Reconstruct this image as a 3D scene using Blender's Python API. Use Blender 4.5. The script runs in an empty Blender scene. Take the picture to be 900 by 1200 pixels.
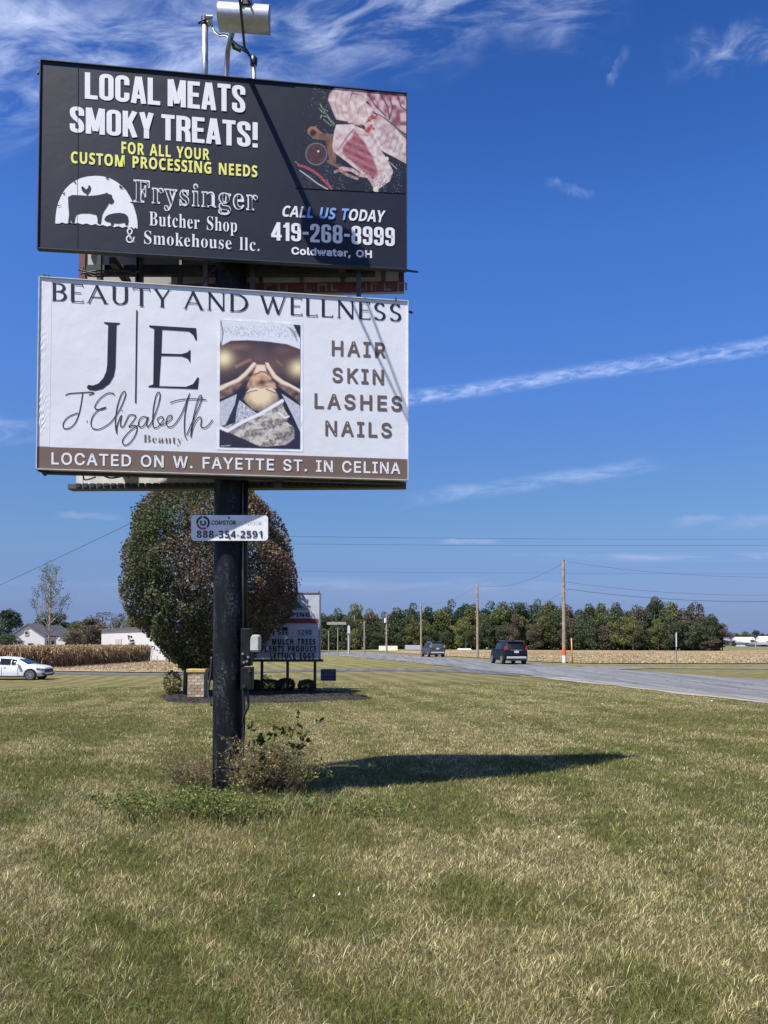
import bpy, bmesh, math, random
import numpy as np
from mathutils import Vector, Matrix
R = math.radians
sc = bpy.context.scene
COL = sc.collection
# ------------------------------------------------------------------ camera
FPX, CY, SH, PITCH, EYE = 907.0, 600.0, 126.0, R(1.7), 1.65
cam = bpy.data.cameras.new('camera'); co = bpy.data.objects.new('camera', cam); COL.objects.link(co)
cam.sensor_fit = 'VERTICAL'; cam.sensor_height = 36; cam.lens = 36 * FPX / 1200; cam.shift_y = SH / 1200
cam.clip_end = 6000; cam.clip_start = 0.05
co.location = (0, 0, EYE); co.rotation_euler = (R(90) + PITCH, 0, 0); sc.camera = co
# ------------------------------------------------------------------ light
SUN = Vector((0.45, 0.40, -1.0))           # direction the light travels
sun = bpy.data.lights.new('sun', 'SUN'); so = bpy.data.objects.new('sun', sun); COL.objects.link(so)
sun.energy = 4.7; sun.angle = R(0.53); sun.color = (1, 0.95, 0.87)
so.rotation_euler = SUN.to_track_quat('-Z', 'Y').to_euler(); so.location = (-10, -10, 30)
SEL = math.atan(1 / math.hypot(SUN.x, SUN.y)); SAZ = math.atan2(-SUN.x, -SUN.y)
sc.view_settings.view_transform = 'Standard'; sc.view_settings.look = 'None'
sc.view_settings.exposure = 0.75; sc.view_settings.gamma = 1.0
sc.cycles.use_adaptive_sampling = True; sc.cycles.adaptive_threshold = 0.02
sc.cycles.max_bounces = 5; sc.cycles.transparent_max_bounces = 6; sc.cycles.use_denoising = True

def RAY(u, v):
    x = (u - 450) / FPX; y = (v - CY - SH) / FPX
    cp, sp = math.cos(PITCH), math.sin(PITCH)
    return Vector((x, cp + y * sp, sp - y * cp))
def P(u, v, d):
    r = RAY(u, v); return Vector((0, 0, EYE)) + r * (d / r.y)
def S01(t): t = np.clip(t, 0, 1); return t * t * (3 - 2 * t)
def G(x, y):
    """ground height: flat by the road, falling away gently to the left"""
    x = np.asarray(x, float); y = np.asarray(y, float)
    g = -0.63 * S01((2 - x) / 22) * S01((y - 18) / 30)
    b = 0.022 * np.sin(x * .9 + 1.3 * np.sin(y * .35)) * np.sin(y * .7 + .6) + .014 * np.sin(x * 2.3 + y * 1.1)
    dip = -.07 * np.exp(-((x + .7) / 1.2) ** 2 - ((y - 8.7) / .9) ** 2)
    return g + dip + b * S01((26 - y) / 8) * S01((y + 10) / 6)
def Gz(x, y): return float(G(x, y))
def GP(u, v):
    r = RAY(u, v); t = -EYE / r.z
    for _ in range(30):
        p = r * t; t = (Gz(p.x, p.y) - EYE) / r.z
    p = r * t; return Vector((p.x, p.y, Gz(p.x, p.y)))

# ------------------------------------------------------------------ world
W = bpy.data.worlds.new('World'); sc.world = W; W.use_nodes = True
nt = W.node_tree; nt.nodes.clear()
class NT:
    def __init__(s, nt): s.nt = nt
    def n(s, t, ins=None, **kw):
        n = s.nt.nodes.new(t)
        for k, v in kw.items(): setattr(n, k, v)
        for k, v in (ins or {}).items():
            sk = n.inputs[k]
            if isinstance(v, bpy.types.NodeSocket): s.nt.links.new(v, sk)
            else: sk.default_value = v
        return n
    def math(s, op, a, b=0.0, clamp=False):
        n = s.n('ShaderNodeMath', {0: a, 1: b}, operation=op); n.use_clamp = clamp; return n.outputs[0]
    def vm(s, op, a, b=(0, 0, 0)):
        n = s.n('ShaderNodeVectorMath', {0: a, 1: b}, operation=op)
        return n.outputs['Value'] if op in ('DOT_PRODUCT', 'LENGTH') else n.outputs[0]
    def ss(s, v, a, b):
        n = s.n('ShaderNodeMapRange', {'Value': v, 'From Min': a, 'From Max': b}, interpolation_type='SMOOTHSTEP'); return n.outputs[0]
    def noise(s, vec, scale, detail=3, rough=.5, dist=0.0):
        return s.n('ShaderNodeTexNoise', {'Vector': vec, 'Scale': scale, 'Detail': detail, 'Roughness': rough, 'Distortion': dist}).outputs[0]
    def mix(s, f, a, b, mode='MIX'):
        n = s.n('ShaderNodeMix', None, data_type='RGBA', blend_type=mode)
        for k, v in ((0, f), (6, a), (7, b)):
            if isinstance(v, bpy.types.NodeSocket): s.nt.links.new(v, n.inputs[k])
            else: n.inputs[k].default_value = (*v, 1) if (k > 0 and len(v) == 3) else v
        return n.outputs[2]
    def mapping(s, vec, rot=(0, 0, 0), scale=(1, 1, 1), loc=(0, 0, 0)):
        return s.n('ShaderNodeMapping', {'Vector': vec, 'Rotation': rot, 'Scale': scale, 'Location': loc}).outputs[0]
w = NT(nt)
sky = w.n('ShaderNodeTexSky', None, sky_type='NISHITA', sun_disc=False, sun_elevation=SEL, sun_rotation=SAZ % (2 * math.pi),
          altitude=200, air_density=1.0, dust_density=0.6, ozone_density=2.2)
dirv = w.n('ShaderNodeTexCoord').outputs['Generated']
dirn = w.vm('NORMALIZE', dirv)
hs = w.n('ShaderNodeHueSaturation', {'Hue': 0.513, 'Saturation': 1.38, 'Value': .86, 'Color': sky.outputs[0]}).outputs[0]
zc = w.n('ShaderNodeSeparateXYZ', {0: dirn}).outputs[2]
lowmix = w.ss(zc, 0.16, -0.02)
base = w.mix(w.math('MULTIPLY', lowmix, 0.6), hs, (2.9, 4.1, 7.0))
rp = w.n('ShaderNodeValToRGB', {'Fac': zc}); el = rp.color_ramp.elements
for pos_, c_ in ((.04, (.43, .475, .70)), (.09, (.53, .58, .78)), (.14, (.78, .80, .88)), (.19, (1.0, .95, .97)), (.32, (1.5, 1.28, 1.34)), (.46, (1.80, 1.46, 1.5)), (.64, (1.3, 1.06, 1.16)), (1.0, (1.1, 1.0, 1.1))):
    e_ = el.new(pos_) if pos_ not in (.04, 1.0) else el[0 if pos_ == .04 else len(el) - 1]; e_.position = pos_; e_.color = (*[q_ / 2 for q_ in c_], 1)
col = w.mix(1.0, base, w.vm('MULTIPLY', rp.outputs[0], (2, 2, 2)), 'MULTIPLY')
def band(u0, v0, u1, v1, width, strength, color=(9.5, 10.5, 12.5), wob=.6, ang=0.0, sx=6, sy=50, e0=.05, e1=.05, lo=.35, hi=.75):
    """a streak of ice cloud along the arc between two directions of the sky"""
    global col
    a = RAY(u0, v0).normalized(); b = RAY(u1, v1).normalized()
    n = a.cross(b).normalized(); L = (b - a).length; t = (b - a).normalized()
    s = w.math('DIVIDE', w.math('SUBTRACT', w.vm('DOT_PRODUCT', dirn, tuple(t)), a.dot(t)), L)
    c = w.vm('DOT_PRODUCT', dirn, tuple(n))
    comb = w.n('ShaderNodeCombineXYZ', {0: s, 1: c, 2: 0.0}).outputs[0]
    mp = w.mapping(comb, rot=(0, 0, ang), scale=(sx * L, sy, 1))
    nz = w.noise(mp, 1.0, 6, .62, .6)
    nb = w.noise(w.mapping(comb, scale=(4.0, 6, 1)), 1.6, 3, .5)
    off = w.math('MULTIPLY', w.math('SUBTRACT', nb, .5), width * wob * 2)
    d = w.math('ABSOLUTE', w.math('ADD', c, off))
    m = w.ss(d, width, width * .05)
    m = w.math('MULTIPLY', m, w.ss(nz, lo, hi))
    m = w.math('MULTIPLY', m, w.math('MULTIPLY', w.ss(s, 0, e0), w.ss(s, 1, 1 - e1)))
    front = w.ss(w.vm('DOT_PRODUCT', dirn, tuple(((a + b) / 2).normalized())), .2, .4)
    m = w.math('MULTIPLY', w.math('MULTIPLY', m, front), strength, True)
    col = w.mix(m, col, color)
band(300, 494, 1040, 384, .0125, .33, wob=.35, ang=.7, sx=46, sy=150, e0=.06, e1=.1, lo=.25, hi=.85)
band(440, 592, 800, 540, .013, .16, wob=.5, ang=.3, sx=14, sy=45, e0=.3, e1=.2, lo=.3, hi=.7)
band(-180, 120, 760, -55, .085, .34, wob=.7, ang=.4, sx=12, sy=40, e0=.1, e1=.1, lo=.36, hi=.78)
band(-60, 30, 420, 130, .09, .34, wob=.6, ang=-.5, sx=9, sy=28, e0=.1, e1=.3, lo=.4, hi=.8)
band(770, 76, 980, 32, .022, .3, wob=.9, ang=.5, sx=22, sy=40, e0=.35, e1=.1, lo=.35, hi=.8)
band(712, 105, 738, 50, .007, .16, wob=.8, sx=20, sy=60, e0=.3, e1=.3, lo=.3, hi=.7)
band(635, 212, 700, 232, .007, .16, wob=.9, sx=20, sy=60, e0=.3, e1=.3, lo=.3, hi=.7)
band(-80, 512, 60, 500, .022, .22, sx=10, sy=50, e0=.1, e1=.3)
band(510, 635, 590, 634, .005, .22, color=(7.0, 6.6, 8.4), sx=10, sy=60, e0=.3, e1=.3, lo=.2, hi=.6)
band(780, 612, 990, 611, .010, .22, color=(6.0, 5.9, 7.8), sx=8, sy=60, e0=.15, e1=.2, lo=.3, hi=.65)
band(560, 655, 980, 652, .008, .22, color=(5.6, 5.6, 7.6), sx=8, sy=70, e0=.2, e1=.1, lo=.4, hi=.7)
band(60, 603, 150, 607, .006, .18, color=(6, 6, 8), sx=9, sy=60, e0=.3, e1=.3, lo=.2, hi=.6)
band(-60, 690, 700, 686, .016, .2, color=(5.2, 5.5, 7.6), sx=7, sy=60, e0=.1, e1=.1, lo=.42, hi=.75)
bg = w.n('ShaderNodeBackground', {'Color': col, 'Strength': 0.085})
w.n('ShaderNodeOutputWorld', {'Surface': bg.outputs[0]})

# ------------------------------------------------------------------ materials
MATS = {}
def mat(name, c, rough=.6, metal=0.0, var=.12, vs=8.0, bump=0.0, bs=60.0, coat=0.0, spec=.5):
    if name in MATS: return MATS[name]
    m = bpy.data.materials.new(name); m.use_nodes = True; k = NT(m.node_tree); k.nt.nodes.clear()
    tc = k.n('ShaderNodeTexCoord').outputs['Object']
    nz = k.noise(tc, vs, 5, .6)
    f = k.ss(nz, .3, .7)
    lo = tuple(x * (1 - var) for x in c); hi = tuple(min(1, x * (1 + var)) for x in c)
    cc = k.mix(f, lo, hi)
    b = k.n('ShaderNodeBsdfPrincipled', {'Base Color': cc, 'Roughness': rough, 'Metallic': metal, 'Coat Weight': coat, 'Specular IOR Level': spec})
    if bump:
        bn = k.n('ShaderNodeBump', {'Height': k.noise(tc, bs, 3), 'Strength': bump, 'Distance': .01}).outputs[0]
        k.nt.links.new(bn, b.inputs['Normal'])
    k.n('ShaderNodeOutputMaterial', {'Surface': b.outputs[0]})
    MATS[name] = m; return m
def mat_attr(name, rough=.6, trans=0.0, spec=.3, noise=0.0):
    """colour read from the mesh's own 'tint' attribute"""
    if name in MATS: return MATS[name]
    m = bpy.data.materials.new(name); m.use_nodes = True; k = NT(m.node_tree); k.nt.nodes.clear()
    a = k.n('ShaderNodeAttribute', None, attribute_name='tint').outputs['Color']
    b = k.n('ShaderNodeBsdfPrincipled', {'Base Color': a, 'Roughness': rough, 'Specular IOR Level': spec}).outputs[0]
    if trans:
        t = k.n('ShaderNodeBsdfTranslucent', {'Color': a}).outputs[0]
        b = k.n('ShaderNodeMixShader', {0: trans, 1: b, 2: t}).outputs[0]
    k.n('ShaderNodeOutputMaterial', {'Surface': b}); MATS[name] = m; return m

# ------------------------------------------------------------------ mesh helpers
class MB:
    def __init__(s): s.v = []; s.f = []
    def add(s, vs, fs):
        b = len(s.v); s.v += [tuple(v) for v in vs]; s.f += [tuple(i + b for i in f) for f in fs]; return s
    def box(s, c, size, rz=0.0, M=None):
        hx, hy, hz = size[0] / 2, size[1] / 2, size[2] / 2
        vs = [Vector((x, y, z)) for x in (-hx, hx) for y in (-hy, hy) for z in (-hz, hz)]
        m = Matrix.Rotation(rz, 3, 'Z') if M is None else M
        c = Vector(c)
        return s.add([m @ v + c for v in vs], [(0, 1, 3, 2), (4, 6, 7, 5), (0, 4, 5, 1), (2, 3, 7, 6), (0, 2, 6, 4), (1, 5, 7, 3)])
    def tube(s, pts, r, n=10, cap=True):
        pts = [Vector(p) for p in pts]; rs = r if isinstance(r, (list, tuple)) else [r] * len(pts)
        rings = []; prev = None
        for i, p in enumerate(pts):
            d = (pts[min(i + 1, len(pts) - 1)] - pts[max(i - 1, 0)]).normalized()
            if prev is None:
                a = Vector((1, 0, 0)) if abs(d.x) < .8 else Vector((0, 1, 0)); a = (a - d * a.dot(d)).normalized()
            else: a = (prev - d * prev.dot(d)).normalized()
            prev = a; b = d.cross(a)
            rings.append([p + (a * math.cos(2 * math.pi * k / n) + b * math.sin(2 * math.pi * k / n)) * rs[i] for k in range(n)])
        vs = [v for q in rings for v in q]; fs = []
        for i in range(len(pts) - 1):
            for k in range(n):
                k2 = (k + 1) % n; fs.append((i * n + k, i * n + k2, (i + 1) * n + k2, (i + 1) * n + k))
        if cap: fs.append(tuple(range(n - 1, -1, -1))); fs.append(tuple((len(pts) - 1) * n + k for k in range(n)))
        return s.add(vs, fs)
    def prism(s, poly, o, ax, ay, depth):
        """extrude a 2-D outline (list of (a,b)) lying in the plane o + a*ax + b*ay by the vector depth"""
        o, ax, ay, dp = Vector(o), Vector(ax), Vector(ay), Vector(depth); n = len(poly)
        a = [o + ax * x + ay * y for x, y in poly]; b = [p + dp for p in a]
        fs = [tuple(range(n)), tuple(range(2 * n - 1, n - 1, -1))]
        fs += [(i, i + n, (i + 1) % n + n, (i + 1) % n) for i in range(n)]
        return s.add(a + b, fs)
BASE = {}
def base_of(p):
    while p is not None:
        if p.name in BASE: return BASE[p.name]
        p = p.parent
    return Vector((0, 0, 0))
def link(name, me, parent=None, label=None, kind=None):
    o = bpy.data.objects.new(name, me); COL.objects.link(o)
    if parent is not None: o.parent = parent
    if label: o['label'] = label
    if kind: o['kind'] = kind
    return o
def obj(name, mb, m, parent=None, smooth=False, label=None, kind=None, bevel=0.0):
    me = bpy.data.meshes.new(name); b = base_of(parent)
    me.from_pydata([(v[0] - b.x, v[1] - b.y, v[2] - b.z) for v in mb.v], [], mb.f); me.validate()
    bm = bmesh.new(); bm.from_mesh(me); bmesh.ops.recalc_face_normals(bm, faces=bm.faces)
    if bevel:
        bmesh.ops.remove_doubles(bm, verts=bm.verts, dist=1e-5)
        bmesh.ops.bevel(bm, geom=[e for e in bm.edges if len(e.link_faces) == 2 and e.calc_face_angle(0) > .6], offset=bevel, segments=2, affect='EDGES', profile=.5)
    bm.to_mesh(me); bm.free()
    me.materials.append(m)
    if smooth:
        me.polygons.foreach_set('use_smooth', [True] * len(me.polygons))
        if smooth != 'all':
            for e in me.edges: pass
            me.set_sharp_from_angle(angle=R(40))
    return link(name, me, parent, label, kind)
def thing(name, label, cat, loc=(0, 0, 0), group=None):
    o = bpy.data.objects.new(name, None); COL.objects.link(o); o.location = loc; o.empty_display_size = .2
    o['label'] = label; o['category'] = cat; BASE[o.name] = Vector(loc)
    if group: o['group'] = group
    return o
def tag(o, label, cat, group=None, kind=None):
    o['label'] = label; o['category'] = cat
    if group: o['group'] = group
    if kind: o['kind'] = kind
    return o
def dup(root, loc, rz=0.0, s=1.0, label=None):
    def rec(o, par):
        c = o.copy(); COL.objects.link(c)
        if par is not None: c.parent = par
        for ch in o.children: rec(ch, c)
        return c
    r = rec(root, None); r.location = loc; r.rotation_euler = (0, 0, rz); r.scale = (s, s, s) if not isinstance(s, tuple) else s
    if label: r['label'] = label
    return r
def npmesh(name, V, F, m, tint=None, fan=None):
    """mesh from numpy: V (n,3), F (k, 3 or 4) faces; tint per vertex"""
    me = bpy.data.meshes.new(name); n = len(V); k, q = F.shape
    me.vertices.add(n); me.vertices.foreach_set('co', V.astype(np.float32).ravel())
    me.loops.add(k * q); me.loops.foreach_set('vertex_index', F.astype(np.int32).ravel())
    me.polygons.add(k); me.polygons.foreach_set('loop_start', np.arange(0, k * q, q, dtype=np.int32))
    me.update(calc_edges=True)
    if tint is not None:
        a = me.attributes.new('tint', 'FLOAT_COLOR', 'POINT')
        a.data.foreach_set('color', np.c_[tint, np.ones(n)].astype(np.float32).ravel())
    me.materials.append(m); return me
def quads(C, A, B, tint):
    """leaf-sized diamonds: centres C, half axes A, B (n,3)"""
    V = np.stack([C - A, C - B * .8 + A * .1, C + A, C + B * .8 + A * .1], 1).reshape(-1, 3)
    F = np.arange(len(V)).reshape(-1, 4); return V, F, np.repeat(tint, 4, 0)
def rdirs(rng, n):
    d = rng.normal(size=(n, 3)); return d / np.linalg.norm(d, axis=1)[:, None]
def vnoise(x, y, s, seed):
    """smooth value noise in numpy"""
    rs = np.random.RandomState(seed); T = rs.rand(256, 256)
    X = x / s + 1000.3; Y = y / s + 1000.7; i = np.floor(X).astype(int); j = np.floor(Y).astype(int)
    fx = S01(X - i); fy = S01(Y - j); g = lambda a, b: T[a % 256, b % 256]
    return (g(i, j) * (1 - fx) + g(i + 1, j) * fx) * (1 - fy) + (g(i, j + 1) * (1 - fx) + g(i + 1, j + 1) * fx) * fy

FONT = {
'S': {
'B': (442, [[16,0,16,17,45,22,62,32,72,51,75,82,75,369,69,412,51,433,15,439,15,455,220,455,297,449,352,429,385,396,396,351,389,313,369,283,335,261,287,247,344,231,385,206,410,173,418,132,407,76,371,35,345,19,314,9,278,2,238,0],[182,252,188,252,234,257,263,272,279,301,285,345,281,385,269,412,248,428,216,434,198,432,188,425,182,391],[222,24,259,30,283,49,296,81,301,128,295,176,277,208,245,225,197,231,182,231,182,65,190,33,202,26]]),
'F': (404, [[15,0,15,17,45,23,62,34,72,53,75,84,75,375,71,405,61,423,43,433,14,439,14,455,394,455,394,320,377,320,369,357,355,385,336,406,310,420,275,428,230,431,200,429,186,421,182,398,182,247,190,247,229,253,256,270,274,301,284,347,302,347,302,118,285,118,274,168,257,200,229,218,189,224,182,224,182,81,188,43,196,31,210,24,257,17,257,0]]),
'S': (390, [[43,-11,43,158,62,158,83,94,111,50,149,24,197,15,231,20,257,36,273,60,279,89,265,129,225,160,163,191,112,221,77,253,56,289,50,332,54,370,67,403,88,429,115,449,148,462,185,466,229,461,282,448,291,446,300,445,313,450,320,466,339,466,339,319,322,319,310,354,293,385,272,410,248,429,222,441,194,445,163,440,140,426,125,406,120,380,124,356,137,336,189,303,253,273,317,233,337,211,350,188,359,133,354,93,339,58,314,29,281,8,240,-6,192,-10,158,-8,126,1,98,9,85,12,69,7,61,-11]]),
'a': (344, [[255,-10,216,1,200,35,151,2,95,-9,64,-4,40,11,25,34,20,63,31,104,63,136,88,150,119,164,156,177,199,190,199,241,196,266,187,282,171,292,148,296,115,290,104,274,113,257,123,231,120,215,110,202,95,194,77,191,59,194,45,203,36,218,33,236,37,259,49,278,69,295,95,308,126,316,162,318,223,312,263,292,285,259,293,210,293,62,295,40,304,34,320,42,329,28,294,-1],[151,34,174,41,199,63,199,169,138,139,118,84,126,46]]),
'c': (293, [[156,-10,119,-5,87,11,59,35,38,68,24,106,19,150,25,196,40,237,64,271,96,297,133,313,175,319,218,314,250,298,271,275,277,245,275,228,266,215,253,207,236,204,206,216,196,251,197,261,197,271,190,290,169,297,144,290,126,269,116,235,112,187,118,123,137,76,166,48,204,38,239,47,271,72,285,60,258,30,227,8,193,-6]]),
'e': (301, [[154,-10,117,-5,85,10,58,35,37,69,24,109,19,157,24,201,38,240,59,273,87,298,120,313,157,318,209,309,249,280,274,234,283,173,283,166,117,166,123,112,138,73,164,50,199,42,237,53,270,86,285,73,258,36,228,11,193,-5],[116,192,201,192,201,215,193,277,181,292,161,297,127,274,116,203]]),
'g': (327, [[146,-140,89,-136,48,-122,22,-100,14,-75,28,-46,69,-26,35,-1,24,30,28,54,42,74,67,92,102,110,67,128,42,150,27,179,22,212,27,242,40,268,60,289,88,305,120,315,157,318,196,315,233,304,317,304,317,268,268,268,286,237,291,203,288,176,276,151,258,131,234,116,205,106,172,103,157,103,142,104,112,94,104,84,101,71,111,55,141,49,175,49,259,40,285,29,303,13,312,-9,316,-37,305,-80,272,-113,248,-125,219,-133,185,-139],[157,124,178,130,190,146,197,173,199,211,197,249,190,276,178,292,157,297,137,292,124,276,117,249,114,211,117,173,124,146,137,130],[161,-116,238,-104,263,-66,260,-51,249,-41,205,-34,97,-34,79,-52,73,-73,79,-89,95,-103,122,-113]]),
'h': (381, [[18,0,18,16,45,26,52,56,52,399,46,429,36,437,19,440,19,455,148,455,148,267,190,305,243,318,281,312,309,292,325,258,330,212,330,56,337,26,347,19,363,16,363,0,202,0,202,16,207,16,228,26,235,56,235,217,229,258,219,268,203,271,173,262,148,235,148,56,154,26,164,19,180,16,180,0]]),
'i': (198, [[101,362,81,366,65,376,54,393,50,412,54,432,65,449,81,460,101,463,120,460,137,449,147,432,151,412,147,393,136,376,120,366],[18,0,18,16,45,26,52,56,52,252,47,285,20,293,21,310,148,310,148,56,154,26,180,16,180,0]]),
'k': (359, [[17,0,17,16,45,26,52,56,52,398,47,429,38,436,20,439,21,455,148,455,148,169,227,248,240,264,244,278,235,290,209,293,206,293,206,310,345,310,345,293,308,284,275,260,222,209,346,34,360,21,376,16,376,0,211,0,211,16,217,16,234,20,239,32,232,49,163,147,148,134,148,56,154,26,180,16,180,0]]),
'l': (199, [[18,0,18,16,45,26,52,56,52,398,47,429,38,436,20,439,20,455,148,455,148,56,154,26,180,16,180,0]]),
'm': (554, [[18,0,18,16,45,26,52,56,52,253,46,284,36,291,19,294,19,310,146,310,146,265,188,305,237,318,292,304,320,261,364,304,418,318,455,312,482,292,498,258,504,212,504,56,510,26,520,19,536,16,536,0,377,0,377,16,393,19,403,26,410,56,410,217,404,258,394,268,377,271,349,263,324,237,324,56,331,26,340,19,356,16,356,0,199,0,199,16,215,19,225,26,232,56,232,217,226,258,216,268,199,271,170,262,146,235,146,56,152,27,162,19,177,16,177,0]]),
'n': (381, [[18,0,18,16,45,26,52,56,52,253,46,284,36,291,19,294,19,310,148,310,148,267,190,306,243,318,281,312,309,292,325,258,330,212,330,56,337,26,347,19,363,16,363,0,202,0,202,16,207,16,228,26,235,56,235,217,229,258,219,268,203,271,173,262,148,235,148,56,154,26,164,19,180,16,180,0]]),
'o': (336, [[169,-10,127,-5,90,11,60,37,38,70,24,110,19,154,24,199,38,239,60,272,90,297,127,313,168,318,209,313,245,298,275,273,298,240,312,200,317,154,312,108,298,69,275,36,245,11,210,-5],[169,11,193,18,209,39,217,81,220,154,217,227,208,271,192,292,169,299,144,292,128,271,120,227,117,154,120,82,128,39,144,18]]),
'p': (371, [[17,-139,17,-124,40,-117,50,-101,52,-64,52,243,46,283,19,295,19,310,143,310,143,263,180,305,230,319,264,314,293,298,317,274,335,241,346,203,350,160,346,113,334,72,316,38,291,12,261,-5,227,-10,183,1,148,32,148,-58,152,-99,167,-118,197,-123,197,-139],[195,28,222,36,239,59,249,99,253,154,250,208,241,248,225,270,199,278,171,267,148,235,148,69,167,38]]),
'r': (287, [[18,0,18,16,45,26,52,56,52,252,46,285,20,293,21,310,146,310,146,252,165,280,187,301,210,314,233,318,258,315,275,304,286,287,289,266,287,248,278,234,265,225,248,222,222,231,207,250,189,260,175,255,162,241,152,220,149,192,149,56,152,37,159,25,197,16,197,0]]),
's': (288, [[151,-10,122,-6,87,6,73,9,60,4,51,-9,36,-9,36,105,53,105,66,68,87,39,112,21,140,15,162,18,179,27,189,40,192,58,183,84,156,105,107,130,76,148,54,169,41,193,37,220,44,259,65,291,98,312,141,319,166,316,199,308,206,306,213,305,223,308,230,319,244,319,244,222,228,222,215,254,196,277,174,291,149,296,130,294,116,286,108,274,105,259,115,232,146,212,191,189,221,172,241,151,253,127,257,95,250,51,228,18,194,-3]]),
't': (228, [[124,-9,89,-4,66,10,53,36,48,71,48,279,20,279,20,300,88,369,129,424,144,424,144,310,208,310,208,279,144,279,144,82,149,51,157,43,168,40,189,49,206,75,222,66,205,33,182,9,155,-5]]),
'u': (375, [[131,-10,91,-3,65,17,51,51,46,97,46,248,39,282,29,291,11,294,11,310,142,310,142,74,151,46,162,38,177,36,205,43,228,66,228,248,221,283,209,291,189,294,189,310,324,310,324,70,331,39,360,30,360,13,331,11,300,7,265,0,228,-10,228,40,209,19,186,3,160,-7]]),
'y': (300, [[52,-140,29,-137,10,-125,-3,-107,-7,-84,-4,-67,5,-53,18,-43,36,-40,64,-49,72,-61,75,-76,74,-81,74,-87,77,-96,86,-99,99,-92,114,-74,129,-44,140,-5,36,251,25,275,15,287,-3,293,-5,310,162,310,162,293,136,289,128,275,130,267,133,257,185,119,230,241,236,260,238,274,229,289,203,293,203,310,300,310,300,293,287,290,277,281,259,242,162,-24,129,-96,113,-117,95,-131]]),
},
'I': {
'&': (448, [[197,-7,150,-2,110,12,78,34,54,62,39,96,34,133,37,163,47,189,85,235,140,279,216,335,237,352,255,375,262,405,258,427,245,445,226,457,201,461,168,453,145,431,137,399,145,363,169,327,204,284,438,0,364,0,171,231,121,293,87,344,78,370,75,398,79,430,91,458,109,481,134,499,165,510,200,513,235,510,266,499,290,482,308,459,320,433,324,404,315,362,291,325,256,293,154,217,110,174,100,154,97,131,100,108,109,87,124,70,143,57,166,49,193,46,223,50,251,59,301,95,321,121,336,151,346,186,349,224,408,224,405,180,397,144,371,92,345,62,333,47,305,23,271,7,234,-3]]),
',': (188, [[38,-119,68,71,137,71,84,-119]]),
'-': (453, [[337,244,337,188,114,188,114,244]]),
'.': (188, [[95,-4,78,-1,63,9,53,24,50,41,53,59,63,73,78,83,95,87,113,83,128,73,138,59,141,41,138,24,128,9,113,-1]]),
'0': (453, [[227,-7,174,1,130,24,95,62,69,113,60,144,53,178,49,214,48,254,49,294,53,330,60,364,69,395,95,447,130,484,174,508,227,516,279,508,323,484,358,447,384,395,393,364,400,330,404,294,405,254,404,214,400,178,393,144,384,113,359,62,323,24,279,1],[227,50,261,56,290,74,313,103,330,144,340,194,344,254,340,314,330,365,313,405,290,435,261,453,227,460,192,453,163,435,140,405,123,365,113,314,109,254,113,194,123,144,140,103,163,74,192,56]]),
'1': (453, [[76,0,76,55,391,55,391,0],[276,509,276,0,212,0,212,448,209,448,86,358,86,427,198,509]]),
'2': (453, [[64,0,64,47,234,229,282,282,311,327,320,371,317,397,308,419,293,436,273,449,224,460,196,457,172,447,153,433,139,413,130,390,127,362,66,362,71,405,86,442,111,473,143,496,182,511,225,516,268,511,306,497,337,474,361,445,376,411,381,372,371,318,336,259,267,180,153,60,153,57,389,57,389,0]]),
'3': (453, [[218,-7,173,-3,133,10,98,30,70,57,52,91,44,132,109,132,115,107,126,87,144,71,165,59,219,50,275,61,297,74,315,93,325,116,329,145,326,172,316,196,299,217,275,234,242,244,201,248,157,248,157,299,288,448,288,452,70,452,70,509,372,509,372,461,211,278,211,289,264,288,308,276,344,253,371,222,387,186,393,145,387,103,370,66,344,36,309,12,266,-2]]),
'4': (453, [[40,105,40,158,247,509,311,509,109,166,109,163,413,163,413,105],[282,0,282,121,282,146,282,318,343,318,343,0]]),
'5': (453, [[221,-7,178,-2,140,11,108,32,83,60,66,93,60,130,122,130,127,108,138,89,173,60,221,50,250,53,276,64,298,82,314,104,324,131,328,162,324,193,314,221,297,244,275,262,248,273,218,277,167,268,128,246,67,253,96,509,366,509,366,452,151,452,134,301,178,325,229,334,263,330,294,321,321,306,345,285,364,260,379,231,388,199,391,163,385,117,369,76,343,41,309,15,268,-1]]),
'6': (453, [[226,-7,182,-1,142,15,109,40,84,74,69,115,64,162,68,199,80,239,137,340,252,509,322,509,151,261,145,261,165,288,196,307,235,314,278,309,316,295,346,271,370,240,384,201,389,157,384,112,368,73,343,39,310,14,271,-2],[226,48,254,52,279,63,299,79,314,101,324,128,327,157,324,187,314,213,299,235,279,251,254,262,226,265,198,262,174,252,153,235,138,214,128,188,125,158,128,128,138,102,153,79,174,63,198,52]]),
'7': (453, [[97,0,323,448,323,452,62,452,62,509,391,509,391,449,165,0]]),
'8': (453, [[226,-7,178,-2,136,11,101,33,74,62,57,96,52,135,55,166,65,195,81,220,101,241,125,256,153,265,119,282,93,308,76,342,70,380,75,417,90,450,114,477,146,498,184,511,226,516,269,511,306,498,337,477,361,450,377,417,382,380,376,342,359,308,333,282,300,267,327,256,351,241,372,220,387,195,397,166,401,135,395,96,378,62,352,33,317,11,275,-2],[226,49,258,52,285,60,307,74,323,91,333,113,337,139,333,165,322,189,305,208,283,223,256,232,226,235,196,232,169,223,147,208,130,189,119,165,115,139,119,113,129,91,145,74,167,60,195,52],[226,290,274,300,293,313,307,330,316,351,319,376,316,399,308,420,294,437,275,449,226,460,177,449,159,437,145,420,136,399,133,376,136,351,145,330,159,313,178,300]]),
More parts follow.
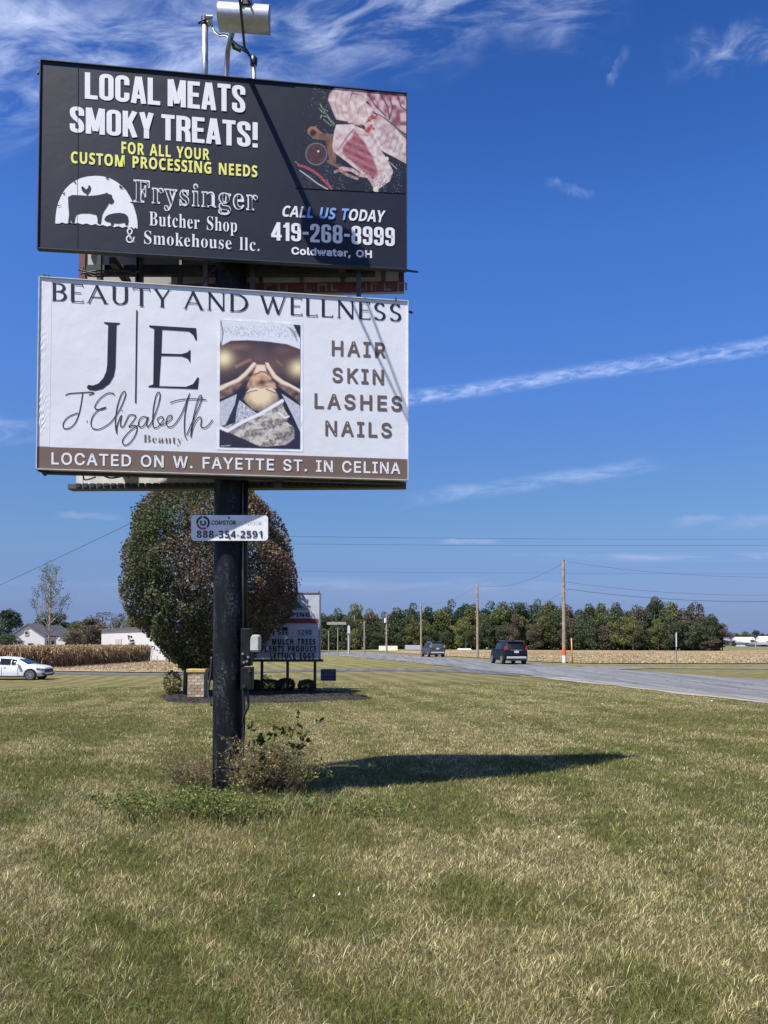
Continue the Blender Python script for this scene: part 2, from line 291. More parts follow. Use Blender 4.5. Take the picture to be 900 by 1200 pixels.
'9': (453, [[226,516,271,510,310,494,343,468,368,434,384,393,389,347,385,309,373,270,315,168,200,0,130,0,301,248,307,248,287,221,257,202,218,195,175,199,137,214,106,237,83,269,68,307,64,352,69,397,85,436,110,469,143,494,182,510],[226,460,199,457,174,446,154,429,138,407,129,381,125,352,129,322,138,295,154,274,174,257,199,247,226,243,254,247,279,257,299,273,314,295,324,321,327,350,324,381,314,407,299,429,279,446,254,457]]),
'A': (480, [[16,0,201,509,276,509,463,0,395,0,287,302,264,372,232,478,245,478,213,371,191,302,85,0],[110,142,110,199,370,199,370,142]]),
'C': (510, [[267,-7,235,-5,205,1,177,11,150,25,126,42,104,63,86,88,70,115,57,146,48,179,42,215,40,254,42,293,48,329,57,362,70,393,86,421,104,445,126,466,150,484,177,498,205,508,235,514,267,516,340,504,373,490,402,471,427,447,448,418,463,385,473,348,408,348,389,395,357,428,315,449,267,456,223,450,184,432,150,403,125,364,109,314,103,254,109,194,125,145,151,105,184,76,223,59,267,53,315,60,357,81,389,114,408,160,473,160,463,124,448,91,428,62,402,38,373,19,341,5,305,-4]]),
'D': (503, [[219,0,96,0,96,57,215,57,272,63,318,81,354,110,379,149,394,198,399,255,394,312,379,361,354,399,320,428,275,446,221,452,93,452,93,509,225,509,261,507,294,501,325,492,353,478,399,441,433,391,446,361,455,329,460,293,462,255,460,217,455,181,446,149,433,119,417,92,398,68,376,48,351,31,322,17,291,8,256,2],[125,509,125,0,60,0,60,509]]),
'E': (419, [[60,0,60,509,372,509,372,452,125,452,125,286,355,286,355,229,125,229,125,57,375,57,375,0]]),
'F': (410, [[60,0,60,509,369,509,369,452,125,452,125,278,346,278,346,221,125,221,125,0]]),
'H': (517, [[60,0,60,509,125,509,125,289,392,289,392,509,457,509,457,0,392,0,392,232,125,232,125,0]]),
'I': (301, [[31,0,31,57,118,57,118,452,31,452,31,509,269,509,269,452,183,452,183,57,269,57,269,0]]),
'K': (467, [[104,145,104,216,139,261,174,303,212,344,364,509,448,509,231,276,228,276],[60,0,60,509,125,509,125,334,124,225,125,193,125,0],[372,0,188,259,228,309,449,0]]),
'L': (393, [[60,0,60,509,125,509,125,57,361,57,361,0]]),
'M': (629, [[60,0,60,509,152,509,277,187,287,159,299,123,311,84,322,49,307,49,318,83,330,121,342,158,352,187,476,509,568,509,568,0,504,0,504,291,504,327,505,369,506,413,507,457,513,457,498,409,482,363,467,322,456,291,342,0,286,0,170,291,159,321,145,361,129,408,112,457,119,457,120,416,121,372,122,328,122,291,122,0]]),
'N': (524, [[60,0,60,509,136,509,343,183,363,151,388,107,414,55,405,54,401,108,399,157,399,195,399,509,463,509,463,0,387,0,202,290,177,331,148,381,108,452,119,454,122,384,124,328,125,291,125,0]]),
'O': (534, [[267,-7,235,-5,205,1,177,11,150,25,126,42,105,63,86,88,70,115,57,146,48,179,42,215,40,254,42,293,48,329,57,362,70,393,86,421,105,445,126,466,150,484,177,498,205,508,235,514,267,516,299,514,329,508,357,498,384,484,408,466,429,445,448,421,464,393,477,362,486,329,491,293,493,254,491,215,486,179,477,146,464,115,448,88,429,63,408,42,384,25,357,11,329,1,299,-5],[267,53,310,59,349,76,383,105,408,144,425,194,430,254,425,314,408,365,383,404,349,433,310,450,267,456,223,450,184,433,151,404,125,364,109,314,103,254,109,194,125,144,151,105,184,76,223,59]]),
'R': (449, [[60,0,60,509,236,509,290,504,333,489,367,465,390,433,405,395,409,352,405,309,390,271,367,240,333,217,289,203,236,198,96,198,96,255,234,255,269,258,298,267,319,281,334,300,342,324,345,352,342,380,334,405,319,425,298,440,269,449,233,452,125,452,125,0],[353,0,230,229,303,229,428,0]]),
'S': (447, [[224,-9,172,-4,128,9,91,31,64,60,46,96,38,137,104,137,110,110,123,88,142,71,166,59,224,49,257,52,286,60,311,74,329,92,341,114,346,139,342,161,332,179,296,205,245,222,184,239,128,260,86,289,60,326,52,372,58,413,75,448,102,476,138,498,180,511,227,516,275,511,316,498,351,476,377,449,394,415,401,378,337,378,326,412,302,437,267,453,225,459,194,456,167,448,145,435,129,418,118,398,115,376,119,352,131,334,169,308,212,293,264,279,312,264,359,238,395,198,405,171,408,139,403,99,386,64,360,34,323,11,278,-4]]),
'T': (449, [[32,452,32,509,417,509,417,452,257,452,257,0,193,0,193,452]]),
'U': (518, [[259,-8,203,-2,154,15,114,43,85,80,66,124,60,173,60,509,124,509,124,178,128,144,141,113,160,87,187,68,220,56,259,52,298,56,331,68,357,87,377,113,389,144,393,178,393,509,457,509,457,173,451,124,433,80,403,43,363,15,315,-2]]),
'W': (687, [[155,0,16,509,82,509,163,196,175,145,187,94,197,40,189,40,200,94,211,145,224,196,306,509,380,509,462,196,474,145,486,94,497,40,488,40,499,94,510,145,523,196,603,509,670,509,530,0,455,0,368,323,351,391,336,475,350,475,335,395,318,323,230,0]]),
'Y': (472, [[203,0,203,208,16,509,91,509,192,344,222,292,250,230,224,230,251,293,280,344,381,509,455,509,268,208,268,0]]),
'a': (390, [[160,-9,126,-5,94,5,68,22,48,45,35,73,30,108,34,138,43,161,58,179,78,193,125,211,178,220,234,227,265,235,273,243,276,255,267,297,240,322,196,331,149,322,118,301,100,274,41,291,57,322,79,346,104,364,133,375,194,384,239,379,286,360,306,343,322,320,333,290,337,251,337,0,277,0,277,52,272,52,252,25,215,1],[170,45,202,49,228,59,248,74,263,93,272,115,276,138,276,190,259,182,231,176,200,171,175,168,134,159,103,139,95,124,92,105,102,72,130,52]]),
'd': (425, [[195,-8,151,-2,111,16,79,45,55,84,39,133,34,189,39,245,55,293,79,332,112,361,151,378,196,384,228,381,253,373,287,346,306,319,311,319,311,509,372,509,372,0,313,0,313,59,307,59,287,31,252,4,227,-5],[205,47,236,51,263,65,284,86,299,115,309,150,312,189,309,229,300,263,284,291,263,312,237,325,205,330,172,325,145,311,124,290,108,261,99,227,96,189,99,151,109,117,124,88,145,66,172,51]]),
'e': (404, [[212,-8,161,-2,117,16,82,46,56,85,40,132,34,187,39,242,55,290,81,329,115,359,157,378,205,384,266,374,294,361,319,341,341,315,357,282,368,242,371,194,371,169,75,169,75,221,338,221,310,202,307,237,298,269,283,294,263,314,237,326,205,330,173,326,146,313,125,294,109,270,99,241,96,211,96,178,100,139,110,106,128,80,151,61,179,50,212,46,254,53,285,73,306,105,365,91,353,63,335,39,311,19,283,4,249,-5]]),
'l': (189, [[139,-2,101,3,74,20,58,47,53,84,53,509,114,509,114,99,120,62,130,54,146,52,160,53,170,54,181,3,162,-1]]),
'o': (416, [[207,-8,159,-2,117,16,82,46,56,85,40,133,34,187,40,243,56,291,82,330,117,360,159,378,207,384,256,378,299,360,333,330,359,291,376,243,381,187,376,133,359,85,333,46,299,16,256,-2],[207,46,242,51,270,66,292,89,307,117,316,151,319,187,316,224,307,258,292,287,270,310,242,325,207,330,173,325,145,310,124,287,108,258,99,224,96,187,99,151,108,117,124,89,145,66,173,51]]),
'r': (259, [[53,0,53,379,112,379,112,321,115,321,130,347,152,367,181,380,213,385,229,384,243,384,243,322,230,324,207,326,182,323,159,315,140,301,126,284,117,262,114,237,114,0]]),
't': (228, [[204,379,204,327,6,327,6,379],[65,471,126,471,126,98,128,76,136,61,150,53,170,50,185,51,202,54,213,2,192,-3,168,-4,125,2,92,21,72,52,65,93]]),
'w': (567, [[138,0,23,379,87,379,133,214,154,137,175,41,165,41,186,135,206,214,252,379,316,379,362,214,382,136,402,41,391,41,413,135,434,214,480,379,545,379,429,0,368,0,319,172,305,225,291,280,277,338,291,338,277,280,263,225,248,172,199,0]]),
},
'N': {
'-': (216, [[27,154,27,206,189,206,189,154]]),
'0': (384, [[191,-7,151,-3,116,10,88,30,64,59,47,95,34,137,27,185,24,240,25,277,28,312,33,344,40,373,62,421,93,457,136,480,191,487,232,483,266,471,295,450,318,422,336,386,349,344,357,295,359,240,358,203,355,168,350,136,343,107,321,59,290,23,247,1],[191,75,223,85,244,116,250,139,255,168,258,201,259,240,258,278,255,312,250,340,244,363,223,395,191,405,159,395,139,363,133,340,128,312,126,278,125,240,126,201,128,168,133,140,139,117,159,86]]),
'1': (384, [[176,0,176,277,177,323,179,373,164,358,144,340,89,296,40,357,194,480,277,480,277,0]]),
'2': (384, [[27,0,27,71,147,192,206,254,238,300,248,345,244,370,232,388,213,398,189,402,162,398,136,389,81,353,26,418,70,451,123,476,197,486,241,482,278,469,308,449,330,423,344,392,349,357,345,319,333,284,287,220,215,148,153,90,153,85,362,85,362,0]]),
'3': (384, [[164,-7,126,-5,90,0,57,8,26,19,26,105,90,82,153,74,199,79,229,93,246,115,251,146,241,180,227,192,206,200,136,208,99,208,99,285,136,285,204,294,223,304,235,317,244,350,240,373,228,390,207,401,175,404,143,401,116,393,73,369,26,439,92,473,134,483,183,486,218,484,249,479,276,469,300,456,332,420,343,372,336,327,313,293,280,268,240,253,291,238,327,216,350,183,357,140,352,100,337,65,311,35,274,12,225,-2]]),
'4': (384, [[216,0,216,99,11,99,11,170,222,480,315,480,315,178,373,178,373,99,315,99,315,0],[101,178,216,178,216,259,217,297,219,338,220,363,205,337,189,311]]),
'5': (384, [[162,-7,91,0,33,19,33,107,93,85,158,76,198,81,227,94,245,118,251,152,245,184,227,206,197,220,155,224,116,221,83,214,42,235,60,480,320,480,320,394,149,394,140,300,165,304,201,306,243,302,279,289,310,269,333,240,348,204,353,161,350,124,341,91,326,62,305,38,278,18,245,4,206,-4]]),
'6': (384, [[199,-7,152,-1,110,16,75,44,47,85,37,110,29,138,25,169,24,203,30,285,51,362,69,396,93,425,124,450,162,469,209,481,264,485,297,484,328,480,328,399,301,404,271,406,218,401,178,387,151,364,132,334,122,298,117,256,121,256,137,278,160,296,188,308,225,312,282,302,325,272,353,224,362,160,359,123,351,90,337,62,318,38,294,18,266,4,234,-4],[197,75,224,80,245,95,259,121,264,158,260,190,248,214,228,229,199,234,160,224,134,199,124,167,132,124,157,89,175,78]]),
'7': (384, [[75,0,255,394,18,394,18,480,362,480,362,416,181,0]]),
'8': (384, [[192,-7,154,-5,121,2,92,13,67,28,35,68,24,122,30,166,50,201,80,229,116,251,86,273,61,299,44,331,38,371,44,406,60,435,85,457,117,473,153,482,192,486,232,482,268,473,300,457,324,435,340,406,345,370,339,331,321,299,293,274,259,253,308,222,346,180,356,154,360,124,355,87,339,55,313,29,280,9,239,-3],[192,296,232,321,245,339,250,363,246,383,233,399,215,408,191,412,169,408,150,399,138,383,134,363,138,340,151,322],[191,68,224,72,247,84,261,103,266,127,255,159,229,184,196,204,187,209,137,175,122,153,118,128,122,104,136,85,159,72]]),
'9': (384, [[120,-7,87,-6,55,-2,55,79,83,75,113,73,166,77,205,92,233,114,251,144,262,181,267,222,263,222,225,183,197,171,156,167,101,176,58,206,31,254,21,318,24,355,32,388,46,416,65,441,89,460,117,474,149,482,185,485,231,479,273,462,309,434,336,393,347,368,354,340,359,309,360,275,354,193,333,117,315,83,290,53,260,28,221,9,175,-3],[185,244,224,255,250,280,259,311,251,355,227,390,209,400,187,404,160,399,138,383,124,357,120,320,124,288,136,265,156,249]]),
'A': (463, [[0,0,169,482,293,482,463,0,354,0,319,114,144,114,109,0],[170,199,295,199,259,311,251,340,240,375,232,407,223,374,212,336,204,311]]),
'C': (428, [[255,-7,219,-5,187,1,158,10,133,24,91,61,62,110,52,139,45,170,40,203,39,239,41,274,46,307,54,338,65,367,97,417,141,455,168,468,197,478,229,484,264,486,335,477,404,453,371,370,317,392,264,402,212,391,175,358,161,334,151,306,146,274,144,238,146,202,151,171,160,143,172,120,209,88,264,78,323,85,386,103,386,18,324,-1]]),
'D': (497, [[60,0,60,480,211,480,247,478,281,473,313,464,342,453,391,419,427,374,441,346,450,315,456,282,458,244,454,187,441,138,419,96,389,61,351,35,306,15,255,4,196,0],[162,84,206,84,270,94,316,123,343,173,353,242,350,279,344,311,333,338,318,359,275,387,216,396,162,396]]),
'E': (376, [[60,0,60,480,336,480,336,396,162,396,162,291,324,291,324,208,162,208,162,84,336,84,336,0]]),
'F': (369, [[60,0,60,480,335,480,335,396,161,396,161,273,323,273,323,189,161,189,161,0]]),
'G': (486, [[262,-7,211,-3,167,9,129,29,97,56,71,92,53,134,43,184,39,240,41,277,46,311,55,342,68,371,84,397,104,420,127,439,153,456,183,469,215,479,251,484,289,486,365,478,432,457,398,375,348,394,289,402,247,397,212,381,183,357,162,325,148,285,144,238,147,194,156,155,173,123,197,98,229,83,269,78,305,80,333,85,333,185,242,185,242,269,433,269,433,21,354,1]]),
'H': (514, [[60,0,60,480,162,480,162,291,352,291,352,480,453,480,453,0,352,0,352,207,162,207,162,0]]),
'I': (261, [[21,0,21,58,80,85,80,395,21,422,21,480,240,480,240,422,181,395,181,85,240,58,240,0]]),
'L': (379, [[60,0,60,480,162,480,162,84,357,84,357,0]]),
'M': (633, [[60,0,60,480,199,480,312,113,435,480,573,480,573,0,478,0,478,227,479,279,481,335,483,375,480,375,357,0,263,0,148,376,145,376,148,336,150,278,151,223,151,0]]),
'N': (546, [[60,0,60,480,189,480,397,120,396,187,394,253,394,480,486,480,486,0,357,0,148,363,145,363,149,294,151,226,151,0]]),
'O': (534, [[267,-7,230,-5,196,1,166,11,139,24,95,61,63,111,53,140,45,171,40,205,39,241,40,277,45,311,53,342,63,371,95,420,139,456,166,470,196,479,230,485,268,487,305,485,339,479,369,470,396,456,440,420,471,370,482,341,490,310,494,277,496,240,494,204,490,171,482,139,471,110,440,61,396,24,369,11,339,1,305,-5],[267,79,323,89,361,122,373,146,382,173,387,205,389,240,387,276,382,308,373,336,361,359,323,392,268,402,212,392,175,359,162,336,153,308,148,276,146,240,148,205,153,173,162,146,175,122,212,89]]),
'P': (422, [[60,0,60,480,214,480,257,477,294,470,324,457,349,440,381,392,392,330,387,289,374,252,351,219,316,193,268,176,206,171,162,171,162,0],[162,254,195,254,234,258,264,271,282,293,289,326,269,379,208,396,162,396]]),
'R': (443, [[60,0,60,480,200,480,246,477,285,471,318,459,345,444,380,399,392,336,388,305,379,278,346,237,302,209,443,0,330,0,216,184,162,184,162,0],[162,267,195,267,238,271,267,283,283,304,289,333,283,362,266,382,236,393,193,396,162,396]]),
'S': (370, [[167,-7,130,-5,95,1,62,10,31,22,31,117,102,90,138,80,175,77,207,81,228,92,240,108,244,128,237,153,217,172,150,207,114,225,77,253,48,293,39,319,36,350,47,407,80,450,104,466,131,477,163,484,199,486,270,478,341,453,308,373,249,394,195,402,170,398,151,388,140,373,136,353,141,330,158,313,226,277,289,241,312,220,329,196,340,168,343,133,332,76,297,31,272,15,242,3,206,-4]]),
'T': (389, [[144,0,144,395,13,395,13,480,375,480,375,395,245,395,245,0]]),
'U': (508, [[252,-7,207,-4,168,5,134,21,107,42,85,68,70,98,60,133,57,171,57,480,158,480,158,186,165,136,183,103,213,85,255,79,297,85,327,105,344,138,349,187,349,480,451,480,451,169,445,122,429,80,401,44,363,16,313,-1]]),
'Y': (419, [[159,0,159,183,0,480,110,480,210,282,310,480,419,480,260,187,260,0]]),
},
}
# ------------------------------------------------------------------ ground
def ground_mat():
    m = bpy.data.materials.new('lawn'); m.use_nodes = True; k = NT(m.node_tree); k.nt.nodes.clear()
    pos = k.n('ShaderNodeNewGeometry').outputs['Position']
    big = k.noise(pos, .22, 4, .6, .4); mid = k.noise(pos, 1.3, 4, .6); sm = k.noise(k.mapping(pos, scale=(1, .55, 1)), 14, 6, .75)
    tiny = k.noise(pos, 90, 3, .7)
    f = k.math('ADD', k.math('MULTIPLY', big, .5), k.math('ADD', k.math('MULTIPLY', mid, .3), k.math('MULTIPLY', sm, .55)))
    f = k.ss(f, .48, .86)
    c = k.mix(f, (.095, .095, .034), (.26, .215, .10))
    # mower lanes, parallel to the road
    sep = k.n('ShaderNodeSeparateXYZ', {0: k.mapping(pos, rot=(0, 0, math.atan(-.2)))})
    lane = k.math('SINE', k.math('ADD', k.math('MULTIPLY', sep.outputs[0], 5.2), k.math('MULTIPLY', k.noise(pos, .3, 3), 5.0)))
    lane2 = k.ss(k.math('ADD', lane, k.math('MULTIPLY', k.math('SUBTRACT', mid, .5), 7.0)), -1.2, 1.3)
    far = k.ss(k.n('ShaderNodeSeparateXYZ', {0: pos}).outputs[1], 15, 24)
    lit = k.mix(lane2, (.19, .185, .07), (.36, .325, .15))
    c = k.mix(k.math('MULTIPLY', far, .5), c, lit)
    # grass seed heads, and shade between the blades painted as dark gaps
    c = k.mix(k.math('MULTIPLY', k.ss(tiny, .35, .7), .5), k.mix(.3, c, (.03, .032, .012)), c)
    h = k.math('ADD', k.math('MULTIPLY', sm, 1.0), k.math('MULTIPLY', tiny, .5))
    bn = k.n('ShaderNodeBump', {'Height': h, 'Strength': .9, 'Distance': .08}).outputs[0]
    b = k.n('ShaderNodeBsdfPrincipled', {'Base Color': c, 'Roughness': .95, 'Specular IOR Level': .1, 'Normal': bn})
    k.n('ShaderNodeOutputMaterial', {'Surface': b.outputs[0]}); return m
def axis(a, b, step, ext):
    m = list(np.arange(a, b + .01, step)); s = step
    lo, hi = m[0], m[-1]; L = []; H = []
    while hi < ext: s *= 1.25; hi += s; H.append(hi)
    s = step
    while lo > -ext: s *= 1.25; lo -= s; L.append(lo)
    return np.array(L[::-1] + m + H)
gx = axis(-26, 14, .4, 3500); gy = axis(-4, 56, .4, 3500); gy = gy[gy > -300]
X, Y = np.meshgrid(gx, gy, indexing='ij'); V = np.c_[X.ravel(), Y.ravel(), G(X, Y).ravel()]
ny = len(gy); i, j = np.meshgrid(np.arange(len(gx) - 1), np.arange(ny - 1), indexing='ij'); q = (i * ny + j).ravel()
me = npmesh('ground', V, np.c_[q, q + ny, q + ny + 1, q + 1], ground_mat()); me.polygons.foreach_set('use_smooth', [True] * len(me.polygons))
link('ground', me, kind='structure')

def sheet(name, rows, m, dz, kind='structure'):
    """rows: list of point lists (same length), a strip of land surface that follows the ground"""
    n = len(rows[0]); V = []; F = []
    for r in rows:
        for p in r: V.append((p[0], p[1], Gz(p[0], p[1]) + dz))
    for a in range(len(rows) - 1):
        for b in range(n - 1): k = a * n + b; F.append((k, k + 1, k + n + 1, k + n))
    mb = MB(); mb.v = V; mb.f = F; return obj(name, mb, m, kind=kind)
def resample(pts, step):
    out = []
    for a, b in zip(pts[:-1], pts[1:]):
        a, b = Vector(a), Vector(b); n = max(1, int((b - a).length / step))
        out += [a.lerp(b, t / n) for t in range(n)]
    return out + [Vector(pts[-1])]
def strip(name, pts, offs, m, dz, step=2.0, n=4):
    pts = resample([Vector((*p, 0)) for p in pts], step); rows = []
    for i, p in enumerate(pts):
        d = (pts[min(i + 1, len(pts) - 1)] - pts[max(i - 1, 0)]).normalized(); nn = Vector((d.y, -d.x, 0))
        o0, o1 = offs(i / (len(pts) - 1)) if callable(offs) else offs
        rows.append([p + nn * (o0 + (o1 - o0) * t / n) for t in range(n + 1)])
    return sheet(name, rows, m, dz)
def road_mat(name, c, seed=0.0, crack=.5):
    m = bpy.data.materials.new(name); m.use_nodes = True; k = NT(m.node_tree); k.nt.nodes.clear()
    pos = k.n('ShaderNodeNewGeometry').outputs['Position']
    al = k.mapping(pos, rot=(0, 0, math.atan(-.2)), scale=(1.6, .06, 1), loc=(seed, 0, 0))
    s = k.noise(al, 1.4, 5, .65); g = k.noise(pos, 45, 3, .7); p = k.noise(pos, .5, 4, .6)
    cc = k.mix(k.ss(s, .3, .7), tuple(x * .58 for x in c), tuple(x * 1.3 for x in c))
    cc = k.mix(k.math('MULTIPLY', k.ss(g, .3, .7), .4), cc, tuple(x * .55 for x in c))
    tar = k.ss(k.math('ABSOLUTE', k.math('SUBTRACT', k.noise(k.mapping(pos, scale=(.5, .25, 1)), 1.3, 6, .6, 1.0), .5)), .012, .004)
    cc = k.mix(k.math('MULTIPLY', tar, crack), cc, (.035, .036, .04))
    b = k.n('ShaderNodeBsdfPrincipled', {'Base Color': cc, 'Roughness': .85, 'Specular IOR Level': .3})
    k.n('ShaderNodeOutputMaterial', {'Surface': b.outputs[0]}); return m
asph = road_mat('worn_asphalt', (.175, .178, .185), crack=.7); asph2 = road_mat('dark_asphalt', (.11, .112, .12), 4.0)
shoulder = road_mat('pale_shoulder', (.22, .216, .208), 9.0, .2); gravel = mat('gravel', (.27, .25, .21), .9, var=.45, vs=30)
ME = lambda d: 10.6 - .2 * (d - 21.4)     # near edge of the highway
roadline = [(ME(-80) + 4.4, -80), (ME(100) + 4.4, 100), (ME(420) + 4.4, 420), (ME(420) + 2, 900)]
strip('highway', roadline, (-4.3, 4.1), asph, .028, 3, 6)
strip('road_shoulder', [(ME(-80) + 4.4, -80), (ME(37) + 4.4, 37)], (-4.3, -3.55), shoulder, .034, 2, 2)
strip('gravel_verge', [(ME(-80) + 4.4, -80), (ME(38.5) + 4.4, 38.5)], lambda t: (-4.75 + .12 * math.sin(t * 90) + .1 * math.sin(t * 231), -4.2), gravel, .024, .5, 2)
side = [(7.8, 44.8), (3, 45.6), (-2, 47.6), (-6, 49.8), (-15, 54), (-24, 58), (-45, 67), (-90, 84)]
strip('side_road', side, lambda t: (-1.75 - 5.5 * max(0, 1 - t / .05) ** 2, 1.75 + 5 * max(0, 1 - t / .05) ** 2), asph2, .021, 1, 6)
east = [(13.2, 50.5), (16, 50.3), (22, 49.2), (40, 46), (120, 36)]
strip('branch_road', east, lambda t: (-1.3 - 2 * max(0, 1 - t / .03), 1.5 + 3 * max(0, 1 - t / .03)), asph, .032, 1, 4)

def field_mat(name, c0, c1, sc_=1.0, rot=0.0):
    m = bpy.data.materials.new(name); m.use_nodes = True; k = NT(m.node_tree); k.nt.nodes.clear()
    pos = k.n('ShaderNodeNewGeometry').outputs['Position']
    a = k.noise(k.mapping(pos, rot=(0, 0, rot), scale=(.7, .25, 1)), 3.2 * sc_, 6, .75); b_ = k.noise(pos, .06, 3, .5)
    c = k.mix(k.ss(k.math('ADD', k.math('MULTIPLY', a, .8), k.math('MULTIPLY', b_, .3)), .4, .75), c0, c1)
    b = k.n('ShaderNodeBsdfPrincipled', {'Base Color': c, 'Roughness': .95, 'Specular IOR Level': .05,
        'Normal': k.n('ShaderNodeBump', {'Height': a, 'Strength': .6, 'Distance': .15}).outputs[0]})
    k.n('ShaderNodeOutputMaterial', {'Surface': b.outputs[0]}); return m
stub = field_mat('stubble_soil', (.12, .085, .045), (.46, .36, .215))
FE = lambda d: 16.9 - .2 * (d - 34)       # far edge of the highway
rows = []
for t in np.linspace(0, 1, 30):
    d0, d1 = 60, 156
    rows.append([((FE(d0 + (d1 - d0) * t) + 2.6 + (2 if t == 0 else 0)) * (1 - s) + 420 * s, (d0 + (d1 - d0) * t) * (1 - s) + (40 + 120 * t) * s) for s in (0, .03, .1, .3, 1)])
sheet('harvested_field', rows, stub, .06)
rows = []
for t in np.linspace(0, 1, 40):
    a = Vector((-100, 92)).lerp(Vector((-60, 150)), t); bb = Vector((-9.2, 54.2)).lerp(Vector((-26, 150)), t)
    rows.append([tuple(a.lerp(bb, s)) for s in np.linspace(0, 1, 60)])
sheet('corn_stubble', rows, stub, .06)
far_m = field_mat('far_pasture', (.10, .105, .05), (.21, .19, .10), .2)
sheet('far_pasture', [[(x, y) for x in (-700, -300, -100, 100, 420, 1200)] for y in (170, 300, 600, 1400)], far_m, .05)

# ------------------------------------------------------------------ grass blades, sampled over the near lawn
rng = np.random.default_rng(5)
def blades(name, x, y, h, wd, tint, m, lean=.45, drop=0.0):
    n = len(x); th = rng.uniform(0, 2 * np.pi, n); ln = rng.uniform(.1, 1, n) * lean * h * 1.6
    z = G(x, y) - drop; c, s = np.cos(th), np.sin(th); a = rng.uniform(0, 2 * np.pi, n) * .35 + th + np.pi / 2
    wx, wy = np.cos(a) * wd / 2, np.sin(a) * wd / 2
    b = np.stack([x, y, z], 1); W_ = np.stack([wx, wy, wx * 0], 1)
    mid = b + np.stack([c * ln * .35, s * ln * .35, h * .55], 1); tip = b + np.stack([c * ln, s * ln, h], 1)
    V = np.stack([b - W_, b + W_, mid + W_ * .8, mid - W_ * .8, tip], 1).reshape(-1, 3); k = np.arange(n) * 5
    F = np.concatenate([np.c_[k, k + 1, k + 2], np.c_[k, k + 2, k + 3], np.c_[k + 3, k + 2, k + 4]])
    return npmesh(name, V, F, m, np.repeat(tint, 5, 0))
GREEN = np.array([[.165, .195, .048], [.21, .23, .062], [.115, .145, .036], [.27, .27, .085]])
STRAW = np.array([[.62, .54, .27], [.50, .44, .20], [.76, .70, .42], [.34, .27, .12]])
def dryness(x, y):
    f = .34 * vnoise(x, y, 2.3, 1) + .28 * vnoise(x, y, .8, 2) + .24 * vnoise(x, y, .28, 3) + .24 * vnoise(x, y, .11, 4) - .05
    f = f - .5
    # worn tan swathes and greener patches seen on this lawn
    def blob(u, v, sx, sy, a):
        p = GP(u, v); return a * np.exp(-((x - p.x) / sx) ** 2 - ((y - p.y) / sy) ** 2)
    f = f + blob(600, 1010, .7, .5, .16) + blob(80, 1130, .5, .5, .14) + blob(720, 862, 3.4, 1.0, .24) + blob(560, 838, 3, 1, .2) + blob(860, 905, 1.6, .5, .16) + blob(560, 1120, .7, .3, .10) + blob(400, 1010, .9, .4, .1)
    f = f - blob(480, 950, .75, .6, .24) - blob(230, 960, .5, .5, .24) - blob(370, 960, .5, .5, .14) - blob(110, 850, 2.4, 1.6, .22) - blob(760, 1000, .8, .5, .08) - blob(560, 975, .8, .25, .08) - blob(880, 1180, .5, .3, .12) - blob(870, 845, 2.6, 2.2, .26) - blob(620, 960, 1.0, .35, .14) - blob(800, 1060, .5, .3, .1)
    return f
def lanes(x, y):
    """mower and tyre lanes running towards the road end, and one pair crossing the near corner"""
    s_ = (x + .2 * y) * 4.4 + 3 * vnoise(x, y, 2.5, 61); a = GP(10, 960); b = GP(250, 1190); d = np.array([b.x - a.x, b.y - a.y]); d /= np.hypot(*d)
    q_ = (x - a.x) * -d[1] + (y - a.y) * d[0]; w2 = sum(np.exp(-((q_ - o + .06 * (vnoise(x, y, .5, 62) - .5)) / .085) ** 2) for o in (0, .52, -.55))
    return -.2 * w2 * (x < 1) + .10 * np.sin(s_)
def blade_tint(dr, n, AT):
    p = np.clip(.46 + dr * 2.3, .05, .93); dry = rng.random(n) < p
    t = np.where(dry[:, None], STRAW[rng.integers(0, 4, n)], GREEN[rng.integers(0, 4, n)])
    return t * (rng.uniform(.40, 1.32, (n, 1)) * (.78 + .5 * vnoise(*AT, .13, 81))[:, None])
N = 640000
u = rng.random(N); d0, d1 = 2.9, 32.0
yy = (d0 ** .5 + u * (d1 ** .5 - d0 ** .5)) ** 2
xx = rng.uniform(-.545, .545, N) * yy + rng.uniform(-.6, .6, N)
keep = xx < ME(yy) - .35
xx, yy = xx[keep], yy[keep]; n = len(xx)
dr = dryness(xx, yy) + lanes(xx, yy); tuft = vnoise(xx, yy, .16, 9); lush = np.clip(.5 - dr * 2, 0, 1)
hh = (.009 + .029 * rng.random(n) ** 1.4 + .022 * tuft ** 2 + .022 * lush * vnoise(xx, yy, .6, 7)) * np.where(yy > 14, .8, 1)
hh *= np.where(rng.random(n) < .02, 1.6, 1.0)
grass_m = mat_attr('grass_blades', .7, .35, .15)
me = blades('lawn_grass', xx, yy, hh, .0026 * (yy / 3.3) ** .62 * rng.uniform(.7, 1.3, n), blade_tint(dr, n, (xx, yy)), grass_m, lean=np.where(rng.random(n) < .4, 1.25, .6))
pass
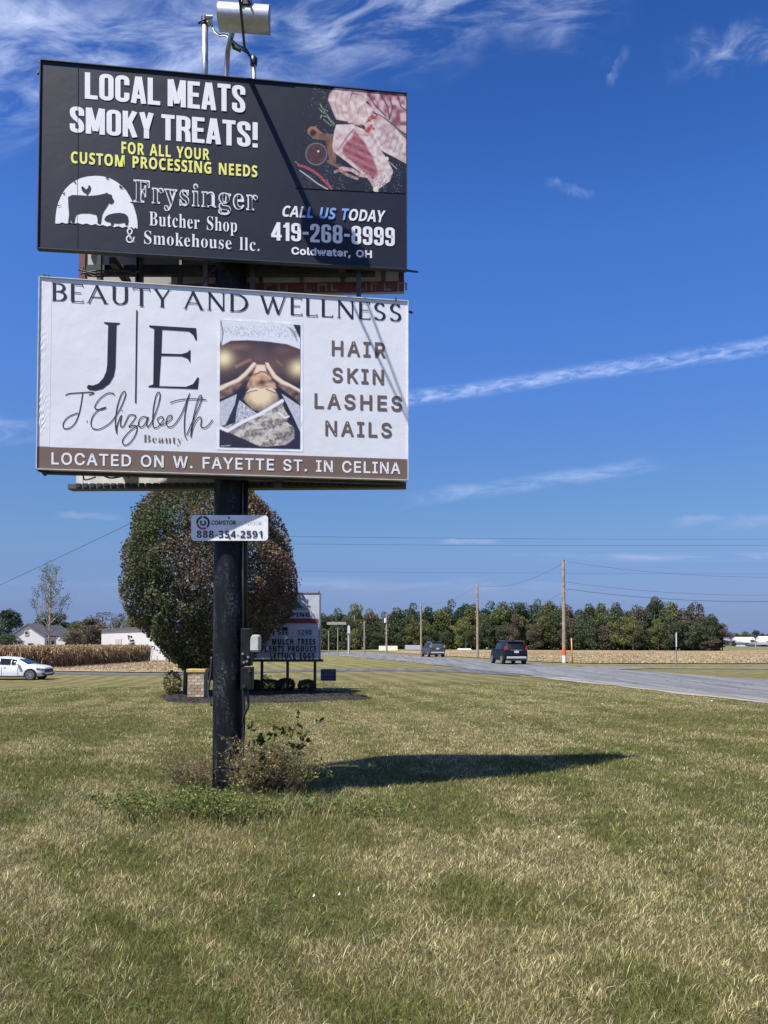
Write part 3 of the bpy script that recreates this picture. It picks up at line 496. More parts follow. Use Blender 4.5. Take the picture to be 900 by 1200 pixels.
# clover and other broad leaves low in the turf
m_ = 26000; cy2 = (d0 ** .5 + rng.random(m_) * (14 ** .5 - d0 ** .5)) ** 2; cx2 = rng.uniform(-.545, .545, m_) * cy2 + rng.uniform(-.4, .4, m_)
kp = rng.random(m_) < np.clip(.25 + 2.2 * (.5 - vnoise(cx2, cy2, .45, 71)) - 1.2 * dryness(cx2, cy2), .0, 1); cx2, cy2 = cx2[kp], cy2[kp]; m_ = len(cx2)
Cc = np.c_[cx2, cy2, G(cx2, cy2) + rng.uniform(.012, .04, m_)]; aa = rdirs(rng, m_); aa[:, 2] *= .25; bb_ = rdirs(rng, m_); bb_[:, 2] *= .25; sz = rng.uniform(.007, .016, (m_, 1)) * (cy2[:, None] / 4) ** .5
V_, F_, T_ = quads(Cc, aa * sz, bb_ * sz * .8, np.array([(.10, .15, .045), (.075, .12, .04), (.14, .18, .06)])[rng.integers(0, 3, m_)] * rng.uniform(.8, 1.2, (m_, 1)))
link('clover', npmesh('clover', V_, F_, mat_attr('leaves', .6, .3, .2), T_), kind='stuff', label='small clover and broad weed leaves low in the turf')
link('lawn_grass', me, kind='stuff', label='short mown grass, green and straw coloured, covering the near lawn')

# ------------------------------------------------------------------ trees
leaf_m = mat_attr('leaves', .6, .3, .2)
bark = mat('bark', (.10, .085, .065), .9, var=.4, vs=6, bump=.6, bs=14)
palebark = mat('pale_bark', (.27, .24, .20), .9, var=.35, vs=5, bump=.5, bs=14)
def leafmesh(name, C, size, tint, rs, flat=.0):
    n = len(C); d = rdirs(rs, n); e = rdirs(rs, n); a = np.cross(d, e); a /= np.linalg.norm(a, axis=1)[:, None]
    b = np.cross(d, a); sz = (size * rs.uniform(.6, 1.3, n))[:, None] if np.isscalar(size) else size[:, None]
    V, F, T = quads(C, a * sz * .62, b * sz * .42, tint); return npmesh(name, V, F, leaf_m, T)
PAL = {'green': [(.046, .060, .028), (.060, .074, .034), (.036, .047, .024)], 'olive': [(.085, .095, .030), (.11, .11, .035), (.06, .07, .025)],
       'rust': [(.12, .070, .030), (.085, .065, .030), (.06, .06, .028)], 'brown': [(.085, .068, .045), (.065, .06, .04), (.10, .075, .05)],
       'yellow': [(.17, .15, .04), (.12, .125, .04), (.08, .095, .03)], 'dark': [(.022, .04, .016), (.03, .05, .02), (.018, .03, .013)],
       'plum': [(.080, .066, .052), (.065, .058, .045), (.095, .074, .058)]}
def tree_proto(kind, seed, H=10.0, Wd=6.6, n=4200, lobes=24, leaf=.32, skirt=.0, open_=0.0):
    rs = np.random.default_rng(seed); t = thing('tree', 'x', 'tree')
    cs = []
    for _ in range(lobes):
        z = rs.uniform(skirt + .12, .86); r = math.sin(min(1, (z - skirt) / (1 - skirt) * 1.05) * math.pi) ** .6 * .5
        a = rs.uniform(0, 6.283); q = r * rs.uniform(.25, .8); cs.append((q * math.cos(a) * Wd, q * math.sin(a) * Wd, z * H, rs.uniform(.13, .22) * Wd))
    cs.append((0, 0, .88 * H, .16 * Wd)); cs.append((0, 0, .55 * H, .28 * Wd)); cs.append((0, 0, .28 * H, .25 * Wd))
    cs = np.array(cs); pal = np.array(PAL[kind]); k = rs.integers(0, len(cs), n)
    dd = rdirs(rs, n); rr = rs.uniform(.55, 1.08, n) ** .7
    C = cs[k, :3] + dd * (cs[k, 3] * rr)[:, None] * np.array([1, 1, .85]); lt = pal[rs.integers(0, 3, len(cs))][k]
    tint = (lt * .6 + pal[rs.integers(0, 3, n)] * .4) * rs.uniform(.9, 2.3, (n, 1)) + np.array([.004, .008, .010])
    if open_: keep = rs.random(n) > open_ * (C[:, 2] / H); C, tint = C[keep], tint[keep]
    link('crown', leafmesh('crown', C, leaf, tint, rs), t)
    mb = MB(); lean = rs.uniform(-.3, .3, 2)
    mb.tube([(0, 0, -.3), (lean[0] * .3, lean[1] * .3, H * .25), (lean[0], lean[1], H * .72)], [.02 * H, .016 * H, .006 * H], 7)
    for _ in range(7):
        z = rs.uniform(.22, .6) * H; a = rs.uniform(0, 6.283); e = cs[rs.integers(0, len(cs))]
        p = Vector((lean[0] * z / H, lean[1] * z / H, z)); mb.tube([p, p.lerp(Vector(e[:3]), .5) + Vector((0, 0, -.2)), Vector(e[:3])], [.009 * H, .006 * H, .003 * H], 5)
    obj('trunk', mb, bark if rs.random() < .6 else palebark, t, smooth='all')
    return t
protos = {}
def tree(kind, px, top, d, wpx=None, var=0, label=None, group='trees of the wood beyond the field', **kw):
    """a tree standing at distance d whose top reaches the elevation seen at (px, top)"""
    key = (kind, var, tuple(sorted(kw.items())))
    p = P(px, top, d); g = Gz(p.x, p.y); h = p.z - g
    s = h / 10.0; sw = (wpx * d / FPX) / 6.6 if wpx else s
    if key not in protos:
        t = protos[key] = tree_proto(kind, hash(key[:2]) % 1000 if False else sum(map(ord, kind)) * 7 + var * 31, **kw); first = True
    else: t = dup(protos[key], (0, 0, 0)); first = False
    t.location = (p.x, p.y, g); t.scale = (sw, sw, s); t.rotation_euler = (0, 0, (px * 1.7) % 6.28)
    t['label'] = label or LBL[kind]; t['category'] = 'tree'
    if group: t['group'] = group
    elif 'group' in t: del t['group']
    return t
LBL = {'green': 'dark green leafy tree in the long wood beyond the harvested field', 'olive': 'olive green tree in the long wood beyond the harvested field',
       'rust': 'rust and orange tinted tree in the long wood beyond the field', 'brown': 'brownish thinning tree in the long wood beyond the field',
       'yellow': 'yellow green tree in the long wood beyond the harvested field', 'dark': 'very dark tree in the back row of the long wood',
       'plum': 'dull purple-brown tree in the long wood beyond the field'}
rt = random.Random(3)
prof = [(376, 716), (396, 711), (415, 706), (433, 712), (450, 715), (465, 710), (484, 704), (502, 708), (516, 712), (529, 701), (545, 705), (556, 704), (575, 702), (590, 703), (608, 704), (630, 700), (645, 702), (660, 703),
        (690, 704), (705, 704), (722, 703), (745, 706), (767, 696), (786, 702), (800, 710), (815, 704), (833, 717), (846, 729)]
def top_at(u):
    for (a, ya), (b, yb) in zip(prof[:-1], prof[1:]):
        if a <= u <= b: return ya + (yb - ya) * (u - a) / (b - a)
    return prof[-1][1] if u > 800 else prof[0][1]
dist = lambda u: 205 - (u - 370) * .12 if u < 480 else 192 - (u - 480) * .115
kinds = {376: 'green', 396: 'green', 415: 'olive', 433: 'rust', 450: 'green', 484: 'green', 516: 'yellow', 529: 'green', 608: 'green', 630: 'green', 645: 'olive', 660: 'brown', 705: 'olive', 722: 'green', 745: 'brown', 767: 'green', 786: 'olive', 800: 'plum', 815: 'plum', 833: 'green', 846: 'brown'}
WOOD = []
for k, (u_, v_) in enumerate(prof):                      # the trees that make the skyline
    kd = kinds.get(u_, rt.choice(['green', 'green', 'olive', 'dark']))
    WOOD.append((u_, kd, 'skyline')); WOOD[-1] += (tree(kd, u_, v_ + rt.uniform(-1, 1), dist(u_) + rt.uniform(-2, 4), wpx=rt.uniform(28, 38) if u_ < 830 else 24, var=rt.randint(0, 2)),)
for u_ in range(380, 848, 13):                           # lower trees along the wood's front edge
    kd = rt.choice(['green', 'green', 'olive', 'brown', 'green', 'yellow', 'olive', 'brown'] if u_ > 600 else ['green', 'green', 'olive', 'green', 'yellow'])
    WOOD.append((u_, kd, 'front row')); WOOD[-1] += (tree(kd, u_ + rt.uniform(-4, 4), top_at(u_) + rt.uniform(12, 32), dist(u_) - 5 + rt.uniform(-2, 2), wpx=rt.uniform(22, 32), var=rt.randint(0, 2)),)
for u_ in range(372, 842, 14):                           # and a dark back row
    tree('dark', u_ + rt.uniform(-3, 3), top_at(u_) + rt.uniform(4, 10), dist(u_) + 9, wpx=rt.uniform(26, 34), var=rt.randint(0, 1))
LM = [(376, 'the marquee sign'), (409, 'the pale sign mast'), (453, 'the pole with the transformer'), (493, 'the pole by the farther car'), (559, 'the pole left of the nearer car'), (660, 'the tallest banded pole'), (792, 'the thin white road sign'), (850, 'the right end of the wood')]
NUM = ['first', 'second', 'third', 'fourth', 'fifth', 'sixth', 'seventh', 'eighth', 'ninth', 'tenth']
ADJ = {'green': 'dark green', 'olive': 'olive green', 'rust': 'rusty orange', 'brown': 'brownish', 'yellow': 'yellow green', 'dark': 'very dark', 'plum': 'purple-brown'}
for row in ('skyline', 'front row'):
    for li, (lu, ln_) in enumerate(LM):
        mine = [w_ for w_ in WOOD if w_[2] == row and min(range(len(LM)), key=lambda q: abs(LM[q][0] - w_[0])) == li]
        for sd in ('left', 'right'):
            for k, w_ in enumerate(sorted([w_ for w_ in mine if (w_[0] < lu) == (sd == 'left')], key=lambda w_: abs(w_[0] - lu))):
                w_[3]['label'] = ADJ[w_[1]] + ' ' + row.split()[0] + ' tree, ' + NUM[k] + ' ' + sd + ' of ' + ln_
# undergrowth that closes the foot of the wood
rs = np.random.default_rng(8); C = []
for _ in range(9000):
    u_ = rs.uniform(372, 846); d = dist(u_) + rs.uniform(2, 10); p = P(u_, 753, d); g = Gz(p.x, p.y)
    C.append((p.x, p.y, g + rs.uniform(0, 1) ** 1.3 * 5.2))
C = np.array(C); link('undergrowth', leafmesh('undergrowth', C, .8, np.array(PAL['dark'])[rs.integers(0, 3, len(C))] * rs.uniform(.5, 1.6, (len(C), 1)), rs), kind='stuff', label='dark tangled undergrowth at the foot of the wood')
# far trees at the right, behind the white farm sheds
for u_, v_, w_ in ((852, 740, 16), (862, 741, 18), (874, 739, 18), (885, 737, 14), (893, 741, 12), (905, 741, 20), (925, 740, 22)):
    tree('green' if u_ % 2 else 'olive', u_, v_, 420, wpx=w_, var=1, label='small hazy tree far away behind the white farm sheds', group='distant trees behind the farm sheds')
for u_, v_ in ((860, 751), (868, 750), (882, 749)):
    tree('dark', u_, v_, 330, wpx=12, var=0, label='low dark bush-like tree before the distant farm sheds', group='low trees before the farm sheds')
# left of the picture
tree('dark', 10, 712, 155, wpx=46, var=1, label='dark evergreen tree at the left edge behind the white house', group=None)
tree('green', -14, 728, 145, wpx=44, var=0, label='green tree cut by the left picture edge behind the corn', group=None)
tree('green', 12, 741, 118, wpx=36, var=1, label='low green tree in front of the white gabled house', group=None)
tree('green', 62, 716, 170, wpx=52, var=0, label='rounded green tree rising behind the two white gables', group=None)
tree('olive', 92, 726, 160, wpx=40, var=1, label='olive tree between the second gable and the thinning tree', group=None)
tree('brown', 108, 722, 150, wpx=44, var=0, label='brownish leafy tree just left of the long white barn', group=None)
tree('plum', 120, 715, 190, wpx=48, var=0, label='half bare purple-grey tree above the left end of the barn', group=None, open_=.5)
tree('plum', 142, 717, 188, wpx=30, var=1, label='thin purple-grey tree above the middle of the barn', group=None, open_=.5)
tree('yellow', 158, 716, 180, wpx=36, var=1, label='yellow-green tree showing above the right end of the barn', group=None)
tree('brown', 88, 738, 140, wpx=40, var=1, label='low brown thicket-like tree beside the second gable', group=None)
tree('dark', 82, 728, 185, wpx=60, var=0, label='dark tree filling the gap behind the second gable', group=None)

# the tall sparse tree over the white house
def sparse_tree():
    base = P(57, 753, 112); base.z = Gz(base.x, base.y); t = thing('sparse_tree', 'tall thin tree with few leaves on upswept branches before the white house', 'tree', base)
    rs = random.Random(4); mb = MB(); C = []; H = P(57, 658, 112).z - base.z
    mb.tube([base + Vector((0, 0, -.3)), base + Vector((.1, 0, H * .3)), base + Vector((.3, 0, H * .62)), base + Vector((.2, 0, H * .93))], [.17, .13, .08, .02], 7)
    for k in range(34):
        z = rs.uniform(.22, .85) * H; a = rs.uniform(0, 6.283); L = (1 - z / H) * 4.2 + 1.0; p = base + Vector((.25 * z / H, 0, z))
        e = p + Vector((math.cos(a) * L * .62, math.sin(a) * L * .62, L * 1.0)); m_ = p.lerp(e, .5) + Vector((math.cos(a) * .35, math.sin(a) * .35, -.25))
        mb.tube([p, m_, e], [.05, .035, .012], 5, cap=False)
        for _ in range(5):
            q = p.lerp(e, rs.uniform(.35, 1)); e2 = q + Vector((rs.uniform(-.8, .8), rs.uniform(-.8, .8), rs.uniform(.2, 1.1))); mb.tube([q, e2], [.018, .008], 4, cap=False)
            for _ in range(9): C.append(q.lerp(e2, rs.uniform(.2, 1.1)) + Vector((rs.gauss(0, .2), rs.gauss(0, .2), rs.gauss(0, .2))))
        for _ in range(10): C.append(e + Vector((rs.gauss(0, .22), rs.gauss(0, .22), rs.gauss(0, .3))))
    obj('trunk', mb, palebark, t, smooth='all'); n = len(C); r2 = np.random.default_rng(2)
    C = np.array([tuple(c - base) for c in C]); tn = np.array(PAL['green'] + PAL['olive'])[r2.integers(0, 6, n)] * r2.uniform(.8, 1.8, (n, 1))
    link('crown', leafmesh('crown', C, .17, tn, r2), t)
sparse_tree()

# the big oval tree behind the billboard
def oval_tree():
    D = 24.2; c = P(246, 753, D); base = Vector((c.x, c.y, Gz(c.x, c.y)))
    t = thing('oval_tree', 'large dense oval tree turning from green to dull red-brown behind the black post', 'tree', base)
    prof = [(534, 4), (548, 26), (571, 53), (600, 80), (635, 96), (665, 102), (695, 99), (723, 88), (750, 71), (772, 49), (790, 26), (797, 8)]
    vs = np.array([p[0] for p in prof], float); ws = np.array([p[1] for p in prof], float) * D / FPX * .985
    rs = np.random.default_rng(21); n = 98000
    v = rs.uniform(536, 796, n * 2); r = np.interp(v, vs, ws); kp = rs.random(len(v)) < (r / r.max()) ** .8 + .05; v, r = v[kp][:n], r[kp][:n]; n = len(v)
    z = (753 - v) * D / FPX + EYE; a = rs.uniform(0, 2 * np.pi, n)
    # upswept clumps: noise over angle and height pushes the surface in and out
    ax = a * 3.0 + np.sin(z * .8) * .3
    cl = vnoise(np.cos(a) * 3 + 9, z * 1.6 + np.sin(a) * 3, .75, 11); c2 = vnoise(np.cos(a) * 7 + 9, z * 2.6 + np.sin(a) * 7, .7, 12)
    R_ = r * (.80 + .20 * cl + .09 * c2) + .22 * (cl - .5); dep = rs.random(n) ** 1.9 * .6 * (.25 + r / 2.7)
    R_ = np.maximum(R_ - dep, .05) + np.where(rs.random(n) < .06, rs.uniform(0, .16, n), 0)
    C = np.stack([R_ * np.cos(a), R_ * np.sin(a), z - base.z], 1)
    g = np.array([(.050, .066, .028), (.068, .082, .036), (.038, .050, .024)]); b = np.array([(.115, .075, .052), (.095, .068, .048), (.165, .115, .078), (.08, .058, .044)])
    side = np.clip(.5 + .28 * np.cos(a - .2) + .9 * (vnoise(np.cos(a) * 4 + 5, z * 1.1 + np.sin(a) * 4, .8, 13) - .5) - .10 * (z > 6), 0.04, .93)
    isb = rs.random(n) < side; mx = np.clip(side * .8 + .35 * (isb - .5) + .12 + .5 * (vnoise(a * 2.2, z * 2.2, .5, 14) - .5), 0, 1)[:, None]; T = (g[rs.integers(0, 3, n)] * (1 - mx) + b[rs.integers(0, 4, n)] * mx) * rs.uniform(1.0, 2.15, (n, 1))
    link('crown', leafmesh('crown', C, .078, T, rs), t)
    mb = MB(); tb = P(218, 753, 24.0); tb.z = Gz(tb.x, tb.y)
    mb.tube([tb + Vector((0, 0, -.1)), tb + Vector((.02, 0, .9)), tb + Vector((.3, .1, 1.8)), base + Vector((0, 0, 4.2))], [.10, .085, .08, .03], 9)
    for k in range(16):
        a_ = k * .8; p = base + Vector((-.3, 0, 1.3 + .05 * k)); mb.tube([p, p + Vector((math.cos(a_) * .7, math.sin(a_) * .7, 1.2)), p + Vector((math.cos(a_) * 1.3, math.sin(a_) * 1.3, 3.2))], [.05, .035, .01], 6, cap=False)
    obj('trunk', mb, bark, t, smooth='all')
oval_tree()

# standing corn
def corn():
    rs = np.random.default_rng(6); A = Vector((-27.6, 92)); B_ = Vector((-29.2, 68)); Cc = Vector((-45, 59.5))
    n = 5200; s = rs.random(n); first = rs.random(n) < .42
    px = np.where(first, A.x + (B_.x - A.x) * s, B_.x + (Cc.x - B_.x) * s); py = np.where(first, A.y + (B_.y - A.y) * s, B_.y + (Cc.y - B_.y) * s)
    dp = rs.random(n) ** 1.3 * 7; px = px - dp * .9; py = py + dp * .75
    V = []; F = []; T = []; pal = np.array([(.46, .35, .20), (.33, .23, .12), (.56, .45, .28), (.20, .13, .07), (.40, .26, .13)])
    q = 0
    z0 = G(px, py); H = rs.uniform(1.75, 2.05, n)
    def add(C0, C1, wv, t):
        nonlocal q
        V.extend([C0 - wv, C0 + wv, C1 + wv, C1 - wv]); F.append((q, q + 1, q + 2, q + 3)); q += 4; T.extend([t] * 4)
    for k in range(n):
        b = np.array([px[k], py[k], z0[k]]); add(b, b + (rs.normal(0, .05), rs.normal(0, .05), H[k]), np.array([.012, .004, 0]), pal[1] * .9)
        for _ in range(9):
            h = rs.uniform(.25, 1) * H[k]; a = rs.uniform(0, 6.283); L = rs.uniform(.25, .6); o = np.array([math.cos(a), math.sin(a), 0])
            p0 = b + (0, 0, h); p1 = p0 + o * L * .55 + (0, 0, rs.uniform(-.12, .18)); p2 = p1 + o * L * .3 + (0, 0, -rs.uniform(.15, .45)); wv = np.array([-o[1], o[0], .3]) * .03
            t = pal[rs.integers(0, 5)] * rs.uniform(.7, 1.25); add(p0, p1, wv, t); add(p1, p2, wv * .8, t * .92)
    V = np.array(V); me = npmesh('standing_corn', V, np.array(F), leaf_m, np.array(T))
    link('standing_corn', me, kind='stuff', label='stand of dry tan corn stalks beyond the side road')
corn()
def litter(name, n, region, label, seed, hs=.18):
    rs = np.random.default_rng(seed); pts = np.array([region(rs) for _ in range(n)]); z = G(pts[:, 0], pts[:, 1]) + .06
    C = np.c_[pts, z + rs.random(n) * hs * .5]; a = rdirs(rs, n) * rs.uniform(.06, .22, (n, 1)); a[:, 2] = np.abs(a[:, 2]) * .8; b = rdirs(rs, n) * .035
    pal = np.array([(.50, .42, .27), (.38, .29, .16), (.60, .53, .38), (.25, .17, .09)])
    V, F, T = quads(C, a, b, pal[rs.integers(0, 4, n)] * rs.uniform(.7, 1.2, (n, 1))); link(name, npmesh(name, V, F, leaf_m, T), kind='stuff', label=label)
def regR(rs):
    while True:
        d = 60 + 70 * rs.random() ** 1.6; x = rs.uniform(6, d * .56)
        if x > FE(d) + 3.2 and d > 60 - (x - 14) * .05: return (x, d)
litter('corn_stalk_litter', 15000, regR, 'broken pale corn stalks lying over the harvested field', 31)
def regL(rs):
    while True:
        x = rs.uniform(-34, -9); d = rs.uniform(54, 96)
        if x > -27.6 - (92 - d) * .067 + .2 and d > 50.5 - (x + 6) * .47 + 2.6 and x < -9.2 - (d - 54.2) * .175: return (x, d)
litter('corn_husk_litter', 7000, regL, 'trampled pale corn husks between the standing corn and the side road', 32)

# ------------------------------------------------------------------ buildings
white = mat('white_siding', (.60, .60, .60), .6, var=.05); roofm = mat('dark_shingle', (.085, .085, .095), .85, var=.25, vs=3); dark = mat('dark_void', (.02, .022, .025), .5)
def gable_house(label, x0, x1, d, L, zb, ze, zp, win):
    b = Vector(((x0 + x1) / 2, d + L / 2, zb)); t = thing('gabled_house', label, 'house', b); xm = (x0 + x1) / 2
    mb = MB(); mb.prism([(x0, zb), (x1, zb), (x1, ze), (xm, zp), (x0, ze)], (0, d, 0), (1, 0, 0), (0, 0, 1), (0, L, 0)); obj('wall', mb, white, t)
    mb = MB(); o = .3
    for sx, xe in ((-1, x0), (1, x1)):
        k = (zp - ze) / (xm - x0); xo = xe + sx * o; zo = ze - k * o
        mb.prism([(xm, zp + .02), (xo, zo + .02), (xo, zo + .22), (xm, zp + .24)], (0, d - o, 0), (1, 0, 0), (0, 0, 1), (0, L + 2 * o, 0))
    obj('roof', mb, roofm, t)
    if win:
        wx, wz, ww, wh = win; mb = MB(); mb.box((wx, d - .03, wz), (ww, .1, wh)); wn = obj('window', mb, dark, t)
        mb = MB()
        for dx in (-1, 1): mb.box((wx + dx * (ww / 2 + .05), d - .05, wz), (.1, .14, wh + .2))
        for dz in (-1, 1): mb.box((wx, d - .05, wz + dz * (wh / 2 + .05)), (ww, .14, .1))
        obj('frame', mb, white, wn)
    for wx in (x1,):
        mb = MB()
        for yy_ in (d + L * .3, d + L * .7): mb.box((wx + .02, yy_, (zb + ze) / 2 + .3), (.1, 1, 1.1))
        obj('side_window', mb, dark, t)
    mb = MB(); mb.box((xm + .4, d - .04, zb + 1.1), (.95, .1, 2.1)); obj('door', mb, dark, t)
gable_house('white gabled house with a small square attic window behind the corn', -62.4, -57.0, 130, 4.6, -.63, 2.8, 4.62, (-60.0, 3.25, .45, .55))
gable_house('second white gabled house with dark roof, half hidden behind the first', -65.2, -58.9, 143, 5.5, -.63, 2.35, 4.66, None)
def barn():
    a = Vector((-43.8, 120, -.63)); b = Vector((-27.4, 97, -.63)); t = thing('white_barn', 'long low white barn with dark roof edge behind the corn', 'barn', a.lerp(b, .5)); ax = (b - a); L = ax.length; ax.normalize(); n = Vector((-ax.y, ax.x, 0))
    if n.y < 0: n = -n
    mb = MB(); mb.prism([(0, 0), (7, 0), (7, 4.2), (3.5, 4.4), (0, 4.2)], a, n, (0, 0, 1), ax * L); obj('wall', mb, white, t)
    mb = MB(); k = .2 / 3.5
    for s0, s1 in ((-.35, 3.5), (7.35, 3.5)):
        z0 = 4.2 - .35 * k; mb.prism([(s0, z0 + .01), (s1, 4.41), (s1, 4.58), (s0, z0 + .19)], a - ax * .3, n, (0, 0, 1), ax * (L + .6))
    obj('roof', mb, roofm, t)
    mb = MB()
    for k in range(60): mb.box(a + ax * (L * (k + .5) / 60) + Vector((0, 0, 2.1)) - n * .015, (.05, .03, 4.1), math.atan2(ax.y, ax.x))
    obj('siding_ribs', mb, white, t)
    mb = MB(); mb.box(a + ax * 9 + Vector((0, 0, 1.4)) - n * .05, (3, .1, 2.8), math.atan2(ax.y, ax.x)); obj('door', mb, mat('grey_door', (.4, .4, .4)), t)
barn()
tree('dark', 153, 743, 94, wpx=20, var=0, label='tiny sparse dark leafed sapling against the white barn wall', group=None, n=90, lobes=4, leaf=.9)
def shed(u0, u1, top, d, h, label, cat='shed', roof=None, wall=None, name='farm_shed'):
    a, b = P(u0, 753, d), P(u1, 753, d); zt = P(u0, top, d).z; t = thing(name, label, cat, ((a.x + b.x) / 2, d + 3, 0))
    ze = zt - h; mb = MB(); mb.box(((a.x + b.x) / 2, d + 4, ze / 2), (b.x - a.x, 8, ze)); obj('wall', mb, wall or white, t)
    mb = MB(); mb.prism([(-.6, ze + .01), (8.6, ze + .01), (4, zt)], (a.x - .5, d, 0), (0, 1, 0), (0, 0, 1), (b.x - a.x + 1, 0, 0)); obj('roof', mb, roof or white, t)
    mb = MB()
    for k in range(3): mb.box((a.x + (b.x - a.x) * (k + .5) / 3, d - .05, ze * .45), ((b.x - a.x) * .14, .12, ze * .6))
    obj('doorway', mb, dark, t)
shed(840, 850, 754, 260, .8, 'small white shed at the right end of the wood')
shed(845, 862, 747, 400, 1.5, 'far white shed with a blue-grey roof right of the wood', roof=mat('bluegrey_roof', (.35, .42, .55)))
shed(866, 886, 746.5, 400, 2.5, 'longest white shed among the distant farm buildings')
shed(873, 879, 750, 320, 1.0, 'little white shed below the longest distant one')
shed(888, 899, 749.5, 330, 2.0, 'white shed with bright roof near the right picture edge')
shed(894, 925, 745.5, 390, 2.5, 'wide white shed cut by the right picture edge')
shed(888, 930, 752.5, 300, 1.0, 'low grey machine shed at the right picture edge', roof=mat('grey_roof', (.22, .22, .24)), wall=mat('grey_wall', (.3, .3, .32)))
beige = mat('beige_wall', (.52, .45, .33)); shed(447, 463, 757, 150, .9, 'low beige shed under the trees near the end of the highway', wall=beige, roof=beige)
shed(478, 493, 756, 165, 1.0, 'low white open-fronted shed under the trees by the highway', roof=mat('grey_roof', (.22, .22, .24)))
shed(541, 551, 760, 170, .6, 'tiny white shed half seen between the trees left of the dark car')
# ------------------------------------------------------------------ lettering
GL = {}
for face, table in FONT.items():
    for ch, (adv, cts) in table.items(): GL[face + ch] = (adv / 1000, [[(c[i] / 1000, c[i + 1] / 1000) for i in range(0, len(c), 2)] for c in cts])
def filled(contours, off=0.0):
    """triangulate outlines (even-odd) into verts, faces"""
    c = bpy.data.curves.new('tmp', 'CURVE'); c.dimensions = '2D'; c.fill_mode = 'BOTH'; c.offset = off
    for ct in contours:
        s = c.splines.new('POLY'); s.points.add(len(ct) - 1); s.use_cyclic_u = True
        for k, (x, y) in enumerate(ct): s.points[k].co = (x, y, 0, 1)
    o = bpy.data.objects.new('tmp', c); me = o.to_mesh()
    v = [(p.co.x, p.co.y) for p in me.vertices]; f = [tuple(p.vertices) for p in me.polygons]
    o.to_mesh_clear(); bpy.data.objects.remove(o); bpy.data.curves.remove(c)
    return v, f
def area(c): return sum(c[i - 1][0] * c[i][1] - c[i][0] * c[i - 1][1] for i in range(len(c))) / 2
def inside(p, c):
    r = False
    for i in range(len(c)):
        (x0, y0), (x1, y1) = c[i - 1], c[i]
        if (y0 > p[1]) != (y1 > p[1]) and p[0] < (x1 - x0) * (p[1] - y0) / (y1 - y0) + x0: r = not r
    return r
def islands(cts):
    """group each outline with its holes, so overlapping outlines do not cancel"""
    big = max(cts, key=lambda c: abs(area(c))); sg = area(big) > 0; outs = [[c] for c in cts if (area(c) > 0) == sg]
    for h in cts:
        if (area(h) > 0) != sg:
            for o in outs:
                if inside(h[0], o[0]): o.append(h)
    return outs
def text_font(txt, font, track=0.0, off=0.0):
    """-> list of (verts, faces), total width, cap height"""
    x = 0; out = []; w_ = 0
    for ch in txt:
        if ch == ' ': x += .27 + track; continue
        g = GL.get(font + ch) or GL.get('I' + ch)
        for grp in islands(g[1]):
            v, f = filled([[(a + x, b) for a, b in ct] for ct in grp], off); out.append((v, f)); w_ = max(w_, max(p[0] for p in v))
        x += g[0] + track
    x0 = min(p[0] for v, f in out for p in v)
    return [([(a - x0, b) for a, b in v], f) for v, f in out], w_ - x0, max(p[1] for c in GL[font + {'S': 'B', 'I': 'E', 'N': 'E'}[font]][1] for p in c)
def rounded(pts, r, closed, seg=5):
    n = len(pts); out = []
    for i, p in enumerate(pts):
        if not closed and i in (0, n - 1): out.append(p); continue
        a = Vector(pts[i - 1]); b = Vector(p); c = Vector(pts[(i + 1) % n]); da = (a - b); dc = (c - b)
        rr = min(r, da.length * .49, dc.length * .49); da.normalize(); dc.normalize(); s, e = b + da * rr, b + dc * rr
        for k in range(seg + 1):
            t = k / seg; out.append(tuple(s * (1 - t) ** 2 + b * 2 * t * (1 - t) + e * t * t))
    return out
def ribbon(pts, w0, closed=False, nib=None):
    n = len(pts); L = []; Rr = []
    for i in range(n):
        a = Vector(pts[i - 1]) if (i or closed) else None; b = Vector(pts[i]); c = Vector(pts[(i + 1) % n]) if (i < n - 1 or closed) else None
        d1 = (b - a).normalized() if a is not None else (c - b).normalized(); d2 = (c - b).normalized() if c is not None else d1
        t = (d1 + d2); t = t.normalized() if t.length > 1e-6 else d1; nn = Vector((-t.y, t.x)); k = 1 / max(.5, nn.dot(Vector((-d1.y, d1.x))))
        ww = (nib[0] + (nib[1] - nib[0]) * abs(t.y) ** 1.3) if nib else w0
        L.append(tuple(b + nn * ww / 2 * k)); Rr.append(tuple(b - nn * ww / 2 * k))
    m = n if closed else n - 1
    return L + Rr, [(i, (i + 1) % n, n + (i + 1) % n, n + i) for i in range(m)]
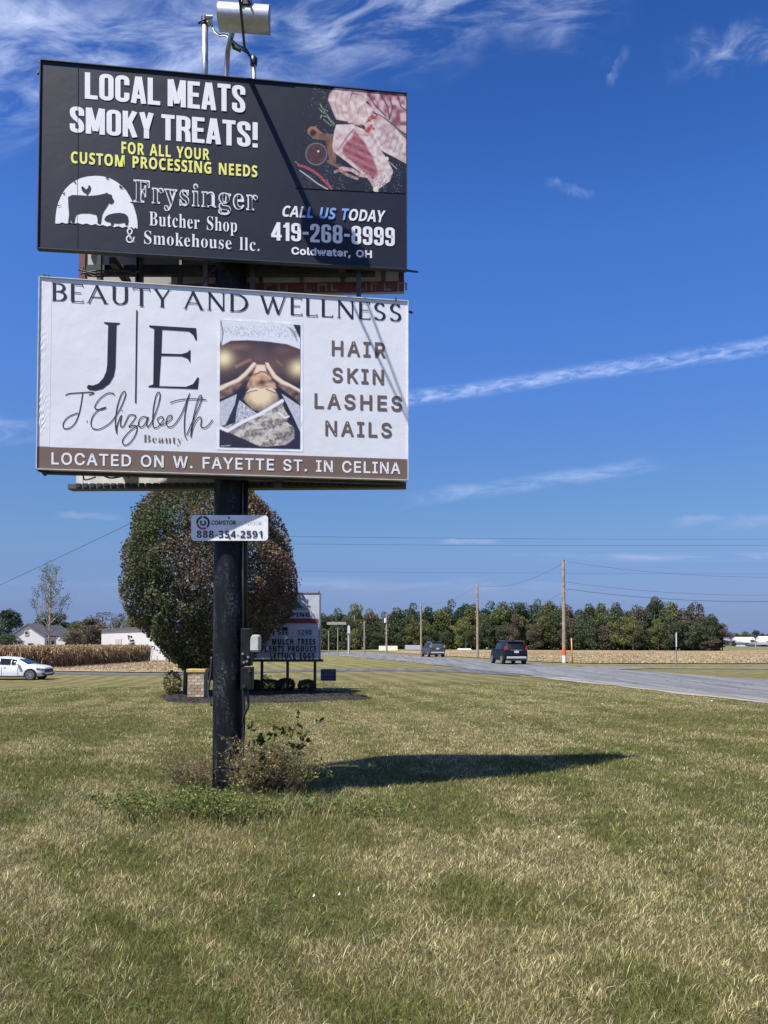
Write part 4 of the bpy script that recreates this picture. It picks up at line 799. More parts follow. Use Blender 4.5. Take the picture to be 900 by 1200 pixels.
# tall condensed capitals: strokes on a 0.40 x 1 box
wB = .150; l, r_, b_, t_ = wB / 2, .405 - wB / 2, wB / 2, 1 - wB / 2; cw = .405; q = .17
BEB = {
 'L': (.36, [([(l, 0), (l, 1)], 0), ([(l, b_), (.36, b_)], 0)]), 'O': (cw, [([(l, b_), (l, t_), (r_, t_), (r_, b_)], 1)]),
 'C': (cw, [([(r_, .36), (r_, b_), (l, b_), (l, t_), (r_, t_), (r_, .64)], 2)]),
 'A': (.43, [([(l - .005, 0), (.195, 1)], 0), ([(.235, 1), (.43 - l + .005, 0)], 0), ([(.1, .25), (.33, .25)], 0)]),
 'M': (.53, [([(l, 0), (l, 1)], 0), ([(.53 - l, 0), (.53 - l, 1)], 0), ([(l + .02, 1), (.265, .12)], 0), ([(.265, .12), (.51 - l, 1)], 0)]),
 'E': (.36, [([(l, 0), (l, 1)], 0), ([(l, b_), (.36, b_)], 0), ([(l, t_), (.36, t_)], 0), ([(l, .51), (.33, .51)], 0)]),
 'T': (.38, [([(.19, 0), (.19, 1)], 0), ([(0, t_), (.38, t_)], 0)]),
 'S': (.395, [([(.395 - l, .66), (.395 - l, t_), (l, t_), (l, .62), (.395 - l, .40), (.395 - l, b_), (l, b_), (l, .34)], 2)]),
 'K': (.42, [([(l, 0), (l, 1)], 0), ([(l + .02, .34), (.34, 1)], 0), ([(.19, .56), (.345, 0)], 0)]),
 'Y': (.41, [([(.205, 0), (.205, .42)], 0), ([(.205, .36), (.075, 1)], 0), ([(.205, .36), (.335, 1)], 0)]),
 'R': (.405, [([(l, 0), (l, 1)], 0), ([(l, t_), (r_, t_), (r_, .5), (l, .5)], 2), ([(.25, .5), (r_, .36), (r_ + .005, 0)], 2)]),
 '!': (.18, [([(.09, .3), (.09, 1)], 0), ([(.09, 0), (.09, .16)], 0)]),
 '4': (.42, [([(.29, 0), (.29, 1)], 0), ([(.29, .96), (.05, .26)], 0), ([(.0, .24), (.42, .24)], 0)]),
 '1': (.25, [([(.175, 0), (.175, 1)], 0), ([(.0, .80), (.12, .80), (.16, .95)], 0)]),
 '9': (cw, [([(r_, .5), (l, .5), (l, t_), (r_, t_), (r_, b_), (l, b_), (l, .3)], 2)]),
 '2': (.39, [([(l, .66), (l, t_), (.39 - l, t_), (.39 - l, .58), (l, .2), (l, b_)], 2), ([(0, b_), (.39, b_)], 0)]),
 '6': (cw, [([(r_, .70), (r_, t_), (l, t_), (l, b_), (r_, b_), (r_, .53), (l, .53)], 2)]),
 '8': (cw, [([(l, .52), (l, t_), (r_, t_), (r_, .52)], 1), ([(l, b_), (l, .52), (r_, .52), (r_, b_)], 1)]),
 '-': (.24, [([(0, .47), (.24, .47)], 0)])}
def text_strokes(txt, table, wt, rad, track, space=.2, nib=None):
    x = 0; out = []
    for ch in txt:
        if ch == ' ': x += space; continue
        w_, ss = table[ch]
        for st in ss:
            pts, md = st[0], st[1]; ww = st[2] if len(st) > 2 else wt
            p = rounded(pts, rad, md == 1) if md else pts
            v, f = ribbon(p, ww, md == 1, nib if (nib and len(st) < 3) else None); out.append(([(a + x, c) for a, c in v], f))
        x += w_ + track
    return out, x - track, 1.0
# roman capitals with thick and thin strokes for the wellness line
TH, TN = .125, .052
def serif(x, y, w_=.16): return ([(x - w_ / 2, y), (x + w_ / 2, y)], 0, .032)
def arc(cx, cy, rx, ry, a0, a1, n=16): return [(cx + rx * math.cos(R(a0 + (a1 - a0) * k / n)), cy + ry * math.sin(R(a0 + (a1 - a0) * k / n))) for k in range(n + 1)]
ROM = {
 'B': (.60, [([(.11, 0), (.11, 1)], 0), ([(.11, .97), (.26, .97)] + arc(.28, .75, .22, .22, 90, -90) + [(.11, .53)], 3), ([(.11, .53), (.3, .53)] + arc(.3, .28, .25, .25, 90, -90) + [(.11, .03)], 3), serif(.08, .985), serif(.08, .015)]),
 'E': (.55, [([(.11, 0), (.11, 1)], 0), ([(.05, .975), (.52, .975)], 0, TN), ([(.11, .52), (.46, .52)], 0, TN), ([(.05, .025), (.54, .025)], 0, TN), ([(.515, .87), (.525, .99)], 0, .04), ([(.53, .13), (.545, .01)], 0, .04)]),
 'A': (.86, [([(.08, 0), (.42, 1.0)], 0, .06), ([(.40, 1.0), (.78, 0)], 0, .13), ([(.2, .33), (.64, .33)], 0, TN), serif(.08, .015, .18), serif(.79, .015, .2)]),
 'U': (.76, [([(.13, 1), (.13, .34)] + arc(.38, .32, .25, .29, 180, 360) + [(.63, 1)], 3), serif(.13, .985, .2), serif(.63, .985, .16)]),
 'T': (.72, [([(.36, 0), (.36, 1)], 0), ([(.02, .97), (.70, .97)], 0, TN), ([(.03, .86), (.015, .99)], 0, .04), ([(.69, .86), (.705, .99)], 0, .04), serif(.36, .015, .22)]),
 'Y': (.76, [([(.38, 0), (.38, .46)], 0), ([(.38, .44), (.10, 1)], 0, .12), ([(.39, .44), (.66, 1)], 0, .055), serif(.38, .015, .22), serif(.1, .985, .2), serif(.66, .985, .16)]),
 'N': (.84, [([(.12, 0), (.12, 1)], 0, .06), ([(.10, 1), (.72, 0)], 0, .13), ([(.72, 0), (.72, 1)], 0, .06), serif(.12, .015, .2), serif(.72, .985, .2)]),
 'D': (.82, [([(.11, 0), (.11, 1)], 0), ([(.11, .97), (.3, .97)] + arc(.3, .5, .44, .47, 90, -90, 22) + [(.11, .03)], 3), serif(.08, .985), serif(.08, .015)]),
 'W': (1.16, [([(.08, 1), (.33, 0)], 0, .12), ([(.33, 0), (.57, .95)], 0, .055), ([(.55, .95), (.80, 0)], 0, .12), ([(.80, 0), (1.07, 1)], 0, .055), serif(.08, .985, .2), serif(1.07, .985, .16)]),
 'L': (.56, [([(.11, 0), (.11, 1)], 0), ([(.05, .025), (.53, .025)], 0, TN), ([(.52, .14), (.535, .01)], 0, .04), serif(.11, .985, .2)]),
 'S': (.58, [(arc(.30, .745, .19, .225, 25, 215, 14) + [(.22, .54), (.36, .47)] + arc(.29, .26, .21, .235, 40, -150, 14), 3), ([(.47, .80), (.485, .96)], 0, .035), ([(.09, .2), (.075, .04)], 0, .035)])}
def catmull(pts, n=6):
    out = []; m = len(pts)
    for i in range(m - 1):
        p0, p1, p2, p3 = (Vector(pts[max(i - 1, 0)]), Vector(pts[i]), Vector(pts[i + 1]), Vector(pts[min(i + 2, m - 1)]))
        for k in range(n):
            t = k / n; out.append(tuple(.5 * ((2 * p1) + (p2 - p0) * t + (2 * p0 - 5 * p1 + 4 * p2 - p3) * t * t + (3 * p1 - p0 - 3 * p2 + p3) * t ** 3)))
    return out + [tuple(pts[-1])]

class Board:
    """a flat sign face given by where its corners stand"""
    def __init__(s, tl, tr, bl): s.o = tl; s.ax = (tr - tl); s.dn = (bl - tl); s.n = s.ax.cross(s.dn).normalized(); s.n = s.n if s.n.y < 0 else -s.n
    def hit(s, u, v, lift=0.0):
        r = RAY(u, v); e = Vector((0, 0, EYE)); t = (s.o - e).dot(s.n) / r.dot(s.n); return e + r * t + s.n * lift
def put(name, shapes, w_, cap, bd, m, parent, p0, p1, c0, c1, lift=.003, slant=0.0):
    """lay letter shapes on the sign: baseline p0->p1, cap line above them at rows c0, c1"""
    A, B_ = bd.hit(*p0), bd.hit(*p1); U0 = bd.hit(p0[0], c0) - A; U1 = bd.hit(p1[0], c1) - B_; mb = MB()
    for k, (v, f) in enumerate(shapes):
        L = lift + .00025 * (k % 12)
        mb.add([A.lerp(B_, (x + slant * y) / w_) + U0.lerp(U1, x / w_) * (y / cap) + bd.n * L for x, y in v], f)
    return obj(name, mb, m, parent)
def shape(name, polys, bd, m, parent, conv, lift=.003, strokes=None, w_=0.0):
    """flat printed shapes traced in sign coordinates; conv maps drawing units to the sign"""
    mb = MB(); k = 0
    for pl in polys:
        v, f = filled([[(x / 100, y / 100) for x, y in pl]]); mb.add([bd.hit(*conv(x * 100, y * 100), lift + .0003 * (k % 8)) for x, y in v], f); k += 1
    for st in strokes or ():
        v, f = ribbon(st, w_); mb.add([bd.hit(*conv(x, y), lift + .0003 * (k % 8)) for x, y in v], f); k += 1
    return obj(name, mb, m, parent)
def picture(name, fn, nu, nv, corners, bd, parent, lift=.004):
    """a printed picture: a fine sheet whose vertices carry the print's colours"""
    u, v = np.meshgrid(np.linspace(0, 1, nu), np.linspace(0, 1, nv)); u, v = u.ravel(), v.ravel()
    c = [np.array(bd.hit(*p, lift)) for p in corners]
    V = (c[0][None] * ((1 - u) * (1 - v))[:, None] + c[1][None] * (u * (1 - v))[:, None] + c[2][None] * (u * v)[:, None] + c[3][None] * ((1 - u) * v)[:, None])
    i, j = np.meshgrid(np.arange(nv - 1), np.arange(nu - 1), indexing='ij'); q = (i * nu + j).ravel()
    b = base_of(parent); T = fn(u, v); me = npmesh(name, V - np.array(b)[None], np.c_[q, q + 1, q + nu + 1, q + nu], mat_attr('picture_print', .5, spec=.3), T)
    return link(name, me, parent)
def lin(c):
    c = np.asarray(c, float) / 255.; return np.where(c <= .04045, c / 12.92, ((c + .055) / 1.055) ** 2.4)
def pmask(X, Y, poly, soft=4.0):
    """soft inside mask of a polygon"""
    ins = np.zeros(X.shape, bool); dm = np.full(X.shape, 1e9); n = len(poly)
    for i in range(n):
        x0, y0 = poly[i]; x1, y1 = poly[(i + 1) % n]
        c = ((y0 > Y) != (y1 > Y)) & (X < (x1 - x0) * (Y - y0) / ((y1 - y0) or 1e-9) + x0); ins ^= c
        t = np.clip(((X - x0) * (x1 - x0) + (Y - y0) * (y1 - y0)) / max(1e-9, (x1 - x0) ** 2 + (y1 - y0) ** 2), 0, 1)
        dm = np.minimum(dm, np.hypot(X - x0 - t * (x1 - x0), Y - y0 - t * (y1 - y0)))
    return np.clip(.5 + np.where(ins, dm, -dm) / soft, 0, 1)
def smask(X, Y, pts, w_, soft=3.0):
    dm = np.full(X.shape, 1e9)
    for (x0, y0), (x1, y1) in zip(pts[:-1], pts[1:]):
        t = np.clip(((X - x0) * (x1 - x0) + (Y - y0) * (y1 - y0)) / max(1e-9, (x1 - x0) ** 2 + (y1 - y0) ** 2), 0, 1); dm = np.minimum(dm, np.hypot(X - x0 - t * (x1 - x0), Y - y0 - t * (y1 - y0)))
    return np.clip(.5 + (w_ / 2 - dm) / soft, 0, 1)

# ------------------------------------------------------------------ billboard
navy = mat('navy_vinyl', (.011, .0155, .030), .5, var=.12, vs=2.5, bump=.3, bs=4, spec=.3); ink = mat('navy_ink', (.010, .016, .036), .55, var=.05, spec=.25); wvinyl = mat('white_vinyl', (.74, .76, .80), .45, var=.035, vs=2.2, bump=.5, bs=4)
wink = mat('white_ink', (.80, .81, .84), .5, var=.03); yink = mat('yellow_ink', (.86, .83, .20), .5, var=.04); bink = mat('brown_ink', (.135, .095, .078), .5, var=.06); shadowink = mat('shadow_blue_ink', (.22, .38, .78), .5)
steel = mat('galvanised_steel', (.42, .43, .45), .45, .85, var=.2, vs=14); blackst = mat('black_painted_steel', (.012, .013, .017), .38, var=.5, vs=9, bump=.1, bs=30); darkst = mat('dark_steel', (.05, .052, .06), .5, .4, var=.3)
redv = mat('red_vinyl', (.12, .032, .032), .5, var=.15); backp = mat('panel_back', (.36, .36, .355), .6, var=.18, vs=1.6); greyst = mat('grey_steel', (.16, .165, .175), .55, .5, var=.2)
poleC = P(268.5, 753, 8.22); poleC.z = Gz(poleC.x, poleC.y)
bb = thing('billboard', 'two-tier roadside billboard on a single thick black steel post', 'billboard', poleC)
def pole_post():
    mb = MB(); x, y = poleC.x, poleC.y; mb.tube([(x, y, -.3), (x, y, 7.0)], .166, 40); mb.tube([(x, y, 6.98), (x, y, 7.02)], .17, 40)
    return obj('post', mb, POLEM, bb, smooth=True)
def pole_mat():
    m = bpy.data.materials.new('weathered_black_post'); m.use_nodes = True; k = NT(m.node_tree); k.nt.nodes.clear()
    tc = k.n('ShaderNodeTexCoord').outputs['Object']
    sc1 = k.noise(k.mapping(tc, scale=(1, 1, .22)), 7, 6, .7); sc2 = k.noise(tc, 38, 4, .7)
    f = k.math('MULTIPLY', k.ss(sc1, .46, .72), k.ss(sc2, .42, .66))
    c = k.mix(f, (.006, .007, .010), (.11, .115, .13)); c = k.mix(k.math('MULTIPLY', k.ss(k.noise(tc, 3, 4), .6, .75), .2), c, (.04, .036, .034))
    b = k.n('ShaderNodeBsdfPrincipled', {'Base Color': c, 'Roughness': k.math('ADD', .36, k.math('MULTIPLY', sc1, .3)), 'Specular IOR Level': .22, 'Normal': k.n('ShaderNodeBump', {'Height': sc2, 'Strength': .12, 'Distance': .01}).outputs[0]})
    k.n('ShaderNodeOutputMaterial', {'Surface': b.outputs[0]}); return m
POLEM = pole_mat(); pole_post()
dL, dR = 7.56, 8.11
UB = Board(P(47.4, 70.4, dL), P(476.5, 109.8, dR), P(44, 291, dL)); LB = Board(P(46.3, 324.6, dL), P(478, 353, dR), P(42.9, 549.7, dL))
UC = [UB.hit(*p) for p in ((47.4, 70.4), (476.5, 109.8), (476.4, 316), (44, 291))]; LC = [LB.hit(*p) for p in ((46.3, 324.6), (478, 353), (478, 562.8), (42.9, 549.7))]
def panel(name, C, n, m, th=.05, label=None):
    mb = MB(); mb.add(list(C) + [c - n * th for c in C], [(0, 1, 2, 3), (7, 6, 5, 4), (0, 4, 5, 1), (1, 5, 6, 2), (2, 6, 7, 3), (3, 7, 4, 0)]); return obj(name, mb, m, bb, label=label)
up = panel('sign_panel', UC, UB.n, navy, label='dark navy butcher shop sign face'); lp = panel('sign_panel', LC, LB.n, wvinyl, label='white beauty and wellness sign face')
def rim(C, n, parent, m, wd=.009):
    mb = MB()
    for a, b in zip(C, C[1:] + C[:1]):
        d = (b - a).normalized(); up_ = n.cross(d); mid = (a + b) / 2 - n * .02; M_ = Matrix((d, n, up_)).transposed(); mb.box(mid, ((b - a).length + wd, .068, wd), M=M_)
    return obj('trim', mb, m, parent)
rim(UC, UB.n, up, mat('navy_trim', (.03, .035, .05), .5)); rim(LC, LB.n, lp, mat('white_trim', (.55, .56, .58), .5))
# upper sign print
Bt = lambda t, tr=.045, sp=.17: text_strokes(t, BEB, wB, q, tr, sp)
put('headline_lettering', *Bt('LOCAL MEATS'), UB, wink, up, (99.5, 115.7), (287.5, 132.8), 84.8, 100.8)
put('headline_lettering', *Bt('SMOKY TREATS!'), UB, wink, up, (81.9, 155), (302.6, 173.4), 124.4, 143.9)
put('slogan_lettering', *text_font('FOR ALL YOUR', 'N', .035, .006), UB, yink, up, (142.4, 179.7), (245.6, 187.9), 166.2, 175.0)
put('slogan_lettering', *text_font('CUSTOM PROCESSING NEEDS', 'N', .03, .006), UB, yink, up, (83.2, 190.9), (301.6, 207.9), 177.6, 194.6)
put('name_lettering', *text_font('Frysinger', 'S', .045, .012), UB, wink, up, (156.5, 236.3), (302, 246.7), 211.0, 222)
put('name_lettering', *text_font('Frysinger', 'S', .045, -.014), UB, navy, up, (157.3, 236.0), (301.2, 246.4), 211.5, 222.4, lift=.007)
put('name_lettering', *text_font('Butcher Shop', 'S', .02, -.004), UB, wink, up, (174.9, 264.2), (277.8, 272.3), 247.9, 256.5)
put('name_lettering', *text_font('& Smokehouse llc.', 'S', .02, -.004), UB, wink, up, (147.6, 284.4), (304, 294.6), 269.0, 279.6)
sl, wl, cl_ = text_font('CALL US TODAY', 'N', .0, .004)
put('call_lettering', sl, wl, cl_, UB, wink, up, (330, 253.6), (449.5, 260.8), 241, 247.2, slant=.22)
sh_ = [s for s in sl if .23 * wl < (min(p[0] for p in s[0]) + max(p[0] for p in s[0])) / 2 < .66 * wl]
put('call_lettering', sh_, wl, cl_, UB, shadowink, up, (330, 253.6), (449.5, 260.8), 241, 247.2, lift=.0075, slant=.22)  # middle letters overlaid in blue: the floodlight's shadow painted into their colour
put('phone_lettering', *Bt('419-268-8999', .07), UB, wink, up, (318, 281.6), (462.5, 288.9), 260.3, 266.9)
put('town_lettering', *text_font('Coldwater, OH', 'I', .03, .03), UB, wink, up, (341.5, 297.8), (435.8, 302.0), 289.9, 294.2)
c8 = lambda x, y: (40 + x / 3.333, 190 + y / 3.333)
arch = [(83, 240), (84, 215), (88, 185), (95, 158), (107, 130), (122, 106), (140, 88), (160, 74), (183, 63), (207, 57), (240, 54), (268, 56), (295, 63), (320, 76), (342, 93), (360, 112), (374, 135), (385, 155), (372, 158), (385, 163), (393, 185), (400, 210), (404, 235), (404, 262), (396, 256), (390, 262), (380, 254), (370, 259), (360, 252), (345, 257), (330, 250), (312, 255), (300, 248), (285, 252), (270, 246), (255, 249), (240, 242), (225, 247), (205, 240), (190, 244), (170, 238), (155, 242), (140, 236), (125, 241), (110, 236), (96, 241)]
shape('farm_emblem', [arch], UB, wink, up, c8)
cow = [(133, 137), (150, 129), (190, 131), (215, 133), (250, 130), (275, 124), (285, 120), (292, 126), (303, 128), (305, 138), (312, 150), (311, 157), (302, 165), (292, 160), (286, 172), (275, 188), (266, 205), (263, 225), (260, 243), (248, 240), (248, 222), (243, 206), (215, 200), (185, 200), (165, 205), (160, 220), (158, 240), (147, 238), (145, 220), (141, 237), (133, 236), (137, 205), (134, 170)]
pig = [(274, 226), (280, 214), (292, 206), (312, 201), (335, 199), (355, 203), (366, 212), (369, 228), (366, 247), (357, 247), (353, 236), (330, 240), (312, 238), (309, 248), (301, 247), (297, 234), (284, 233)]
roo = [(184, 99), (190, 95), (195, 100), (203, 108), (211, 103), (212, 94), (217, 91), (222, 98), (220, 112), (213, 122), (208, 130), (203, 129), (205, 122), (193, 118), (187, 110)]
cracks = [[(110, 125), (122, 118), (118, 128)], [(160, 74), (166, 84), (155, 82)], [(283, 58), (296, 66), (280, 66)], [(92, 170), (110, 168), (95, 174)], [(335, 90), (350, 104), (332, 100)]]
shape('farm_emblem', [cow, pig, roo] + cracks, UB, navy, up, c8, lift=.006)

def meat(u, v):
    """still life of raw ribs and pork slices on black slate"""
    X = -32 + 905 * u; Y = 62 + 85 * u + v * (843 - 42 * u); n1 = vnoise(X, Y, 26, 41); n2 = vnoise(X, Y, 7, 42); n3 = vnoise(X, Y, 60, 43)
    K = np.repeat(np.array([[.011, .0155, .030]]), len(X), 0) * (1 + (.5 * n3 - .25)[:, None] * (np.clip(u * 8, 0, 1) * np.clip((1 - v) * 14, 0, 1))[:, None])
    sp = (vnoise(X, Y, 4.5, 44) > .86) * (vnoise(X, Y, 90, 45) > .5); K = K + sp[:, None] * lin([150, 155, 165])[None] * .6 * np.clip(u * 6, 0, 1)[:, None]
    def over(m, c):
        nonlocal K; c = np.asarray(c); K = K * (1 - m[:, None]) + (c if c.ndim == 2 else c[None]) * m[:, None]
    def mott(a, b, f): f = np.clip(f, 0, 1)[:, None]; return lin(a)[None] * (1 - f) + lin(b)[None] * f
    for pts in ([(170, 225), (215, 300), (285, 385)], [(175, 340), (180, 315), (230, 330), (280, 400)], [(190, 260), (230, 280)], [(200, 350), (260, 400)], [(160, 260), (200, 300)]):
        over(smask(X, Y, pts, 9) * .8, mott([60, 85, 70], [170, 180, 160], n2))
    # board with handle, glass bowl, chilli
    over(smask(X, Y, [(85, 460), (82, 435), (100, 418), (130, 420), (160, 455), (200, 480), (280, 484)], 26), lin([150, 105, 85]))
    over(pmask(X, Y, [(85, 470), (170, 460), (300, 478), (300, 700), (245, 690), (215, 520), (110, 505)]), mott([95, 70, 62], [140, 105, 88], n1))
    over(np.clip(.5 + (24 - np.hypot(X - 112, Y - 460)) / 4, 0, 1), lin([34, 38, 50]))
    r = np.hypot((X - 140) / 88, (Y - 630) / 92); over(np.clip((1.02 - r) * 20, 0, 1), lin([70, 66, 78])); over(np.clip((.88 - r) * 20, 0, 1), mott([62, 38, 44], [88, 60, 64], n1)); over(np.clip(.5 + (9 - np.hypot(X - 155, Y - 608)) / 3, 0, 1), lin([210, 205, 205]))
    over(np.exp(-((r - .95) / .04) ** 2) * .55, lin([150, 150, 160]))
    over(smask(X, Y, [(0, 722), (50, 735), (110, 765), (170, 810), (215, 860), (262, 912)], 20), mott([135, 35, 50], [190, 90, 100], n2)); over(smask(X, Y, [(10, 765), (80, 815), (150, 870), (230, 915)], 9), lin([185, 180, 190])); over(smask(X, Y, [(-32, 690), (0, 716)], 7), lin([120, 130, 90]))
    over(smask(X, Y, [(235, 690), (320, 735), (380, 770)], 24), lin([120, 92, 82]))
    fat = lambda: mott([226, 214, 210], [190, 160, 158], n1 * 1.1)
    # slices
    for pl, cx in (([(290, 88), (360, 92), (345, 160), (340, 240), (360, 320), (400, 370), (300, 350), (265, 270), (233, 190), (245, 140)], 300), ([(360, 92), (430, 110), (420, 150), (400, 220), (420, 300), (460, 380), (400, 380), (355, 320), (335, 230), (345, 150)], 390),
                   ([(430, 140), (500, 150), (550, 190), (530, 240), (490, 270), (480, 340), (500, 400), (440, 390), (410, 300), (400, 210)], 460), ([(545, 215), (600, 260), (600, 300), (560, 340), (530, 400), (490, 390), (470, 320), (480, 260)], 540), ([(360, 92), (480, 100), (560, 125), (560, 200), (500, 150), (430, 130)], 470)):
        m = pmask(X, Y, pl); over(m, fat()); over(np.clip(m * (1 - pmask(X, Y, pl, 26)) * 1.6, 0, 1) * .55, lin([150, 95, 95])); over(smask(X, Y, [(cx + 10, 130), (cx - 10, 220), (cx + 20, 330)], 8) * m * .5, lin([170, 110, 108]))
    # upper right meat
    over(pmask(X, Y, [(545, 130), (640, 125), (873, 145), (873, 470), (800, 420), (700, 340), (610, 290), (555, 200)]), mott([205, 180, 185], [135, 78, 96], (vnoise(X, Y, 34, 46) - .25) * 1.9))
    for pts in ([(565, 150), (610, 230), (700, 320)], [(735, 180), (760, 250), (740, 330)], [(660, 140), (720, 250), (735, 350)], [(800, 160), (830, 250), (873, 280)]): over(smask(X, Y, pts, 14) * .8, lin([95, 55, 72]))
    over(smask(X, Y, [(645, 315), (720, 370), (800, 430), (873, 495)], 20), mott([40, 52, 45], [110, 125, 100], n2))
    # right rib rack
    pl = [(600, 300), (660, 320), (760, 400), (873, 510), (873, 710), (800, 670), (700, 620), (600, 560), (530, 470), (535, 380)]; m = pmask(X, Y, pl); over(m, mott([222, 212, 212], [170, 130, 128], n1)); over(m * (X + Y * .2 < 700) * np.clip((vnoise(X, Y, 22, 47) - .42) * 3, 0, 1), lin([160, 70, 66]))
    for k in range(6): over(smask(X, Y, [(690 + k * 38, 430 + k * 30), (650 + k * 40, 520 + k * 30)], 12) * m * .65, lin([150, 140, 152]))
    over(smask(X, Y, [(520, 440), (560, 510), (650, 600), (720, 650), (800, 710)], 16), lin([40, 36, 48])); over(smask(X, Y, [(500, 400), (520, 430), (570, 540), (630, 590)], 10) * .8, lin([175, 60, 60]))
    # main rib rack
    pl = [(300, 392), (430, 388), (520, 430), (590, 500), (640, 570), (700, 650), (765, 770), (735, 850), (640, 915), (590, 850), (480, 770), (380, 690), (275, 610), (268, 560), (285, 440)]; m = pmask(X, Y, pl, 5); over(m, mott([224, 214, 212], [186, 150, 152], n1))
    core = pmask(X, Y, [(450, 440), (520, 520), (560, 590), (600, 660), (640, 770), (600, 840), (500, 760), (400, 670), (345, 620), (360, 560), (420, 500)], 18); s_ = (X * -.42 + Y * .9); over(core * m, mott([128, 62, 78], [176, 118, 126], .5 + .5 * np.sin(s_ / 9) * n1 * 1.3))
    over(smask(X, Y, [(440, 430), (380, 500), (330, 580), (310, 600)], 12) * .8, lin([150, 85, 90])); over(smask(X, Y, [(470, 470), (560, 480)], 8) * m * .5, lin([90, 40, 50])); over((vnoise(X, Y, 12, 48) > .72) * m * (Y > 760) * .6, lin([90, 80, 90]))
    over(smask(X, Y, [(340, 745), (430, 760), (490, 800), (560, 810), (600, 870), (630, 930)], 28), mott([150, 100, 104], [214, 196, 194], n2)); over(smask(X, Y, [(290, 775), (330, 760), (390, 800), (470, 830)], 22), mott([110, 70, 82], [190, 160, 164], n2)); over(np.clip(.5 + (20 - np.hypot(X - 620, Y - 915)) / 5, 0, 1), lin([225, 215, 190]))
    over(np.clip(.5 + (15 - np.hypot(X - 712, Y - 668)) / 4, 0, 1), lin([225, 215, 205])); over(smask(X, Y, [(712, 680), (760, 720), (795, 750)], 8) * .8, lin([170, 165, 165]))
    return K
picture('meat_photograph', meat, 210, 210, [(345.4, 99.0), (476.1, 110.9), (476.1, 226.8), (345.4, 220.4)], UB, up)
mb = MB()
for u in (91.5,): a, b = UB.hit(u, 77, .0035), UB.hit(u - .8, 290, .0035); mb.tube([a, b], .0022, 4)
obj('vinyl_seam', mb, mat('seam_grey', (.07, .08, .10), .5), up)
# lower sign print
put('headline_lettering', *text_strokes('BEAUTY AND WELLNESS', ROM, TH, .02, .13, .36, (TN, TH)), LB, ink, lp, (60.5, 352.3), (470.5, 376.9), 331.3, 356.6)
c3 = lambda x, y: (30 + x / 3.913, 310 + y / 3.913)
Jp = [(360, 264), (433, 268), (432, 272), (417, 278), (412, 470), (405, 510), (385, 545), (352, 570), (318, 578), (290, 574), (280, 563), (288, 552), (310, 555), (335, 545), (357, 520), (370, 490), (374, 460), (379, 278), (360, 269)]
Ep = [(566, 279), (782, 292), (785, 346), (778, 346), (768, 322), (748, 306), (626, 298), (622, 408), (715, 411), (742, 403), (756, 390), (755, 452), (742, 430), (715, 420), (621, 418), (612, 558), (735, 561), (768, 548), (788, 518), (795, 518), (789, 571), (563, 562), (563, 557), (585, 550), (590, 295), (566, 285)]
shape('monogram', [Jp, Ep, [(507, 210), (513.5, 210), (507.5, 636), (501.5, 636)]], LB, ink, lp, c3)
SC = [[(183, 600), (200, 592), (250, 588), (300, 585), (313, 590), (290, 599)], [(262, 590), (256, 630), (246, 680), (228, 725), (205, 748), (182, 753), (172, 743), (176, 722), (198, 698), (240, 680)], [(281, 716), (283, 722)],
      [(408, 600), (398, 590), (372, 592), (338, 618), (318, 650), (324, 663), (350, 664), (368, 655), (340, 664), (312, 690), (300, 722), (306, 748), (330, 756), (362, 744), (395, 718), (430, 668), (452, 618), (459, 592), (452, 582), (438, 598), (422, 645), (413, 700), (412, 740), (418, 774), (419, 742), (430, 708), (440, 692), (436, 718), (436, 742), (450, 740), (468, 702), (478, 690), (498, 690), (505, 698), (490, 722), (474, 744), (494, 738), (510, 744), (507, 772), (488, 806), (466, 826), (448, 824), (447, 800), (480, 762), (520, 735)],
      [(441, 668), (443, 673)], [(558, 703), (540, 697), (522, 712), (518, 735), (530, 746), (548, 730), (562, 700), (555, 728), (560, 744), (578, 722), (600, 668), (614, 620), (616, 592), (607, 586), (596, 608), (586, 660), (583, 710), (586, 744), (604, 746), (626, 722), (632, 704), (620, 698), (604, 712), (622, 735), (650, 722), (670, 704), (668, 692), (652, 698), (644, 722), (654, 744), (680, 736), (712, 690), (738, 628), (752, 592), (742, 624), (730, 690), (728, 750), (731, 785), (740, 803)],
      [(662, 634), (700, 622), (760, 616), (829, 620)], [(738, 782), (758, 736), (788, 668), (806, 620), (806, 602), (796, 606), (778, 660), (764, 730), (757, 790), (768, 742), (788, 706), (802, 700), (806, 714), (804, 742), (822, 748), (840, 735), (858, 711)]]
shape('script_lettering', [], LB, mat('taupe_ink', (.045, .036, .034), .5, spec=.3), lp, c3, strokes=[catmull(s) for s in SC], w_=4.6)
put('script_caption', *text_font('Beauty', 'S', .02, -.008), LB, bink, lp, (168, 518.0), (213.5, 520.0), 509.4, 511.5)
St = lambda t: text_font(t, 'I', .11, .018)
for t, p0, p1, c0, c1 in (('HAIR', (388.8, 416.4), (452, 418.8), 399.6, 402.2), ('SKIN', (389.2, 447.6), (449.7, 450.3), 431.2, 434.2), ('LASHES', (368.5, 478.1), (471.2, 481.5), 461.4, 465), ('NAILS', (381.2, 510.2), (458.9, 512.4), 493.4, 496.4)):
    put('service_lettering', *St(t), LB, bink, lp, p0, p1, c0, c1)
shape('brown_strip', [[(43.4, 523.4), (477.9, 538.2), (477.9, 562.6), (43, 549.5)]], LB, mat('brown_vinyl', (.17, .115, .088), .5, var=.05), lp, lambda x, y: (x, y), lift=.002)
put('address_lettering', *text_font('LOCATED ON W. FAYETTE ST. IN CELINA', 'I', .06, .014), LB, wink, lp, (60.4, 543.9), (469.2, 555.3), 530.6, 542.6, lift=.004)
